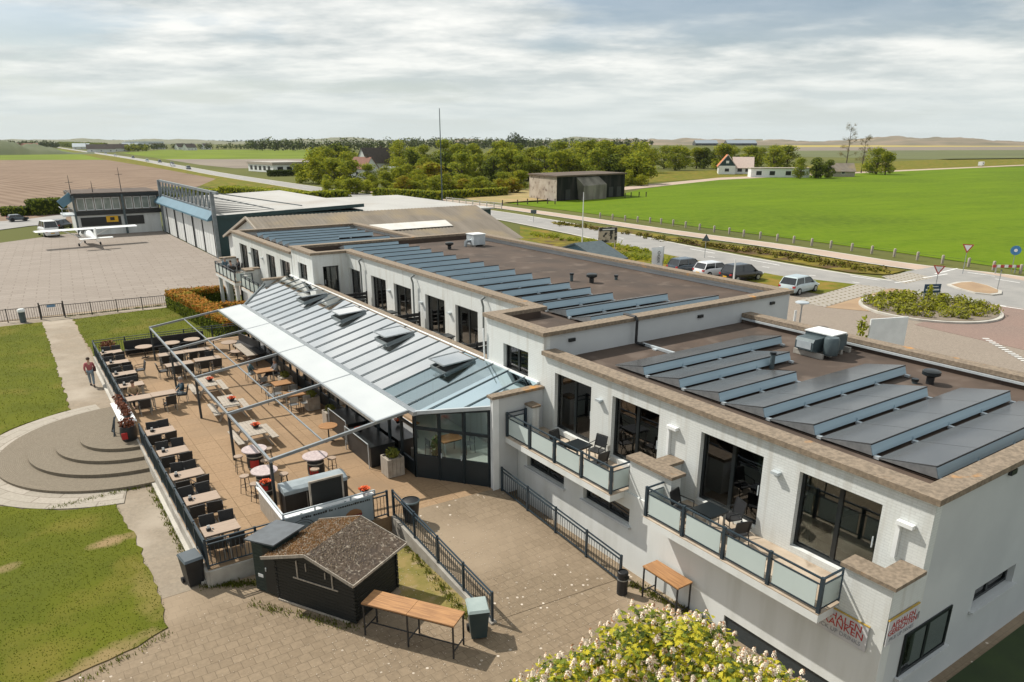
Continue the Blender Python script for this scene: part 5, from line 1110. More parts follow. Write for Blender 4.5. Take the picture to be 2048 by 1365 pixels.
# mossy roof: two slopes with scattered moss
M_moss = mat('moss_roof', (.07, .034, .013), (.12, .058, .018), rough=.95, scale=2.5, c=(.30, .24, .18), cs=14, clo=.58, chi=.68, bump=.9, bs=22, detail=8)
M_shing = mat('shingle_roof', (.055, .040, .030), (.095, .068, .048), rough=.95, scale=3, c=(.28, .24, .19), cs=9, clo=.56, chi=.7, bump=.9, bs=18, detail=8)
def slope(x0, x1, z0, z1, m, nm, nmoss, mats):
    q = MB(TH); n = 26; vs = []; rnd = random.Random(4)
    for i in range(n + 1):
        for j in range(n + 1):
            u = i / n; v = j / n; vs.append((x0 + (x1 - x0) * u, -.28 + (HD + .5) * v, z0 + (z1 - z0) * u + rnd.uniform(0, .018)))
    q.add(vs, [(i * (n + 1) + j, (i + 1) * (n + 1) + j, (i + 1) * (n + 1) + j + 1, i * (n + 1) + j + 1) for i in range(n) for j in range(n)])
    q.add([(x0, -.28, z0 - .05), (x1, -.28, z1 - .05), (x1, HD + .22, z1 - .05), (x0, HD + .22, z0 - .05)], [(0, 1, 2, 3)])
    for k in range(nmoss):
        u = rnd.random(); v = rnd.random(); s = rnd.uniform(.012, .035); c = (x0 + (x1 - x0) * u, -.26 + (HD + .46) * v, z0 + (z1 - z0) * u + .012)
        if len(mats) > 1 and nm == 'slope_right' and u < .35 and rnd.random() < .8: continue
        hh = rnd.uniform(.01, .04); mi = 1 if rnd.random() < .7 else 2
        q.add([(c[0] - s, c[1] - s * .6, c[2]), (c[0] + s, c[1] - s * .8, c[2]), (c[0] + s * .4, c[1] + s, c[2]), (c[0], c[1], c[2] + hh)], [(0, 1, 3), (1, 2, 3), (2, 0, 3)], mi)
    return q.build(nm, mats, hut, fix=False)
M_m1 = mat('moss_clump', (.17, .085, .02), (.10, .05, .015), rough=.95, scale=3); M_m2 = mat('pale_petal_litter', (.28, .23, .17), rough=.9); M_m3 = mat('grey_moss', (.20, .15, .10), (.11, .08, .055), rough=.95, scale=3)
slope(-.25, HW / 2, HE - .02, HR, M_shing, 'slope_right', 1500, [M_shing, M_m3, M_m2]); slope(HW + .25, HW / 2, HE - .02, HR, M_moss, 'slope_left', 2200, [M_moss, M_m1, M_m2])
t = MB(TH)
for yy in (-.29, HD + .23): t.bar((-.27, yy, HE - .05), (HW / 2, yy, HR - .01), .025, .10).bar((HW + .27, yy, HE - .05), (HW / 2, yy, HR - .01), .025, .10)
t.bar((-.26, -.28, HE - .05), (-.26, HD + .22, HE - .05), .03, .08)
t.build('barge_board', M_grayw, hut)
t = MB(TH); t.box(.55, 2.25, -.03, -.002, .98, 1.02).box(.72, .76, -.03, -.002, 1.02, 1.5).box(2.05, 2.09, -.03, -.002, 1.02, 1.62).box(1.7, 1.73, -.03, -.002, 1.35, 1.62).box(.98, 1.01, -.03, -.002, 1.28, 1.5); t.build('hatch_trim', M_grayw, hut)
MB(TH).box(.2, HW, -.05, -.01, 0, .05).build('base_board', M_grayw, hut)
SA = A0 + da * (HW + .02)
shed = thing('tool_shed', 'small dark green lean-to shed attached left of the mossy hut', 'shed', (SA.x, SA.y, -.6))
M_shed = mat('dark_green_boards', (.012, .024, .022), (.02, .034, .03), rough=.6, stretch=(1, 1, 10), scale=3)
mb = MB(TH); mb.box(0.1, .95, .1, 1.25, 0.02, 1.78)
for k in range(13): mb.box(.08, .97, .075, .1, .05 + k * .13, .05 + k * .13 + .12)
for k in range(13): mb.box(.95, .975, .1, 1.25, .05 + k * .13, .05 + k * .13 + .12)
mb.build('board_wall', M_shed, shed)
mb = MB(TH); vs = [(-.05, -.02, 1.92), (1.15, -.02, 1.84), (1.15, 1.38, 1.84), (-.05, 1.38, 1.92)]; vs += [(a, b_, c - .05) for a, b_, c in vs]
mb.add(vs, [(0, 1, 2, 3), (4, 7, 6, 5), (0, 4, 5, 1), (1, 5, 6, 2), (2, 6, 7, 3), (3, 7, 4, 0)]); mb.build('flat_roof', mat('grey_felt', (.10, .115, .13), (.075, .085, .095), rough=.7, scale=3), shed)
MB(TH).box(.08, .5, .045, .072, .1, 1.7).build('door', mat('shed_door', (.008, .012, .014), rough=.5), shed); MB(TH).box(.42, .46, .02, .04, .85, .97).build('handle', M_lmetal, shed); MB(TH).box(.62, .82, .06, .074, .55, .66).build('label_plate', M_paintw, shed)
def high_table(name, label, p, q, wd, z0=-.6, h=1.1, group=None, split=1):
    p = Vector(p); q = Vector(q); d = (q - p); Ln = d.length; rz = math.atan2(d.y, d.x); t = thing(name, label, 'high table', (p.x, p.y, z0), rz, group)
    for k in range(split): MB().box(Ln * k / split + .006, Ln * (k + 1) / split - .006, -wd / 2, wd / 2, h - .045, h).build('tabletop', M_wood, t)
    f = MB(); f.box(.02, Ln - .02, -wd / 2 + .02, -wd / 2 + .05, h - .085, h - .046).box(.02, Ln - .02, wd / 2 - .05, wd / 2 - .02, h - .085, h - .046); f.bar((.05, 0, .22), (Ln - .05, 0, .22), .03)
    for x in [.05 + (Ln - .1) * k / split for k in range(split + 1)]: f.bar((x, -wd / 2 + .04, .22), (x, wd / 2 - .04, .22), .03)
    f.build('steel_frame', M_black, t)
    for x in [.05 + (Ln - .1) * k / split for k in range(split + 1)]:
        for s in (-1, 1): MB().box(x - .02, x + .02, s * (wd / 2 - .035) - .02, s * (wd / 2 - .035) + .02, 0, h - .085).build('leg', M_black, t)
    return t
high_table('high_table', 'long high wooden table with black steel legs against the right side of the hut', (6.78, 17.38), (8.43, 14.96), .72, group='high tables with wooden tops', split=2)
high_table('high_table', 'short high wooden table standing against the white hotel wall', (14.78, 14.1), (14.78, 12.6), .62, group='high tables with wooden tops')
M_bin = mat('green_bin_plastic', (.02, .04, .045), (.028, .05, .055), rough=.45); M_lid = mat('pale_green_lid', (.33, .39, .375), (.26, .32, .31), rough=.4)
def wheelie(label, loc, rz, lidm, bodym):
    t = thing('wheelie_bin', label, 'wheelie bin', loc, rz, 'wheelie bins')
    mb = MB(); mb.add([(-.22, -.25, .05), (.22, -.25, .05), (.22, .2, .05), (-.22, .2, .05), (-.29, -.33, .95), (.29, -.33, .95), (.29, .3, .95), (-.29, .3, .95)], [(0, 3, 2, 1), (4, 5, 6, 7), (0, 1, 5, 4), (1, 2, 6, 5), (2, 3, 7, 6), (3, 0, 4, 7)]); mb.build('body', bodym, t)
    l = MB(); l.add([(-.31, -.36, .955), (.31, -.36, .955), (.31, .34, .99), (-.31, .34, .99), (-.27, -.3, 1.02), (.27, -.3, 1.02), (.27, .3, 1.06), (-.27, .3, 1.06)], [(0, 3, 2, 1), (4, 5, 6, 7), (0, 1, 5, 4), (1, 2, 6, 5), (2, 3, 7, 6), (3, 0, 4, 7)]); l.build('lid', lidm, t)
    MB().tube((-.22, .40, .93), (.22, .40, .93), .02).build('handle', bodym, t)
    for s in (-1, 1): MB().tube((s * .22, .27, .1), (s * .29, .27, .1), .1, n=14).build('wheel', M_tyre, t)
    return t
wheelie('dark green wheelie bin with pale lid at the lower end of the ramp railing', (9.25, 15.35, -.6), -.4, M_lid, M_bin); wheelie('black wheelie bin with grey lid at the left corner of the terrace wall', (3.05, 22.75, -.6), .15, mat('grey_lid', (.08, .10, .115), rough=.45), M_black)
ab = thing('ashtray_bin', 'round black litter bin at the end of the railing by the hotel wall', 'litter bin', (14.1, 14.55, -.6)); MB().lathe([(.17, 0), (.17, .78), (.15, .8), (.15, .76), (0, .76)], n=18).build('body', M_black, ab); MB().lathe([(.172, .52), (.18, .52), (.18, .55), (.172, .55)], n=18).build('band', M_metal, ab); MB().box(-.1, .1, -.176, -.165, .58, .68).build('opening', M_dark, ab)
ab = thing('litter_bin', 'blue-grey litter bin with white top beside the low apron fence', 'litter bin', (.15, 68.5, -.6)); MB().lathe([(.22, 0), (.24, .85), (.0, .85)], n=14).build('body', M_hv, ab); MB().lathe([(.27, .85), (.27, 1.0), (.2, 1.08), (0, 1.1)], n=14).build('cap', M_paintw, ab)
# balcony furniture
def garden_chair():
    t = thing('balcony_chair', 'x', 'chair'); MB().box(-.24, .24, -.22, .22, .40, .43).build('seat', M_black, t)
    b = MB(); b.add([(-.22, .2, .5), (.22, .2, .5), (.22, .3, .88), (-.22, .3, .88)], [(0, 1, 2, 3)]); b.bar((-.23, .19, .42), (-.23, .31, .9), .03).bar((.23, .19, .42), (.23, .31, .9), .03).bar((-.23, .31, .9), (.23, .31, .9), .03); b.build('backrest', M_black, t, fix=False)
    for s in (-1, 1):
        a = MB(); a.path([(s * .27, -.22, 0), (s * .27, -.22, .62), (s * .27, .26, .64)], .015); a.path([(s * .25, .28, 0), (s * .25, .2, .42)], .015); a.build('side_frame', M_dark, t)
    return t
GC = Proto(garden_chair()); GT = Proto(cafe_table('balcony_table', .75, .75, M_dark))
zb = 2.165
GT.put((15.25, 18.35, zb), .1, 'dark square table on the second nearest balcony', 'balcony tables'); GT.put((15.35, 12.45, zb), 0, 'dark square table on the nearest balcony', 'balcony tables')
GC.put((15.15, 19.25, zb), .1, 'black chair left of the table on the second nearest balcony', 'balcony chairs'); GC.put((15.95, 18.15, zb), -pi / 2 + .2, 'black chair by the wall behind the table on the second nearest balcony', 'balcony chairs'); GC.put((15.3, 17.3, zb), pi, 'black chair right of the table on the second nearest balcony', 'balcony chairs')
GC.put((15.25, 13.4, zb), .2, 'black chair left of the table on the nearest balcony', 'balcony chairs'); GC.put((16.0, 12.2, zb), -pi / 2 - .3, 'black chair by the wall behind the table on the nearest balcony', 'balcony chairs'); GC.put((15.4, 11.5, zb), pi - .3, 'black chair right of the table on the nearest balcony', 'balcony chairs')
GT.put((15.5, 64.6, 2.2), 0, 'dark table between the people on the far balcony', 'balcony tables')
for i, (y) in enumerate((28.2, 31.5, 35.6, 38.2, 42.6)):
    GC.put((17.4, y, 2.7), random.uniform(0, 6), 'dark chair on the hotel roof terrace, %s behind the brown parapet' % ORD[i], 'roof terrace chairs')
    GT.put((17.9, y + .9, 2.7), 0, 'dark table on the hotel roof terrace, %s behind the brown parapet' % ORD[i], 'roof terrace tables')
# ---------------------------------------------------------------- vegetation tools
M_leafA = mat('bright_leaf', (.40, .40, .03), (.24, .27, .02), rough=.8, scale=.35, world=True, c=(.40, .36, .03), cs=.8, clo=.55, chi=.7, spec=.15)
M_leafB = mat('mid_leaf', (.22, .26, .026), (.13, .17, .02), rough=.8, scale=.35, world=True, spec=.15)
M_leafC = mat('dark_leaf', (.065, .09, .016), (.04, .06, .012), rough=.8, scale=.4, world=True, spec=.15)
M_leafO = mat('autumn_leaf', (.33, .21, .02), (.22, .17, .02), rough=.8, scale=.5, world=True, spec=.15)
for q_ in (M_leafA, M_leafB, M_leafO, M_leafC): leafy(q_)
M_bark = mat('tree_bark', (.10, .08, .06), (.06, .05, .04), rough=.95, scale=3)
def leafcloud(mb, lobes, n, s, rnd, mats=1, shell=.55):
    tot = sum(r ** 2 for _, r in lobes)
    for c, r in lobes:
        for i in range(int(n * r * r / tot)):
            d = Vector((rnd.gauss(0, 1), rnd.gauss(0, 1), rnd.gauss(0, 1))).normalized(); rr = r * (shell + (1 - shell) * rnd.random() ** .6) * rnd.uniform(.85, 1.12)
            p = Vector(c) + Vector((d.x * rr, d.y * rr, d.z * rr * .85)); nn = (d + Vector((rnd.uniform(-.8, .8), rnd.uniform(-.8, .8), rnd.uniform(-.3, .9)))).normalized()
            u = nn.orthogonal().normalized(); u.rotate(Matrix.Rotation(rnd.uniform(0, 6.28), 3, nn)); v = nn.cross(u); a = s * rnd.uniform(.55, 1.35)
            mb.add([p - u * a, p - v * a * .6 + nn * a * .15, p + u * a, p + v * a * .6 + nn * a * .15], [(0, 1, 2, 3)], rnd.randrange(mats))
def tree_proto(name, h, w_, lm, seed, leaves=2600, s=.24, low=.05, nl=24, open_=0):
    rnd = random.Random(seed); t = thing(name, 'x', 'tree'); tk = MB(); th = h * .45
    tk.tube((0, 0, 0), (rnd.uniform(-.1, .1), rnd.uniform(-.1, .1), th), h * .028, h * .016, 8); limbs = []
    for i in range(7):
        a = i * 2.4 + rnd.uniform(-.4, .4); z0 = th * rnd.uniform(.5, 1); L_ = w_ * rnd.uniform(.5, .85); e = Vector((cos(a) * L_, sin(a) * L_, z0 + h * rnd.uniform(.15, .45)))
        tk.tube((0, 0, z0), e, h * .012, h * .004, 5)
    tk.tube((0, 0, th * .9), (0, 0, h * .9), h * .015, h * .004, 6); tk.build('trunk', M_bark, t)
    lobes = []
    for i in range(nl):
        a = rnd.uniform(0, 6.28); q = rnd.random(); z = h * (low + (1 - low) * q * .86 + .06); env = w_ * math.sqrt(max(.08, 1 - ((q - .42) / .62) ** 2)); r = env * rnd.uniform(.25, 1.0) * .72
        lobes.append(((cos(a) * r, sin(a) * r, z), w_ * rnd.uniform(.28, .48)))
    lobes.append(((0, 0, h * .86), w_ * .4))
    c = MB(); leafcloud(c, lobes, leaves, s, rnd, 1 + (len(lm) - 1)); c.build('crown', lm, t, fix=False)
    return Proto(t)
TP = [tree_proto('broadleaf_tree', 8, 3.4, [M_leafA, M_leafA, M_leafB], 1), tree_proto('broadleaf_tree', 8, 3.0, [M_leafA, M_leafB], 2), tree_proto('broadleaf_tree', 8.5, 3.6, [M_leafB, M_leafB, M_leafA], 3),
      tree_proto('dark_tree', 8, 3.3, [M_leafC, M_leafB], 4), tree_proto('broadleaf_tree', 7, 3.6, [M_leafA, M_leafB], 5, low=.08), tree_proto('orange_tinted_tree', 6, 3.0, [M_leafO, M_leafA], 6, low=.1)]
KN = ['bright green', 'fresh green', 'mid green', 'dark green', 'low bushy green', 'yellowish']
rt = random.Random(11)
def pt_tree(px, py, top, kind=None, sx=1.0):
    p = G(px, py, -.62); k = kind if kind is not None else rt.choices(range(6), (5, 5, 4, 3, 3, .5))[0]
    dist = (Vector((p.x, p.y)) ).length; hgt = (py - top) * dist / 1600.0
    base = [8, 8, 8.5, 8, 7, 6][k]; sc_ = hgt / base
    return p, k, sc_
def place_trees(lst, where, group):
    for i, (px, py, top, kind, wd) in enumerate(lst):
        p, k, s = pt_tree(px, py, top, kind)
        lab = '%s tree %s, %d percent across the picture' % (KN[k], where, round(px / 20.48))
        TP[k].put((p.x, p.y, -.65), rt.uniform(0, 6.28), lab, group, (s * wd * 1.25, s * wd * 1.25, s))
back = []; x = 655
while x < 1300:
    back.append((x + rt.uniform(-8, 8), rt.uniform(338, 349), rt.uniform(281, 298), rt.choice((0, 1, 2, 2, 3)), rt.uniform(1.0, 1.3))); x += rt.uniform(17, 27)
place_trees([b_ for b_ in back if not (700 < b_[0] < 800)], 'in the back row beyond the road', 'trees of the belt beyond the road')
mid = []; x = 800
while x < 1285:
    mid.append((x + rt.uniform(-6, 6), rt.uniform(360, 368), rt.uniform(300, 318), rt.choice((0, 0, 1, 1, 2, 3, 4)), rt.uniform(.95, 1.25))); x += rt.uniform(17, 27)
place_trees(mid, 'in the front row by the bunker', 'trees of the belt beyond the road')
x = 1300; rgt = []
while x < 1570:
    rgt.append((x + rt.uniform(-6, 6), rt.uniform(332, 342), rt.uniform(293, 302), rt.choice((1, 2, 2, 3)), rt.uniform(1.0, 1.3))); x += rt.uniform(18, 28)
place_trees(rgt, 'right of the belt, near the farmhouse', 'trees near the farmhouse')
place_trees([(640, 368, 300, 0, 1.2), (672, 376, 318, 1, 1.3), (702, 379, 322, 1, 1.2), (735, 376, 330, 2, 1.1), (630, 345, 308, 3, 1.0), (612, 352, 326, 3, 1.0), (600, 366, 330, 4, 1.0), (655, 350, 300, 1, 1.3), (690, 352, 305, 0, 1.2)], 'by the road behind the hangar', 'roadside trees behind the hangar')
place_trees([(745, 382, 350, 2, 1.0), (775, 378, 345, 4, 1.2), (800, 384, 335, 1, 1.2), (835, 378, 338, 0, 1.2), (862, 372, 328, 5, 1.5), (815, 365, 330, 1, 1.2), (890, 386, 348, 1, 1.2), (925, 384, 350, 4, 1.2), (770, 365, 332, 0, 1.1), (1005, 384, 345, 2, 1.2), (965, 385, 352, 1, 1.0), (1040, 380, 340, 1, 1.2)], 'in the gardens across the road', 'garden trees along the road')
place_trees([(1270, 368, 335, 3, 1.1), (1255, 372, 340, 0, 1.1), (1600, 358, 320, 2, .8), (1632, 357, 318, 3, 1.2), (1655, 356, 322, 3, 1.1), (1752, 349, 303, 2, 1.1), (1770, 350, 308, 1, .9), (1445, 342, 290, 1, 1.2), (1500, 340, 297, 2, 1.3), (1545, 344, 300, 2, 1.2)], 'around the white farmhouse', 'trees near the farmhouse')
bush = []; x = 655
while x < 1300:
    if not 1045 < x < 1262: y = 386 + rt.uniform(-3, 3) if x < 1045 else 372; bush.append((x, y, y - rt.uniform(22, 34), rt.choice((4, 4, 0, 1, 5)), rt.uniform(1.2, 1.7)))
    x += rt.uniform(17, 25)
place_trees(bush, 'low in front of the belt', 'low shrubs in front of the belt')
# two tall sparse trees
for (px, py, top, lab) in ((1690, 346, 256, 'tall thin sparse brownish tree standing above the farmyard horizon'), (1722, 346, 282, 'thin wind-bent sparse tree right of the tall one')):
    p = G(px, py, -.62); h = (py - top) * p.xy.length / 1620; t = thing('sparse_tree', lab, 'tree', (p.x, p.y, -.65)); tk = MB(); rnd = random.Random(px); tips = []
    tk.tube((0, 0, 0), (.2, 0, h * .55), .28, .16, 7); tk.tube((.2, 0, h * .55), (0, 0, h * .97), .16, .04, 6)
    for i in range(22):
        z = h * rnd.uniform(.3, .95); a = rnd.uniform(0, 6.3); L_ = h * .16 * (1.1 - z / h) + .9; e = Vector((cos(a) * L_, sin(a) * L_, z + rnd.uniform(.4, 1.6))); tk.tube((.1, 0, z - .4), e, .06, .015, 4); tips.append((tuple(e), rnd.uniform(.8, 1.5)))
    tk.build('trunk', M_bark, t); c = MB(); leafcloud(c, tips, 1500, .15, rnd, 1, .1); c.build('crown', mat('sparse_leaf', (.20, .15, .05), (.13, .12, .03), rough=.85, scale=.5), t, fix=False)
# far woods as masses
def woods(name, label, pxs, wd, hgt, m, n, s=1.1, seed=3, rows=3):
    rnd = random.Random(seed); mb = MB(); pts = [G(x, y, -.62) for x, y in pxs]
    for a, b_ in zip(pts[:-1], pts[1:]):
        L_ = (b_ - a).length; k = max(2, int(L_ / (hgt * .55)))
        for i in range(k):
            for r_ in range(rows):
                c = a + (b_ - a) * ((i + rnd.random()) / k); c = c + Vector((rnd.uniform(-2, 2), r_ * wd / rows + rnd.uniform(-2, 2), 0)); h = hgt * rnd.uniform(.65, 1.08)
                leafcloud(mb, [((c.x, c.y, h * .62), h * .40), ((c.x + rnd.uniform(-2, 2), c.y, h * .35), h * .36)], n, s, rnd, len(m))
    o = mb.build(name, m, fix=False); tag(o, label, 'woodland'); o['kind'] = 'stuff'; return o
M_wf = mat('far_wood_leaf', (.15, .175, .05), (.09, .115, .035), rough=.9, scale=.08, world=True, spec=.1); M_wf2 = mat('far_wood_dark', (.08, .105, .04), (.055, .075, .03), rough=.9, scale=.08, world=True, spec=.1)
woods('woodland', 'long far wood in the middle distance left of the tall mast', [(505, 302), (600, 303), (700, 303), (840, 302)], 40, 17, [M_wf, M_wf2], 60, 1.5, 3)
woods('woodland', 'dark tree row before the horizon right of the tall mast', [(830, 300), (960, 299), (1080, 297), (1200, 297), (1300, 298)], 60, 18, [M_wf2, M_wf], 50, 1.7, 5)
woods('woodland', 'trees and scrub at the far left horizon beyond the pale meadow', [(-60, 298.5), (45, 298), (118, 297)], 40, 14, [M_wf, M_wf2], 60, 1.5, 7)
woods('woodland', 'village trees beside the far end of the road', [(120, 293), (150, 296), (185, 299), (215, 302)], 30, 10, [M_wf, M_leafB], 110, 1.0, 9, 2)
woods('woodland', 'garden trees right of the grey village house at the road', [(245, 303), (270, 304), (300, 304)], 20, 9, [M_wf, M_leafA], 110, 1.0, 10, 2)
woods('woodland', 'thin tree line of the village at the left middle distance', [(265, 302), (330, 300), (400, 300), (500, 300)], 25, 10, [M_wf, M_wf2], 50, 1.1, 13, 1)
woods('woodland', 'hazy wood right under the left horizon', [(60, 288), (300, 287), (500, 287), (840, 288)], 60, 16, [M_wf2], 22, 2.6, 15, 2)
woods('woodland', 'single dark clump of trees rising above the horizon in the centre', [(1027, 300), (1043, 300)], 14, 27, [M_wf2], 200, 1.5, 21, 2)
woods('woodland', 'dark clump of trees beyond the belt, right of centre', [(1275, 291), (1310, 291)], 20, 16, [M_wf2], 90, 1.8, 23, 1)
woods('woodland', 'low scrub patches in front of the dunes', [(1330, 289), (1370, 289)], 20, 9, [M_wf2], 60, 1.6, 25, 1)
# ---------------------------------------------------------------- hedges
def hedge(name, label, runs, mats, n=260, s=.05, cat='hedge', core=None, loc=None, z0=-.6, rnds=1):
    o0 = Vector((runs[0][0][0], runs[0][0][1], z0)); t = thing(name, label, cat, tuple(o0)); rnd = random.Random(rnds); c = MB(); lf = MB()
    for a, b_, wd, h in runs:
        a = Vector((a[0], a[1], 0)) - Vector((o0.x, o0.y, 0)); b_ = Vector((b_[0], b_[1], 0)) - Vector((o0.x, o0.y, 0)); d = b_ - a; L_ = d.length; d.normalize(); nn = Vector((-d.y, d.x, 0))
        c.bar(a + Vector((0, 0, h * .48)) + d * .15, b_ + Vector((0, 0, h * .48)) - d * .15, wd * .8, h * .88)
        area = L_ * (2 * h + wd) + 2 * wd * h
        for i in range(int(n * area)):
            u = rnd.uniform(0, L_); q = rnd.random() * (2 * h + wd)
            if q < h: sx, z, nv = -wd / 2, q, -nn
            elif q < h + wd: sx, z, nv = q - h - wd / 2, h, Vector((0, 0, 1))
            else: sx, z, nv = wd / 2, q - h - wd, nn
            if rnd.random() < 2 * wd * h / area: u = rnd.choice((0, L_)); sx = rnd.uniform(-wd / 2, wd / 2); z = rnd.uniform(0, h); nv = d if u else -d
            p = a + d * (u + rnd.gauss(0, .05)) + nn * (sx + rnd.gauss(0, .05)) + Vector((0, 0, max(.02, z + rnd.gauss(0, .05)))); k = (nv + Vector((rnd.uniform(-1, 1), rnd.uniform(-1, 1), rnd.uniform(-.6, 1))) * .8).normalized()
            uu = k.orthogonal().normalized(); uu.rotate(Matrix.Rotation(rnd.uniform(0, 6.28), 3, k)); vv = k.cross(uu); ss = s * rnd.uniform(.6, 1.5)
            mi = 0 if (len(mats) < 3 or z > h * .75) else (1 if rnd.random() < .55 else 2)
            if len(mats) >= 3 and rnd.random() < .15: mi = 1
            if len(mats) == 2: mi = rnd.randrange(2)
            lf.add([p - uu * ss, p - vv * ss * .6, p + uu * ss, p + vv * ss * .6], [(0, 1, 2, 3)], mi)
    c.build('branches', core or M_leafC, t); lf.build('leaves', mats, t, fix=False); return t
M_beech = mat('copper_hedge_top', (.46, .19, .02), (.30, .13, .018), rough=.8, scale=1.2, world=True, c=(.30, .28, .03), cs=.7, clo=.52, chi=.66, spec=.15)
hedge('beech_hedge', 'clipped copper-brown hedge enclosing a small yard at the end of the apron', [((11.3, 67.9), (12.6, 53.4), 1.5, 1.5), ((11.0, 67.4), (15.9, 67.0), 1.1, 1.5), ((12.6, 60.2), (15.0, 59.2), 1.0, 1.45)], [M_beech, M_leafB, M_leafC], 230, .07, rnds=3)
hedge('roadside_hedge', 'long green hedge behind the hangar roof along the road', [(tuple(G(455, 398)[:2]), tuple(G(600, 412)[:2]), 4, 3.4), (tuple(G(600, 412)[:2]), tuple(G(690, 405)[:2]), 4, 3.2), (tuple(G(330, 392)[:2]), tuple(G(455, 398)[:2]), 3, 2.6)], [M_leafA, M_leafB], 10, .3)
hedge('garden_hedge', 'long low hedge on the far side of the road in front of the gardens', [(tuple(G(750, 388)[:2]), tuple(G(880, 396)[:2]), 2.2, 2.0), (tuple(G(880, 393)[:2]), tuple(G(1010, 385)[:2]), 2.2, 1.8)], [M_leafA, M_leafB], 9, .28)
hedge('dark_hedge', 'dark clipped hedge in front of the long white flat-roofed house', [(tuple(G(536, 350)[:2]), tuple(G(612, 348)[:2]), 2.5, 2.2)], [M_leafC, M_leafC], 6, .35)
hedge('thicket', 'dense dark bushes left of the control building at the field edge', [(tuple(G(5, 425)[:2]), tuple(G(60, 424)[:2]), 3, 1.5), (tuple(G(60, 424)[:2]), tuple(G(128, 420)[:2]), 4, 2.8)], [M_leafC, M_leafB], 12, .25, cat='bushes')
# oval shrub bed in the car park
oc = Vector((63.9, 31.1, -.6)); oa = (5.1, 5.2); ang = radians(-34); ca, sa = cos(ang), sin(ang)
def ell(f, n=40): return [(oc.x + ca * cos(2 * pi * i / n) * oa[0] * f - sa * sin(2 * pi * i / n) * oa[1] * f, oc.y + sa * cos(2 * pi * i / n) * oa[0] * f + ca * sin(2 * pi * i / n) * oa[1] * f) for i in range(n)]
struct(MB().prism(ell(1.06), -.65, -.45).build('shrub_bed_kerb', M_kerb)); struct(MB().prism(ell(1.0), -.6, -.42).build('shrub_bed_soil', M_soil2))
t = thing('shrub_bed', 'oval bed of low yellow-green shrubs in the middle of the car park', 'shrubs', (oc.x, oc.y, -.45)); lf = MB(); rnd = random.Random(5)
for i in range(150):
    a = rnd.uniform(0, 6.28); q = math.sqrt(rnd.random()) * .95; x = ca * cos(a) * oa[0] * q - sa * sin(a) * oa[1] * q; y = sa * cos(a) * oa[0] * q + ca * sin(a) * oa[1] * q
    leafcloud(lf, [((x, y, .28), rnd.uniform(.35, .6))], 46, .12, rnd, 2, .5)
lf.build('leaves', [M_leafA, mat('shrub_yellow', (.17, .17, .02), (.10, .10, .015), rough=.8, scale=1, world=True)], t, fix=False)
# vegetation lumps on the verges
for nm, lab, px, n in (('verge_scrub', 'rough ochre vegetation on the verge between road and cycle path', [(1110, 447), (1348, 483), (1560, 512), (1760, 545)], 260), ('verge_weeds', 'tall weeds in the green verge behind the parked cars', [(1240, 512), (1348, 527), (1480, 553)], 120), ('verge_weeds', 'weeds on the green verge beyond the blue kiosk', [(1060, 470), (1200, 488), (1300, 508)], 100)):
    mb = MB(); rnd = random.Random(len(lab)); P_ = [G(*p, -.6) for p in px]
    for i in range(n):
        k = rnd.randrange(len(P_) - 1); p = P_[k] + (P_[k + 1] - P_[k]) * rnd.random() + Vector((rnd.gauss(0, .8), rnd.gauss(0, .8), 0)); leafcloud(mb, [((p.x, p.y, -.45), rnd.uniform(.25, .55))], 22, .14, rnd, 2, .4)
    o = mb.build(nm, [_M['rough_verge'], _M['dry_verge']] if nm == 'verge_scrub' else [M_leafA, M_leafB], fix=False); tag(o, lab, 'vegetation'); o['kind'] = 'stuff'
# ---------------------------------------------------------------- hangar
M_clad = mat('white_cladding', (.72, .74, .73), (.64, .66, .65), rough=.6, scale=.3, world=True, stretch=(1, 6, .3)); M_fas = mat('blue_fascia', (.095, .20, .27), (.08, .17, .23), rough=.5, scale=.5, world=True); M_grn = mat('dark_green_trim', (.012, .045, .05), rough=.5)
M_mem = mat('pale_membrane_roof', (.40, .395, .375), (.32, .315, .30), rough=.7, scale=.12, world=True, stretch=(1, .3, 1), c=(.33, .31, .28), cs=.15, clo=.55, chi=.72)
hg = thing('aircraft_hangar', 'long hangar with white sliding doors, blue fascia and pale flat roof beside the apron', 'hangar', (21.3, 95, -.6))
def hb(fn, name, m): mb = MB(Matrix.Translation((-21.3, -95, .6))); fn(mb); return mb.build(name, m, hg)
n = 6
for k in range(n):
    a = 95.2 + k * 34.4 / n; b_ = a + 34.4 / n - .05
    def dr(mb):
        mb.box(21.32 + (.08 if k % 2 else 0), 21.42 + (.08 if k % 2 else 0), a, b_, -.58, 4.0)
        for j in range(1, 4): mb.box(21.295 + (.08 if k % 2 else 0), 21.32 + (.08 if k % 2 else 0), a + (b_ - a) * j / 4 - .02, a + (b_ - a) * j / 4 + .02, -.5, 3.95)
    hb(dr, 'sliding_door', M_clad)
    hb(lambda mb: mb.box(21.2, 21.33, a - .09, a + .05, -.58, 4.0), 'door_rail', M_dark)
hb(lambda mb: mb.add([(20.6, 94.8, 3.95), (21.5, 94.8, 4.95), (21.5, 129.8, 4.95), (20.6, 129.8, 3.95), (20.6, 94.8, 3.75), (21.5, 94.8, 3.9), (21.5, 129.8, 3.9), (20.6, 129.8, 3.75)], [(0, 1, 2, 3), (4, 7, 6, 5), (0, 4, 5, 1), (3, 2, 6, 7), (0, 3, 7, 4), (1, 5, 6, 2)]), 'blue_fascia', M_fas)
hb(lambda mb: mb.box(21.6, 40.4, 94.6, 94.9, -.6, 4.2).box(21.6, 40.4, 129.5, 129.8, -.6, 4.2).box(40.1, 40.4, 94.9, 129.5, -.6, 4.2), 'side_wall', M_grn)
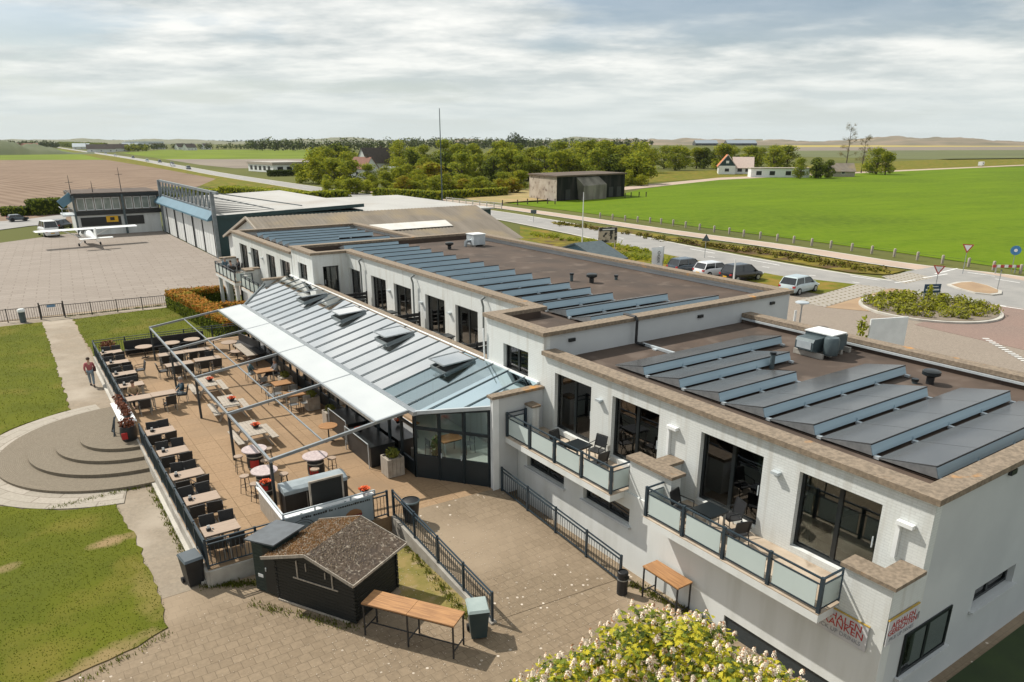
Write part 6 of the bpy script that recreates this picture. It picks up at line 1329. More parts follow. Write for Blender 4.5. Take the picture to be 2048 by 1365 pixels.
def hr(mb):
    mb.add([(21.5, 94.5, 4.3), (40.5, 94.5, 4.9), (40.5, 129.8, 4.9), (21.5, 129.8, 4.3), (21.5, 94.5, 4.1), (40.5, 94.5, 4.6), (40.5, 129.8, 4.6), (21.5, 129.8, 4.1)], [(0, 1, 2, 3), (4, 7, 6, 5), (0, 4, 5, 1), (1, 5, 6, 2), (2, 6, 7, 3), (3, 7, 4, 0)])
    for k in range(1, 12): mb.box(22, 30, 95 + k * 2.9, 95.12 + k * 2.9, 4.35, 4.58)
hb(hr, 'flat_roof', M_mem)
hb(lambda mb: mb.bar((21.5, 94.44, 4.2), (40.5, 94.44, 4.78), .1, .42), 'green_edge_trim', M_grn)
def tru(mb):
    mb.bar((21.5, 92.2, 7.1), (21.5, 127.2, 7.1), .3).bar((21.5, 95, 5.0), (21.5, 127.2, 5.0), .2)
    m_ = 14
    for k in range(m_ + 1):
        y = 95 + (127.2 - 95) * k / m_; mb.bar((21.5, y, 5.0), (21.5, y, 7.1), .16)
        if k < m_: mb.bar((21.5, y, 7.1), (21.5, y + 2.3, 5.0), .13)
    mb.bar((21.35, 94.4, -.6), (21.35, 94.4, 7.2), .42).bar((21.35, 94.4, 7.1), (33, 97, 4.9), .12).bar((21.35, 94.4, 6.6), (29, 96, 4.7), .12).bar((21.35, 127.4, -.6), (21.35, 127.4, 7.2), .4)
hb(tru, 'lattice_girder', mat('weathered_grey_steel', (.22, .25, .27), (.16, .185, .20), rough=.5, metal=.3))
an = thing('hangar_annex', 'low annex with pale flat roof between hangar and road', 'building', (40.6, 90, -.6))
MB().box(0, 17, 0, 30, 0, 4.4).build('walls', M_grn, an); MB().box(-.2, 17.3, -.3, 30.3, 4.4, 4.6).build('flat_roof', M_mem, an)
# brown corrugated barn
bn_ = thing('corrugated_barn', 'big barn with brown corrugated roof and white gable behind the hotel', 'barn', (20.9, 68.6, -.6))
M_cor = mat('corrugated_cement_roof', (.215, .185, .15), (.165, .14, .11), rough=.95, scale=.35, world=True, stretch=(3, .6, 1), detail=8, bump=.3, bs=6, c=(.25, .20, .13), cs=.25, clo=.52, chi=.7)
def bb(fn, name, m): mb = MB(Matrix.Translation((-20.9, -68.6, .6))); fn(mb); return mb.build(name, m, bn_)
bb(lambda mb: mb.extr([(69, -.6), (69, 2.7), (78.6, 5.35), (88.2, 2.7), (88.2, -.6)], 'x', 21.2, 47.3), 'wall', M_plain)
def br(mb):
    nseg = 130; vs = []
    for i in range(nseg + 1):
        x = 20.8 + (48.2 - 20.8) * i / nseg; dz = .05 * (i % 2)
        vs += [(x, 68.4, 2.58 + dz), (x, 78.6, 5.5 + dz), (x, 88.8, 2.58 + dz)]
    mb.add(vs, [(3 * i, 3 * i + 3, 3 * i + 4, 3 * i + 1) for i in range(nseg)] + [(3 * i + 1, 3 * i + 4, 3 * i + 5, 3 * i + 2) for i in range(nseg)])
bb(br, 'corrugated_roof', M_cor)
bb(lambda mb: mb.bar((20.78, 68.4, 2.6), (20.78, 78.6, 5.52), .12, .22).bar((20.78, 88.8, 2.6), (20.78, 78.6, 5.52), .12, .22), 'verge_board', M_grayw)
bb(lambda mb: mb.add([(32.4, 72.8, 3.98), (41.6, 72.8, 3.98), (41.6, 74.5, 4.466), (32.4, 74.5, 4.466)], [(0, 1, 2, 3)]), 'rooflight_strip', mat('translucent_sheet', (.72, .71, .66), (.62, .6, .55), rough=.4, scale=.8, world=True))
# blue kiosk gable and ochre shed beyond the middle block
kb = thing('blue_gabled_lodge', 'small blue-grey gabled lodge showing above the hotel parapet', 'building', (46.5, 54.5, -.6))
MB(Matrix.Translation((-46.5, -54.5, .6))).extr([(55.4, -.6), (55.4, 1.85), (59.2, 2.95), (63.0, 1.85), (63.0, -.6)], 'x', 48.3, 51.2).build('wall', M_fas, kb)
rf = MB(Matrix.Translation((-46.5, -54.5, .6))); rf.bar((46.1, 59.4, 1.42), (49.7, 59.4, 3.12), 7.6, .12, up=(0, 1, 0)) if False else None
for s in ((55.0, 1.78, 59.2, 3.08), (63.4, 1.78, 59.2, 3.08)):
    q = rf; q.add([(47.9, s[0], s[1]), (47.9, s[2], s[3]), (51.5, s[2], s[3]), (51.5, s[0], s[1]), (47.9, s[0], s[1] - .12), (47.9, s[2], s[3] - .12), (51.5, s[2], s[3] - .12), (51.5, s[0], s[1] - .12)], [(0, 1, 2, 3), (4, 7, 6, 5), (0, 4, 5, 1), (1, 5, 6, 2), (2, 6, 7, 3), (3, 7, 4, 0)])
rf.build('roof', M_hv, kb)
# ---------------------------------------------------------------- control building
ct = thing('control_building', 'two-storey white airfield building with dark window band left of the hangar', 'building', (9.8, 129, -.6))
def cb_(fn, name, m): mb = MB(Matrix.Translation((-9.8, -129, .6))); fn(mb); return mb.build(name, m, ct)
cb_(lambda mb: mb.box(9.8, 21.2, 129.3, 140, -.6, 2.3), 'ground_floor_wall', M_plain); cb_(lambda mb: mb.box(9.6, 21.4, 129.0, 140, 2.3, 2.9), 'dark_band', M_dark)
cb_(lambda mb: mb.box(9.7, 21.3, 129.6, 139.9, 2.9, 4.9), 'upper_storey', M_room); cb_(lambda mb: mb.box(9.4, 21.6, 128.8, 140.2, 4.9, 5.4), 'dark_fascia', M_dark); cb_(lambda mb: mb.box(9.6, 21.4, 129.0, 140, 5.4, 5.5), 'roof', M_roof)
for (x0, x1, n_) in ((10.0, 15.9, 5), (16.5, 21.1, 4)):
    for k in range(n_):
        a = x0 + (x1 - x0) * k / n_ + .08; b_ = x0 + (x1 - x0) * (k + 1) / n_ - .08
        f = cb_(lambda mb: mb.box(a, b_, 129.45, 129.55, 3.0, 3.1).box(a, b_, 129.45, 129.55, 4.7, 4.8).box(a, a + .08, 129.45, 129.55, 3.1, 4.7).box(b_ - .08, b_, 129.45, 129.55, 3.1, 4.7), 'window_frame', M_paintw)
        mb = MB(Matrix.Translation((-9.8, -129, .6))); mb.box(a + .08, b_ - .08, 129.48, 129.5, 3.1, 4.7); mb.build('pane', mat('grey_green_pane', (.16, .20, .18), (.28, .31, .28), rough=.15, scale=.9, world=True), f)
cb_(lambda mb: mb.box(10.2, 15.6, 129.24, 129.29, .7, 2.0).box(16.4, 18.8, 129.24, 129.29, .7, 2.0), 'ground_floor_window', M_dark)
cb_(lambda mb: mb.box(13.6, 15.2, 129.1, 129.2, 1.2, 2.1), 'yellow_sign', mat('yellow_sign_paint', (.75, .42, .01), rough=.5)); cb_(lambda mb: mb.box(14.1, 14.7, 129.07, 129.1, 1.45, 1.9), 'sign_letter', M_dark)
cb_(lambda mb: mb.box(8.0, 9.6, 129, 134, 2.3, 2.5).bar((8.0, 129, 3.4), (9.6, 129, 3.4), .06).bar((8.0, 129, 2.5), (8.0, 129, 3.4), .06).bar((8.0, 129, 3.4), (8.0, 134, 3.4), .06), 'side_balcony', M_lmetal)
cb_(lambda mb: mb.bar((7.9, 129.2, 4.0), (9.6, 129.2, 5.2), .2, 1.2), 'slanted_awning', M_fas); cb_(lambda mb: mb.box(16.0, 16.3, 128.7, 129, -.6, 5.2).box(9.5, 9.75, 128.7, 128.95, -.6, 5.2), 'steel_column', M_hv)
for x, z in ((16.5, 9.0), (9.7, 8.0), (12.6, 7.1)):
    cb_(lambda mb: mb.tube((x, 131, 5.4), (x, 131, z), .07, .03, 5).bar((x - .5, 131, z - 1.0), (x + .5, 131, z - 1.0), .05), 'antenna_mast', M_iron)
# ---------------------------------------------------------------- light aircraft
ap = thing('light_aircraft', 'white high-wing light aircraft parked on the apron, tail towards the terrace', 'aircraft', (9.7, 116.6, -.6), radians(6)); ap.scale = (1.12, 1.05, 1.0)
M_apw = mat('aircraft_white', (.80, .82, .82), (.76, .78, .78), rough=.3, scale=1)
def loft(mb, secs, n=14, mi=0):
    vs = []
    for (y, zc, rx, rz_) in secs:
        for i in range(n): a = 2 * pi * i / n; vs.append((cos(a) * rx, y, zc + sin(a) * rz_))
    fs = [(k * n + i, k * n + (i + 1) % n, (k + 1) * n + (i + 1) % n, (k + 1) * n + i) for k in range(len(secs) - 1) for i in range(n)] + [tuple(range(n))[::-1], tuple(range((len(secs) - 1) * n, len(secs) * n))]
    return mb.add(vs, fs, mi, True)
loft(MB(), [(3.1, 1.25, .12, .14), (2.9, 1.25, .42, .42), (1.8, 1.3, .52, .5), (1.0, 1.45, .56, .68), (-.6, 1.5, .55, .68), (-1.6, 1.4, .42, .5), (-3.4, 1.35, .2, .24), (-4.9, 1.4, .07, .12)]).build('fuselage', M_apw, ap)
w_ = MB(); pr = [(-.8, 0), (-.5, .09), (.3, .14), (.8, .05), (.82, 0), (.3, -.04)]
w_.extr([(a, b_ + 2.2) for a, b_ in pr], 'x', -5.5, 5.5).build('wing', M_apw, ap)
MB().extr([(a * .55 - 4.5, b_ * .6 + 1.4) for a, b_ in pr], 'x', -1.75, 1.75).build('tailplane', M_apw, ap)
MB().extr([(-3.4, 1.5), (-4.4, 2.75), (-4.95, 2.75), (-5.0, 1.3)], 'x', -.05, .05).build('tail_fin', M_apw, ap)
for s in (-1, 1):
    MB().bar((s * .5, .3, 1.0), (s * 2.7, .2, 2.18), .05, .12).build('wing_strut', M_apw, ap)
    q = MB().bar((s * .4, -.2, 1.0), (s * 1.15, -.2, .25), .06).build('landing_gear_leg', M_apw, ap); MB().tube((s * 1.1, -.2, .2), (s * 1.24, -.2, .2), .2, n=12).build('wheel', M_tyre, q)
q = MB().bar((0, 2.5, .9), (0, 2.6, .25), .06).build('nose_gear_leg', M_apw, ap); MB().tube((-.07, 2.6, .18), (.07, 2.6, .18), .18, n=12).build('wheel', M_tyre, q)
MB().add([(-.53, 1.05, 1.7), (.53, 1.05, 1.7), (.45, .75, 2.17), (-.45, .75, 2.17)], [(0, 1, 2, 3)]).add([(.575, 1.0, 1.6), (.575, -.6, 1.6), (.50, -.5, 2.1), (.50, .7, 2.1)], [(0, 1, 2, 3)]).add([(-.575, 1.0, 1.6), (-.575, -.6, 1.6), (-.50, -.5, 2.1), (-.50, .7, 2.1)], [(0, 1, 2, 3)]).build('cabin_windows', M_dark, ap, fix=False)
MB().bar((0, 3.16, .35), (0, 3.16, 2.15), .12, .03).build('propeller', M_black, ap)
# ---------------------------------------------------------------- cars
def car(name, label, cat, loc, rz, paint, L_=4.4, W=1.82, H=1.6, estate=True, group=None, glass=None, small=False):
    t = thing(name, label, cat, loc, rz, group); h = W / 2; b = MB(); k = L_ / 4.4
    # x forward; lower body sections (x, z_bottom, z_belt, half width)
    sec = [(-2.2, .42, .78, .78), (-2.12, .26, .92, .88), (-1.6, .24, .98, .95), (-.6, .22, .96, 1.0), (.7, .22, .93, 1.0), (1.25, .22, .90, .97), (1.85, .24, .78, .92), (2.12, .28, .66, .82), (2.2, .38, .56, .70)]
    vs = []
    for x, zb_, zt, ww in sec:
        ww *= h; x *= k; zt *= H / 1.6 * 1.02
        vs += [(x, -ww * .9, zb_), (x, -ww, zb_ + .18), (x, -ww * .99, zt - .12), (x, -ww * .9, zt), (x, ww * .9, zt), (x, ww * .99, zt - .12), (x, ww, zb_ + .18), (x, ww * .9, zb_)]
    n = 8; fs = [(i * n + j, (i + 1) * n + j, (i + 1) * n + (j + 1) % n, i * n + (j + 1) % n) for i in range(len(sec) - 1) for j in range(n)] + [tuple(range(n)), tuple(range((len(sec) - 1) * n, len(sec) * n))[::-1]]
    b.add(vs, fs, 0, True); b.build('body', paint, t)
    zr = H; zb_ = .93 * H / 1.6; xs = (-2.02, -1.65, .45, 1.2) if estate else (-1.6, -.9, .35, 1.15)
    def ring(z, x0, x1, ww): return [(x0 * k, -ww, z), (x1 * k, -ww, z), (x1 * k, ww, z), (x0 * k, ww, z)]
    c = MB(); v = ring(zb_ - .02, xs[0], xs[3], h * .90) + ring(zr - .06, xs[1], xs[2], h * .74); c.add(v, [(0, 1, 5, 4), (1, 2, 6, 5), (2, 3, 7, 6), (3, 0, 4, 7), (4, 5, 6, 7)]); c.build('window_glass', glass or mat('car_glass', (.015, .02, .024), rough=.08, spec=.8), t)
    r = MB(); v = ring(zr - .08, xs[1] - .05, xs[2] + .03, h * .77) + ring(zr, xs[1] + .12, xs[2] - .2, h * .66); r.add(v, [(0, 3, 2, 1), (4, 5, 6, 7), (0, 1, 5, 4), (1, 2, 6, 5), (2, 3, 7, 6), (3, 0, 4, 7)])
    for s in (-1, 1):
        for xa, xb in ((xs[0], xs[1]), (-.55, -.5), (xs[3], xs[2])): r.bar((xa * k, s * h * .905, zb_), (xb * k, s * h * .755, zr - .07), .07, .05)
    r.build('roof', paint, t)
    if small: wheels = [(-1.35, -1), (-1.35, 1), (1.35, -1), (1.35, 1)]
    else: wheels = [(-1.35, -1), (-1.35, 1), (1.35, -1), (1.35, 1)]
    for x, s in wheels:
        w1 = MB().tube((x * k, s * (h - .2), .33), (x * k, s * (h + .01), .33), .33, n=18).build('wheel', M_tyre, t)
        if not small: MB().tube((x * k, s * (h + .005), .33), (x * k, s * (h + .025), .33), .21, n=14).build('rim', M_metal, w1)
    for s in (-1, 1):
        MB().box(-2.21 * k, -2.06 * k, s * h * .80 - .14, s * h * .80 + .10, .72, .88).build('tail_light', M_red, t)
        if not small: MB().box(2.02 * k, 2.17 * k, s * h * .70 - .16, s * h * .70 + .12, .56, .68).build('headlight', M_paintw, t); MB().box(.95 * k, 1.1 * k, s * (h + .02) - .08, s * (h + .02) + .08, .95, 1.08).build('door_mirror', paint, t)
    if not small: MB().box(-2.215 * k, -2.2 * k, -.26, .26, .5, .62).build('number_plate', _M.get('yellow_sign_paint'), t)
    return t
def paint(name, c): return mat(name, c, tuple(x * .93 for x in c), rough=.25, coat=.6, scale=2)
g_ = 'cars parked behind the hotel'
car('parked_car', 'dark blue-grey car, leftmost of the parked cars by the white banner flag', 'car', (60.7, 55.6, -.61), radians(-4), paint('slate_paint', (.05, .07, .09)), group=g_)
car('parked_car', 'white car parked between two dark cars behind the hotel', 'car', (61.4, 52.5, -.61), radians(-5), paint('white_car_paint', (.70, .72, .74)), group=g_, H=1.55)
car('parked_car', 'black SUV parked right of the white car', 'car', (61.9, 49.2, -.61), radians(-5), paint('black_car_paint', (.012, .012, .014)), group=g_, L_=4.7, H=1.7)
car('parked_car', 'pale silver-blue SUV parked alone beyond the roof corner', 'car', (61.2, 41.9, -.61), radians(5), paint('ice_blue_paint', (.48, .56, .58)), group=g_, L_=4.5, H=1.62)
car('white_van', 'white delivery van beside the aircraft wing tip', 'van', (5.9, 132.2, -.6), radians(100), paint('van_white', (.75, .76, .76)), L_=5.0, W=2.0, H=2.3)
car('parked_car', 'dark car half hidden behind the corner of the airfield building', 'car', (8.2, 141, -.6), radians(60), _M['black_car_paint'], small=True); car('parked_car', 'dark car near the track at the left picture edge', 'car', tuple(G(35, 436)[:2]) + (-.55,), 0.2, _M['slate_paint'], small=True, L_=3.2, H=1.15)
rc = [(404, 338, 'slate_paint', 'dark car nearest on the distant road'), (350, 329.5, 'black_car_paint', 'black car of a close pair on the distant road'), (338, 330.5, 'white_car_paint', 'pale car of a close pair on the distant road'), (301, 325, 'slate_paint', 'dark car fourth along the distant road'), (273, 320.5, 'ice_blue_paint', 'silver car fifth along the distant road'), (239, 313.5, 'slate_paint', 'dark car before the village on the distant road'), (219, 311, 'white_car_paint', 'white car before the village on the distant road'), (195, 308, 'ice_blue_paint', 'silver car beside the village on the distant road'), (171, 304, 'white_car_paint', 'white car farthest up the distant road')]
for i, (x, y, pm, l) in enumerate(rc):
    p = G(x, y, -.6); j = min(range(len(ROAD) - 1), key=lambda q: (Vector(ROAD[q]) - p.xy).length); d = Vector(ROAD[j + 1]) - Vector(ROAD[j]); nn = Vector((-d.y, d.x)).normalized() * (1.8 if i % 2 else -1.8)
    q = Vector(ROAD[j]).lerp(Vector(ROAD[j + 1]), .5); car('distant_car', l, 'car', (q.x + nn.x, q.y + nn.y, -.6), math.atan2(d.y, d.x), _M[pm], small=True, group='cars on the distant road', H=1.7, L_=4.8)
# ---------------------------------------------------------------- signs, masts, lamps
def mast(label, x, y, z1, r=.09, name='mast', m=None, z0=-.6):
    t = thing(name, label, 'mast', (x, y, z0)); MB().tube((0, 0, 0), (0, 0, z1 - z0), r, r * .5, 8).build('pole', m or M_metal, t); MB().box(-.25, .25, -.25, .25, 0, .12).build('base', M_conc, t); return t
mast('very tall thin grey mast rising to the sky behind the brown barn roof', 80.9, 146, 19.2, .16, m=M_hv); mast('pale pole behind the middle roof, in front of the bunker', 63.9, 77.3, 6.5, .09, m=M_paintw); mast('short white pole in front of the black parked SUV', 59.0, 47.8, 1.95, .10, m=M_paintw)
def sign(label, px, z1, shape, m, size=.5, face=None, name='road_sign'):
    p = G(*px, -.6); t = thing(name, label, 'sign', (p.x, p.y, -.6), math.atan2(-p.y, -p.x) - pi / 2 + pi if face is None else face, 'road signs')
    MB().tube((0, 0, 0), (0, 0, z1 + .6), .04, n=6).build('pole', M_metal, t); z = z1 + .6 - size * .4; q = MB()
    if shape == 'tri': q.extr([(-size, z + size * .8), (size, z + size * .8), (0, z - size * .9)], 'y', -.05, -.03)
    elif shape == 'up': q.extr([(-size, z - size * .7), (size, z - size * .7), (0, z + size)], 'y', -.05, -.03)
    elif shape == 'disc': q.tube((0, -.03, z), (0, -.055, z), size, n=20)
    else: q.box(-size, size, -.06, -.03, z - size * .6, z + size * .6)
    q.build('sign_face', m, t)
    if shape == 'tri': MB().extr([(-size * .65, z + size * .62), (size * .65, z + size * .62), (0, z - size * .5)], 'y', -.06, -.051).build('inner_triangle', M_red if False else M_paintw, t)
    if shape == 'disc': MB().tube((0, -.055, z), (0, -.06, z), size * .35, n=10).build('symbol', M_paintw, t)
    return t
M_bluep = mat('sign_blue', (.05, .20, .42), rough=.5); M_redw = mat('sign_red', (.45, .06, .05), rough=.5)
sign('grey back of a triangular road sign on the verge behind the parked cars', (1409, 516), 1.95, 'up', M_hv, .5); sign('give-way sign at the junction nearest the oval shrub bed', (1868, 590), 1.9, 'tri', M_redw, .5)
sign('give-way sign beyond the road beside the cycle path', (1925, 548), 2.3, 'tri', M_redw, .55); sign('round blue sign with white symbol at the right edge by the field', (2022, 545), 1.95, 'disc', M_bluep, .5)
sign('thin grey marker post on the traffic island', (1994, 582), 1.4, 'sq', M_hv, .08); sign('small dark sign back by the cycle path near the barn roof end', (1067, 445), 1.4, 'sq', M_hv, .5)
t = thing('road_barrier', 'red and white striped barrier board below the round blue sign', 'barrier', tuple(G(2012, 536)[:2]) + (-.6,), radians(-38)); 
for x in (-1.0, 1.0): MB().box(x - .05, x + .05, -.05, .05, 0, .9).build('leg', M_metal, t)
for k in range(7): MB().box(-1.4 + k * .4, -1.0 + k * .4, -.03, .03, .62, .9).build('stripe_board', M_redw if k % 2 == 0 else M_paintw, t)
t = thing('name_sign', 'blue sign board with white lettering standing in the oval shrub bed', 'sign', (65.4, 31.8, -.5), radians(-28)); MB().box(-.75, .75, -.03, .03, 1.0, 1.75).build('board', mat('navy_board', (.02, .06, .12), rough=.4), t)
for x in (-.6, .6): MB().box(x - .05, x + .05, .031, .1, 0, 1.75).build('post', M_metal, t)
MB().box(-.5, .5, -.036, -.031, 1.52, 1.58).box(-.62, .62, -.036, -.031, 1.2, 1.34).build('pale_lettering_lines', M_paintw, t)
t = thing('billboard', 'tilted dark billboard with pictures standing on the verge behind the middle roof', 'billboard', (62.1, 70.2, -.6), radians(-12)); MB().box(-1.3, 1.3, -.05, .05, 1.5, 3.4).build('board', mat('billboard_print', (.02, .02, .02), (.42, .36, .28), rough=.6, scale=1.6, lo=.46, hi=.52), t)
MB().box(-1.25, 1.25, -.07, -.051, 2.95, 3.3).build('title_band', M_black, t); MB().box(-.8, .9, -.076, -.0705, 3.06, 3.18).build('pale_lettering_line', M_paintw, t)
for x in (-1.1, 1.1): MB().bar((x, .06, 0), (x, .08, 3.4), .1).build('post', M_grayw, t)
t = thing('banner_flag', 'white banner flag with dark vertical letters left of the parked cars', 'flag', (58.9, 58.9, -.6), radians(-8)); MB().tube((1.35, 0, 0), (1.35, 0, 2.5), .04, n=6).build('pole', M_metal, t)
q = MB(); vs = []
for i in range(9):
    for j in range(2): vs.append((-.1 + j * 1.4 - .25 * (i / 8) * (1 - j), .06 * sin(i * .8), .25 + i * .27))
q.add(vs, [(2 * i, 2 * i + 1, 2 * i + 3, 2 * i + 2) for i in range(8)]); q.build('cloth', M_paintw, t, fix=False)
text_mesh('lettering', 'OGER', .5, M_dark, t, Matrix(((0, 1, 0, .65), (0, 0, -1, -.09), (-1, 0, 0, 1.35), (0, 0, 0, 1))))
sl_ = thing('garden_lamp', 'mushroom-shaped street lamp with pale disc top behind the near roof', 'street lamp', (49.9, 33.7, -.6)); MB().tube((0, 0, 0), (0, 0, 1.65), .06, n=8).build('pole', M_metal, sl_); MB().lathe([(.08, 1.5), (.16, 1.6), (.52, 1.72), (.5, 1.8), (.1, 1.88), (0, 1.88)], n=20).build('lamp_shade', M_lmetal, sl_); MB().box(-.35, -.1, .3, .36, 0, 1.1).build('white_post', M_paintw, sl_)
bw = thing('white_board', 'blank white board on posts beyond the near roof edge', 'board', (37.7, 20.2, -.6), radians(-20)); MB().box(-1.15, 1.15, -.04, .04, 3.1, 4.72).build('board', M_paintw, bw)
for x in (-1.0, 1.0): MB().box(x - .06, x + .06, .045, .14, 0, 4.7).build('post', M_metal, bw)
cl = thing('climbing_shrub', 'small leafy climber at the left edge of the blank white board', 'shrub', (36.4, 20.9, -.6)); q = MB(); q.path([(0, 0, 0), (.05, 0, 2.4), (.1, .1, 4.6)], .04, 5); q.build('stem', M_bark, cl); foliage((0.05, 0, 3.9), (.35, .3, 1.1), 90, .13, 31, 1).build('leaves', M_leafA, cl, fix=False)
yt = thing('young_tree', 'thin young tree in the oval shrub bed left of the blue sign', 'tree', tuple(G(1855, 605)[:2]) + (-.5,)); MB().tube((0, 0, 0), (0, 0, 1.8), .04, .02, 6).build('trunk', M_bark, yt); foliage((0, 0, 1.5), (.25, .25, .5), 60, .13, 33, 1).build('crown', M_leafA, yt, fix=False)
gr = MB(); gr.bar((31.9, 33, .0), (31.9, 24, .0), .1).bar((31.9, 33, -.6), (31.9, 33, .1), .08).bar((31.9, 24, -.6), (31.9, 24, .1), .08); o = gr.build('cycle_rack', mat('pale_green_rail', (.42, .55, .47), rough=.6)); o.location = (0, 0, 0); tag(o, 'pale green rail along the car park side of the hotel', 'rail')
# fences beyond the road
pf = [(1200, 437), (1225, 440), (1250, 443), (1275, 445), (1300, 447), (1322, 449), (1346, 452), (1371, 456), (1399, 461), (1428, 465), (1458, 469), (1487, 474), (1520, 478), (1554, 483), (1587, 487), (1623, 492), (1661, 497), (1703, 502.5), (1743, 508), (1788, 514), (1834, 521), (1884, 528), (1936, 534), (1986, 541), (2040, 548)]
t = thing('field_fence', 'row of stout wooden posts with wire along the green field', 'fence', tuple(G(*pf[0])[:2]) + (-.6,)); o0 = Vector(t.location); pts = [G(*p, -.6) - o0 for p in pf]
for p in pts: MB().lathe([(.15, 0), (.17, .9), (.12, 1.0), (0, 1.02)], (p.x, p.y, 0), 8).build('post', M_grayw, t)
q = MB()
for a, b_ in zip(pts[:-1], pts[1:]):
    for z in (.45, .8): q.bar((a.x, a.y, z), (b_.x, b_.y, z), .02)
q.build('wire', M_iron, t)
pf2 = [(1005, 412), (1035, 411), (1055, 409), (1075, 407), (1095, 408), (1110, 409)]; pf3 = [(1250, 396), (1262, 395), (1278, 394), (1292, 394)]
for nm, pp, lab in (('post_row', pf2, 'short row of dark posts left of the concrete bunker'), ('post_row', pf3, 'row of dark posts right of the concrete bunker')):
    t = thing(nm, lab, 'fence', tuple(G(*pp[0])[:2]) + (-.6,)); o0 = Vector(t.location)
    for p in pp: v = G(*p, -.6) - o0; MB().lathe([(.12, 0), (.13, 1.2), (0, 1.22)], (v.x, v.y, 0), 8).build('post', M_bark, t)
t = thing('rail_fence', 'pale wooden rail fence between the cycle path and the bunker yard', 'fence', tuple(G(893, 401)[:2]) + (-.6,)); o0 = Vector(t.location); a = G(893, 401) - o0; b_ = G(1003, 413) - o0
for k in range(9): v = a.lerp(b_, k / 8); MB().box(v.x - .08, v.x + .08, v.y - .08, v.y + .08, 0, 1.3).build('post', M_kerb, t)
q = MB()
for z in (.5, .85, 1.2): q.bar((a.x, a.y, z), (b_.x, b_.y, z), .06, .14)
q.build('rails', M_kerb, t)
# ---------------------------------------------------------------- bunker
bk = thing('concrete_bunker', 'old weathered concrete bunker, pale left end and blackened front, beyond the road', 'bunker', (109.2, 142.0, -.6))
M_bk1 = mat('pale_weathered_concrete', (.42, .37, .31), (.30, .25, .20), rough=.95, scale=.5, world=True, c=(.14, .10, .08), cs=.8, clo=.55, chi=.68, detail=8); M_bk2 = mat('black_weathered_concrete', (.018, .020, .019), (.055, .052, .046), rough=.95, scale=.6, world=True, stretch=(1.5, 1.5, .25), detail=8, lo=.45, hi=.75, spec=.05)
d1_ = Vector((24.3, 3.3, 0)); n1_ = Vector((2.2, 14.1, 0))
def quadbox(mb, o_, a, b_, h, mi=(0, 0, 0, 0, 0)):
    o_ = Vector(o_); P_ = [o_, o_ + a, o_ + a + b_, o_ + b_]; vs = P_ + [p + Vector((0, 0, h)) for p in P_]
    mb.add(vs, [(4, 5, 6, 7)], mi[0]).add(vs, [(0, 1, 5, 4)], mi[1]).add(vs, [(1, 2, 6, 5)], mi[2]).add(vs, [(2, 3, 7, 6)], mi[3]).add(vs, [(3, 0, 4, 7)], mi[4])
q = MB(); quadbox(q, (0, 0, 0), d1_, n1_, 5.4, (1, 1, 1, 0, 0)); q.build('concrete_block', [M_bk1, M_bk2], bk)
q = MB(); quadbox(q, Vector((0, 0, 5.4)) - d1_ * .015 - n1_ * .03, d1_ * 1.03, n1_ * 1.05, .35); q.build('roof_slab', mat('bunker_roof', (.12, .085, .06), (.08, .06, .045), rough=.95, scale=.5, world=True), bk)
q = MB(); e = d1_.normalized(); f_ = n1_.normalized(); o_ = e * 7.5 - f_ * 2.0
vs = [o_, o_ + e * 8.5, o_ + e * 8.5 + f_ * 2, o_ + f_ * 2]; vs = [Vector(v) for v in vs]; vs2 = [vs[0] + Vector((0, 0, 3.2)) + e * .4, vs[1] + Vector((0, 0, 3.4)), vs[2] + Vector((0, 0, 5.2)) - e * 1.5, vs[3] + Vector((0, 0, 5.2)) - e * .9]
q.add(vs + vs2, [(4, 5, 6, 7), (0, 1, 5, 4), (1, 2, 6, 5), (3, 0, 4, 7)]); q.build('sloping_entrance_block', mat('grey_weathered_concrete', (.24, .22, .19), (.13, .12, .10), rough=.95, scale=.7, world=True, stretch=(1, 1, .3)), bk)
for k in (3.0, 18.5, 21.5): MB().bar(e * k - f_ * .02 + Vector((0, 0, 1.3)), e * (k + 1.6) - f_ * .02 + Vector((0, 0, 1.3)), .05, 2.4).build('dark_opening', M_black, bk)
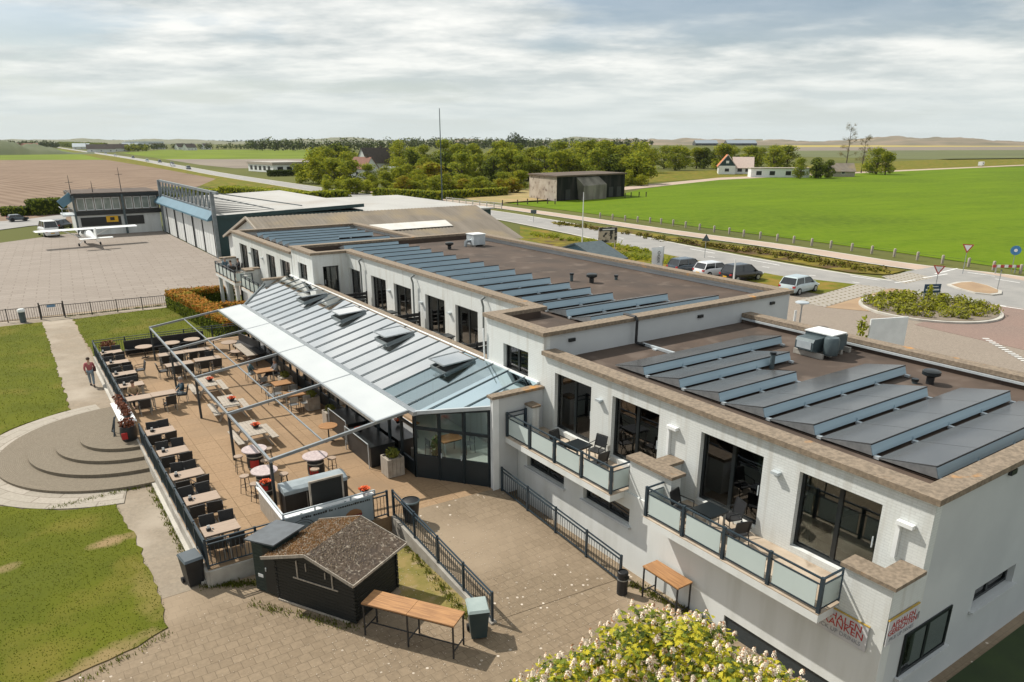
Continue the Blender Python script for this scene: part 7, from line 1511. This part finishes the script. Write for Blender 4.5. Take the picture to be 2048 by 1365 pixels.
# ---------------------------------------------------------------- houses
def gable_house(name, label, loc, rz, L_, W, he, hr, wallm, roofm, gablem=None, wins=3, chim=True, group=None):
    t = thing(name, label, 'house', loc, rz, group); MB().box(-L_ / 2, L_ / 2, -W / 2, W / 2, 0, he).build('wall', wallm, t)
    g = MB()
    for s in (-1, 1): x = s * (L_ / 2 - .1); g.extr([(-W / 2, he), (W / 2, he), (0, hr - .1)], 'x', x - .1, x + .1)
    g.build('gable', gablem or wallm, t); r = MB()
    for s in (-1, 1):
        vs = [(-L_ / 2 - .3, s * (W / 2 + .4), he - .25), (L_ / 2 + .3, s * (W / 2 + .4), he - .25), (L_ / 2 + .3, 0, hr), (-L_ / 2 - .3, 0, hr)]; vs += [(a, b_, c - .15) for a, b_, c in vs]
        r.add(vs, [(0, 1, 2, 3), (4, 7, 6, 5), (0, 4, 5, 1), (1, 5, 6, 2), (2, 6, 7, 3), (3, 7, 4, 0)])
    ro = r.build('roof', roofm, t)
    if chim: MB().box(L_ * .2, L_ * .2 + .7, -.35, .35, hr - .6, hr + .9).build('chimney', M_bark, ro)
    for k in range(wins):
        x = -L_ / 2 + L_ * (k + .5) / wins
        f = MB().box(x - .75, x + .75, -W / 2 - .06, -W / 2 - .01, 1.0, 2.3).build('window', M_paintw, t); MB().box(x - .62, x + .62, -W / 2 - .09, -W / 2 - .061, 1.12, 2.18).build('pane', M_dark, f)
    f = MB().box(-L_ / 2 - .06, -L_ / 2 - .01, -.7, .7, 1.0, 2.3).build('window', M_paintw, t); MB().box(-L_ / 2 - .09, -L_ / 2 - .061, -.58, .58, 1.1, 2.2).build('pane', M_dark, f)
    f = MB().box(-L_ / 2 - .26, -L_ / 2 - .21, -.45, .45, he + .7, he + 1.7).build('gable_window', M_paintw, t)
    return t
M_tile = mat('orange_roof_tiles', (.52, .17, .055), (.40, .12, .04), rough=.85, scale=1); M_thatch = mat('dark_thatch', (.08, .065, .055), (.055, .045, .04), rough=.95, scale=1)
fa = math.atan2(203.1 - 215.9, 262.5 - 250.6) ; fl_ = G(1453, 349, -.6)
fh = thing('farmhouse', 'white farmhouse with orange tiled roof and dark green gable beyond the field', 'house', (fl_.x, fl_.y, -.6), radians(-47))
MB().box(-3.4, 3.4, 0, 14, 0, 3.4).build('wall', M_paintw, fh)
MB().extr([(-3.4, 3.4), (3.4, 3.4), (0, 7.6)], 'y', .0, .2).build('gable', M_grn, fh); MB().box(-.6, .6, -.06, -.01, 4.4, 5.4).build('gable_window', M_paintw, fh)
for s in (-1, 1): MB().bar((s * 3.9, -.12, 3.0), (0, -.12, 7.8), .12, .3).build('verge_board', M_paintw, fh)
r = MB()
for s in (-1, 1):
    vs = [(s * 3.9, -.2, 3.0), (0, -.2, 7.8), (0, 14, 7.8), (s * 3.9, 14, 3.0)]; vs += [(a, b_, c - .15) for a, b_, c in vs]; r.add(vs, [(0, 1, 2, 3), (4, 7, 6, 5), (0, 4, 5, 1), (1, 5, 6, 2), (2, 6, 7, 3), (3, 7, 4, 0)])
r.build('roof', M_tile, fh)
f = MB().box(-1.0, 1.0, -.06, -.005, 1.0, 2.4).build('window', M_paintw, fh); MB().box(-.85, .85, -.09, -.061, 1.1, 2.3).build('pane', M_dark, f)
w2 = MB(); w2.box(3.4, 11, 5, 11, 0, 2.8).extr([(5, 2.8), (11, 2.8), (8, 6.6)], 'x', 4, 10.8); w2.build('side_wing', M_paintw, fh)
r = MB()
for s in (-1, 1):
    vs = [(3.2, 8 + s * 3.5, 2.4), (11.2, 8 + s * 3.5, 2.4), (11.2, 8, 6.8), (2.2, 8, 6.8)]; vs += [(a, b_, c - .15) for a, b_, c in vs]; r.add(vs, [(0, 1, 2, 3), (4, 7, 6, 5), (0, 4, 5, 1), (1, 5, 6, 2), (2, 6, 7, 3), (3, 7, 4, 0)])
r.build('pale_wing_roof', mat('pale_pink_roof', (.62, .50, .44), (.55, .44, .39), rough=.7), fh)
for k in range(2): f = MB().box(4.6 + k * 3.2, 6.4 + k * 3.2, 4.94, 4.995, .9, 2.2).build('window', M_dark, fh)
fo = thing('farm_outbuilding', 'long low white outbuilding right of the farmhouse', 'outbuilding', tuple(G(1560, 352)[:2]) + (-.6,), radians(-40)); MB().box(-11, 11, 0, 6, 0, 3.2).build('wall', M_paintw, fo); MB().box(-11.3, 11.3, -.3, 6.3, 3.2, 3.5).build('flat_roof', M_grayw, fo)
for x in (-8, -3, 3, 8): MB().box(x - 1, x + 1, -.06, -.005, .8, 2.3).build('window', M_dark, fo)
gable_house('farm_shed', 'small shed with grey-brown hipped roof between the farm trees', tuple(G(1680, 350)[:2]) + (-.6,), radians(-40), 9, 7, 2.2, 5.0, M_grayw, M_cor, wins=1, chim=False)
car('parked_car', 'dark blue car in front of the farmhouse wing', 'car', tuple(G(1538, 351)[:2]) + (-.6,), .3, _M['slate_paint'], small=True)
gable_house('thatched_house', 'house with big dark roof and dormer among the belt trees left of the mast', tuple(G(752, 338)[:2]) + (-.6,), radians(8), 15, 10, 3.6, 10.2, M_plain, M_thatch)
gable_house('red_roof_house', 'red-brown roof of a small house in front of the dark-roofed house', tuple(G(728, 352)[:2]) + (-.6,), radians(-70), 9, 7, 3.5, 7.5, M_plain, mat('red_brown_tiles', (.20, .09, .06), rough=.85), wins=1)
t = thing('flat_roofed_house', 'long low white house with grey fascia beyond the road at the left', 'house', (104.6, 341, -.6), radians(8)); MB().box(0, 19, 0, 26, 0, 3.2).build('wall', M_paintw, t); MB().box(-.4, 19.4, -.4, 26.4, 3.2, 4.3).build('fascia', M_grayw, t); MB().box(-.2, 19.2, -.2, 26.2, 4.3, 4.35).build('flat_roof', M_conc, t)
for k in range(5): MB().box(-.06, -.005, 3 + k * 4.6, 5.4 + k * 4.6, .8, 2.6).build('window', M_dark, t)
for k in range(4): MB().box(2 + k * 4.4, 4.6 + k * 4.4, -.06, -.005, .8, 2.4).build('window', M_dark, t)
t = thing('garden_bungalow', 'low pale building with flat roof between the garden trees', 'building', tuple(G(785, 350)[:2]) + (-.6,), .1); MB().box(0, 14, 0, 8, 0, 3).build('wall', M_paintw, t); MB().box(-.3, 14.3, -.3, 8.3, 3, 3.4).build('flat_roof', M_lmetal, t)
t = thing('garden_cabin', 'small white cabin with pale roof at the garden trees left of the mast', 'cabin', tuple(G(842, 346)[:2]) + (-.6,), .3); MB().box(-3, 3, -2.5, 2.5, 0, 3).build('wall', M_paintw, t); MB().extr([(-3.2, 3), (3.2, 3), (0, 4.8)], 'y', -2.8, 2.8).build('roof', M_lmetal, t)
for i, (px, py, w2_, lab, rm) in enumerate([(55, 298, 34, 'wide red-roofed farm at the far left before the wooded rise', 'brick_roof'), (165, 299, 26, 'pale village house left of the road end', 'M'), (203, 305, 30, 'grey gabled village house closest to the road', 'T'), (232, 303.5, 28, 'grey village house behind the nearest one', 'T'), (262, 296, 30, 'white-roofed hall at the village', 'M'), (317, 299, 18, 'small gabled house right of the village', 'T'), (362, 300, 14, 'white gabled house in the left middle distance', 'T'), (380, 301, 16, 'low black house with white wing in the left middle distance', 'T'), (412, 299.5, 12, 'dark roofed lone house in the left middle distance', 'T')]):
    p = G(px, py, -.62); rmm = {'brick_roof': mat('brick_roof', (.32, .17, .11), (.25, .13, .09), rough=.9), 'M': M_lmetal, 'T': M_thatch}[rm]; gable_house('village_house', lab, (p.x, p.y, -.6), .1 * i - .3, w2_, 11, 4, 9, M_plain, rmm, wins=3, group='village houses at the left distance')
for i, (px, py, L_) in enumerate([(1410, 291.5, 60), (1480, 291.5, 80)]):
    p = G(px, py, -.62); gable_house('far_barn', 'large grey-roofed farm barn below the dunes, %s one' % ('left' if i == 0 else 'right'), (p.x, p.y, -.6), radians(-35), L_, 40, 6, 14, M_dark, mat('blue_grey_roof', (.24, .29, .33), (.18, .22, .26), rough=.6), wins=2, chim=False, group='grey barns below the dunes')
t = thing('greenhouse', 'long pale greenhouse roof on the far left horizon beyond the village', 'greenhouse', tuple(G(290, 289)[:2]) + (-.6,)); MB().box(-60, 60, 0, 60, 0, 9).build('glass_hall', M_lmetal, t); MB().box(-61, 61, -1, 61, 9, 10).build('roof', M_paintw, t)
t = thing('caravan', 'small white trailer standing at the far end of the green field', 'caravan', tuple(G(1962, 331)[:2]) + (-.6,), .2); MB().box(-2.2, 2.2, -1, 1, .5, 2.4).build('body', M_paintw, t); MB().box(-1.2, .2, -1.02, -1.001, 1.3, 2.0).build('window', M_dark, t)
for s in (-1, 1): MB().tube((0, s * .9, .35), (0, s * 1.05, .35), .35, n=10).build('wheel', M_tyre, t)
# ---------------------------------------------------------------- people
def skin(name, V, E, R, mats, parent):
    me = bpy.data.meshes.new(name); me.from_pydata([tuple(v) for v in V], E, []); o = bpy.data.objects.new(name, me); C.objects.link(o)
    o.modifiers.new('s', 'SKIN'); o.modifiers.new('d', 'SUBSURF').levels = 1
    if me.skin_vertices:
        sv = me.skin_vertices[0].data
    else:
        bm = bmesh.new(); bm.from_mesh(me); bm.verts.layers.skin.verify(); bm.to_mesh(me); bm.free(); sv = me.skin_vertices[0].data
    for i, r in enumerate(R): sv[i].radius = (r, r) if not isinstance(r, tuple) else r
    sv[0].use_root = True
    dg = bpy.context.evaluated_depsgraph_get(); m2 = bpy.data.meshes.new_from_object(o.evaluated_get(dg)); m2.name = name
    bpy.data.objects.remove(o); m2.materials.clear(); m2.materials.append(mats); m2.polygons.foreach_set('use_smooth', [True] * len(m2.polygons))
    o = bpy.data.objects.new(name, m2); C.objects.link(o); o.parent = parent; return o
def person(label, loc, rz, J, top, trous, hairm=None, sc_=1.0, shoe=None, hat=None):
    """J: joints in metres, person faces +Y"""
    t = thing('person', label, 'person', loc, rz); t.scale = (sc_,) * 3; V = []; E = []; R = []
    def v(p, r, par=None): V.append(Vector(p)); R.append(r); i = len(V) - 1; (E.append((par, i)) if par is not None else None); return i
    pv = v(J['pelvis'], (.13, .10)); wa = v(J['waist'], (.12, .09), pv); ch = v(J['chest'], (.15, .105), wa); nk = v(J['neck'], .055, ch)
    hd = Vector(J['head']); n0 = Vector(J['neck']); up = (hd - n0).normalized(); f = Vector(J.get('face', (0, 1, 0))).normalized()
    j = v(hd - up * .045 + f * .02, .068, nk); s_ = v(hd + up * .045, .088, j); v(hd + up * .11, .06, s_); v(hd + f * .10 - up * .005, .018, j)
    for s in ('l', 'r'):
        sh = v(J['sh' + s], .058, ch); el = v(J['el' + s], .043, sh); wr = v(J['wr' + s], .028, el)
        d = (Vector(J['wr' + s]) - Vector(J['el' + s])).normalized(); sd = d.cross(Vector((0, 0, 1)));  sd = (sd if sd.length > .1 else Vector((1, 0, 0))).normalized(); pm = v(Vector(J['wr' + s]) + d * .055, (.036, .02), wr)
        for k, ln in enumerate((.062, .075, .08, .07)):
            o_ = Vector(V[pm]) + sd * (k - 1.5) * .02; a = v(o_ + d * .04, .009, pm); b_ = v(o_ + d * (.04 + ln * .6) - Vector((0, 0, .012)), .008, a); v(o_ + d * (.04 + ln) - Vector((0, 0, .03)), .007, b_)
        th = v(Vector(V[wr]) + d * .03 - sd * .035, .012, wr); v(Vector(V[wr]) + d * .07 - sd * .055, .010, th)
        hp = v(J['hp' + s], .085, pv); kn = v(J['kn' + s], .058, hp); an_ = v(J['an' + s], .04, kn); v(J['to' + s], .035, an_)
    skin('body', V, E, R, M_skin, t)
    V = []; E = []; R = []; pv = v(J['pelvis'], (.15, .12)); wa = v(J['waist'], (.145, .115), pv); ch = v(J['chest'], (.175, .13), wa); v(Vector(J['chest']).lerp(n0, .75), .07, ch)
    for s in ('l', 'r'): sh = v(J['sh' + s], .078, ch); el = v(J['el' + s], .06, sh); v(Vector(J['el' + s]).lerp(Vector(J['wr' + s]), .75), .045, el)
    skin('jacket', V, E, R, top, t)
    V = []; E = []; R = []; pv = v(J['pelvis'], (.155, .125))
    for s in ('l', 'r'): hp = v(J['hp' + s], .105, pv); kn = v(J['kn' + s], .076, hp); v(Vector(J['kn' + s]).lerp(Vector(J['an' + s]), .93), .055, kn)
    skin('trousers', V, E, R, trous, t)
    for s in ('l', 'r'):
        a = Vector(J['an' + s]); b_ = Vector(J['to' + s]); q = MB(); q.tube(a + Vector((0, 0, .0)), a - Vector((0, 0, .05)), .05, .055, 8); q.bar(a - Vector((0, 0, .05)) - (b_ - a).normalized() * .05, b_ - Vector((0, 0, .01)), .09, .06); q.build('shoe', shoe or M_black, t)
    h = MB(); c = hd + up * .055 - f * .018; h.lathe([(.098, -.03), (.104, .02), (.085, .075), (.05, .098), (.001, .104)], (0, 0, 0), 12); h.v = [tuple(Vector(p) + c) for p in h.v]; h.build('hair', hairm or M_hair, t)
    e_ = MB(); sdv = up.cross(f).normalized()
    for q_ in (-1, 1): e_.ball(hd + f * .083 + sdv * q_ * .03 + up * .025, .009, n=6, k=4)
    e_.build('eyes', M_dark, t)
    return t
def J_sit(lean=0, arm='lap', legs=0):
    J = dict(pelvis=(0, 0, .52), waist=(0, -.02 - lean * .3, .70), chest=(0, -.03 - lean, .92), neck=(0, -.02 - lean, 1.10), head=(0, .01 - lean, 1.22), shl=(-.19, -.03 - lean, 1.02), shr=(.19, -.03 - lean, 1.02), hpl=(-.10, .05, .52), hpr=(.10, .05, .52), knl=(-.13, .45, .52 + legs * .02), knr=(.13, .45, .52), anl=(-.13, .48 + legs * .35, .09), anr=(.13, .50 + legs * .3, .09), tol=(-.14, .62 + legs * .35, .05), tor=(.14, .64 + legs * .3, .05))
    J.update(ell=(-.25, .08, .78), wrl=(-.12, .28, .70), elr=(.25, .08, .78), wrr=(.12, .28, .70)); return J
J_walk = dict(pelvis=(0, 0, .93), waist=(0, .01, 1.08), chest=(0, .03, 1.28), neck=(0, .04, 1.46), head=(0, .07, 1.59), shl=(-.19, .02, 1.38), shr=(.19, .04, 1.38), ell=(-.25, -.12, 1.14), wrl=(-.22, -.08, .92), elr=(.25, .10, 1.15), wrr=(.20, .28, 1.02), hpl=(-.1, 0, .9), hpr=(.1, 0, .9), knl=(-.1, .18, .50), knr=(.1, -.04, .48), anl=(-.1, .26, .09), anr=(.1, -.30, .14), tol=(-.1, .40, .05), tor=(.1, -.20, .05))
def cloth(n, c): return mat(n, c, tuple(x * .7 for x in c), rough=.85, scale=8)
M_denim = cloth('pale_denim', (.22, .28, .33)); M_dk = cloth('dark_cloth', (.03, .035, .045))
pw = person('person walking in pinkish-red jacket and pale jeans on the path left of the railing', (2.75, 47.4, -.6), radians(-8), J_walk, cloth('pink_red_jacket', (.42, .12, .13)), M_denim, M_hairb, 1.0)
bg_ = MB().box(-.08, .08, -.02, .26, .88, 1.12).build('shoulder_bag', cloth('maroon_bag', (.10, .03, .03)), None); bg_.location = (2.98, 47.4, -.6); bg_.rotation_euler = (0, 0, radians(-8)); tag(bg_, 'dark maroon bag held by the walking person in the red jacket', 'bag')
person('seated man in dark blue shirt and light trousers facing left at the pale table', (6.22, 39.78, -.02), radians(95), J_sit(.05, legs=1), cloth('blue_shirt', (.04, .08, .11)), cloth('light_blue_trousers', (.35, .42, .47)), M_hair)
person('seated woman in beige coat at the table beside the left railing', (4.1, 40.5, -.02), radians(180), J_sit(0), cloth('beige_coat', (.42, .29, .17)), M_dk, M_hairb)
person('seated guest in teal checked shirt and white trousers under the awning edge', (10.2, 41.3, -.02), radians(-85), J_sit(0), cloth('teal_shirt', (.07, .14, .17)), cloth('white_trousers', (.6, .62, .6)), M_hairb); SC.put((10.15, 41.3, 0), pi / 2 + pi, 'metal chair under the guest in the teal shirt', 'metal chairs under the awning')
person('seated guest in pale striped top with dark trousers under the awning', (11.35, 40.5, -.02), radians(90), J_sit(.03, legs=1), cloth('pale_grey_top', (.42, .44, .47)), M_dk, M_hair); SC.put((11.4, 40.5, 0), -pi / 2, 'metal chair under the guest in the pale top', 'metal chairs under the awning')
for i, (x, y, r, c, l) in enumerate(((15.2, 65.5, 180, (.14, .22, .27), 'in grey-blue jacket'), (15.2, 63.7, 0, (.30, .33, .36), 'in pale grey top'), (16.05, 64.6, 90, (.03, .03, .035), 'in black top by the wall'))):
    person('person %s sitting at the table on the far balcony' % l, (x, y, 2.2), radians(r), J_sit(0), cloth('balcony_cloth_%d' % i, c), M_dk, M_hairb if i else M_hair); GC.put((x, y, 2.2), radians(r) + pi, 'dark chair under the balcony guest %s' % l, 'balcony chairs')
# ---------------------------------------------------------------- flowering tree in the foreground
ft = thing('flowering_chestnut_tree', 'chestnut tree covered in pale pink blossom candles at the bottom edge', 'tree', (8.65, 7.7, -.6)); rnd = random.Random(42)
tk = MB(); tk.tube((0, 0, 0), (.05, .05, 1.8), .17, .13, 9)
lob = []
for gx in range(-6, 7):
    for gy in range(-5, 6):
        x = gx * .68 + (gy % 2) * .31 + rnd.uniform(-.14, .14); y = gy * .56 + rnd.uniform(-.14, .14); q = (x / 3.6) ** 2 + (y / 2.9) ** 2
        if q < 1 and rnd.random() < .86: lob.append(((x, y, 1.8 + 2.35 * (1 - q) ** .7 * rnd.uniform(.62, 1.16)), rnd.uniform(.34, .64)))
for i in range(9): c = lob[i * 3][0]; tk.tube((.05, .05, 1.3 + .04 * i), (c[0] * .85, c[1] * .85, c[2] - .1), .06, .02, 6)
tk.build('trunk', M_bark, ft); cr = MB()
def palmate(mb, p, n, s, mi):   # five leaflets from one point
    u = n.orthogonal().normalized(); u.rotate(Matrix.Rotation(rnd.uniform(0, 6.28), 3, n)); v = n.cross(u)
    for k in range(5):
        a = radians(-70 + 35 * k); d = u * cos(a) + v * sin(a); e = v * cos(a) - u * sin(a); l = s * (1.25 - .12 * abs(k - 2))
        mb.add([p, p + d * l * .6 - e * l * .20 - n * l * .05, p + d * l - n * l * .22, p + d * l * .6 + e * l * .20 - n * l * .05], [(0, 1, 2, 3)], mi)
fl = MB()
for c, r in lob:
    c = Vector(c)
    for i in range(int(250 * r * r / .3)):
        d = Vector((rnd.gauss(0, 1), rnd.gauss(0, 1), rnd.gauss(.35, 1))).normalized(); p = c + d * r * rnd.uniform(.55, 1.05); n_ = (d * .5 + Vector((rnd.uniform(-.6, .6), rnd.uniform(-.6, .6), .8))).normalized()
        palmate(cr, p, n_, rnd.uniform(.055, .095), 0 if rnd.random() < .45 else (1 if rnd.random() < .6 else 2))
    for i in range(int(13 * r / .5)):
        d = Vector((rnd.gauss(0, 1), rnd.gauss(0, 1), abs(rnd.gauss(.5, .8)))).normalized()
        if d.z < .0: continue
        p = c + d * r * rnd.uniform(.95, 1.08); L_ = rnd.uniform(.09, .15); ax = (d * .35 + Vector((rnd.uniform(-.1, .1), rnd.uniform(-.1, .1), 1))).normalized(); u = ax.orthogonal().normalized(); v = ax.cross(u)
        for k in range(26):
            h = k / 26; a = k * 2.4; r_ = .058 * (1 - h * .6); q = p + ax * L_ * h + (u * cos(a) + v * sin(a)) * r_; n_ = (u * cos(a) + v * sin(a) + ax * .5).normalized(); uu = n_.orthogonal().normalized() * .021; vv = n_.cross(uu)
            fl.add([q - uu, q - vv, q + uu, q + vv], [(0, 1, 2, 3)], 0 if rnd.random() < .8 else 1)
M_ch = [mat('chestnut_leaf_yellow', (.64, .55, .02), (.46, .43, .018), rough=.6, scale=1.2, world=True), mat('chestnut_leaf', (.24, .29, .014), (.16, .21, .012), rough=.6, scale=1.2, world=True), mat('chestnut_leaf_deep', (.07, .11, .010), rough=.65)]
[leafy(q_, .4) for q_ in M_ch]; cr.build('crown', M_ch, ft, fix=False); fl.build('blossom', [mat('blossom_pink', (.82, .72, .58), (.76, .62, .50), rough=.8, scale=20), mat('blossom_core', (.45, .22, .12), rough=.8)], ft, fix=False)
# ---------------------------------------------------------------- air between here and the dunes
hzb = MB(); hzb.box(-4200, 6200, -300, 6600, -6, 62)
hzo = hzb.build('haze', []); hzo['kind'] = 'stuff'; tag(hzo, 'thin pale haze over the far fields', 'haze')
hm_ = bpy.data.materials.new('air_haze'); hm_.use_nodes = True; N = hm_.node_tree.nodes; L = hm_.node_tree.links
for n in list(N): N.remove(n)
o = N.new('ShaderNodeOutputMaterial'); v = N.new('ShaderNodeVolumePrincipled'); v.inputs['Color'].default_value = (.86, .92, .96, 1); v.inputs['Density'].default_value = .00003; v.inputs['Anisotropy'].default_value = .2
L.new(v.outputs[0], o.inputs['Volume']); hzo.data.materials.append(hm_)
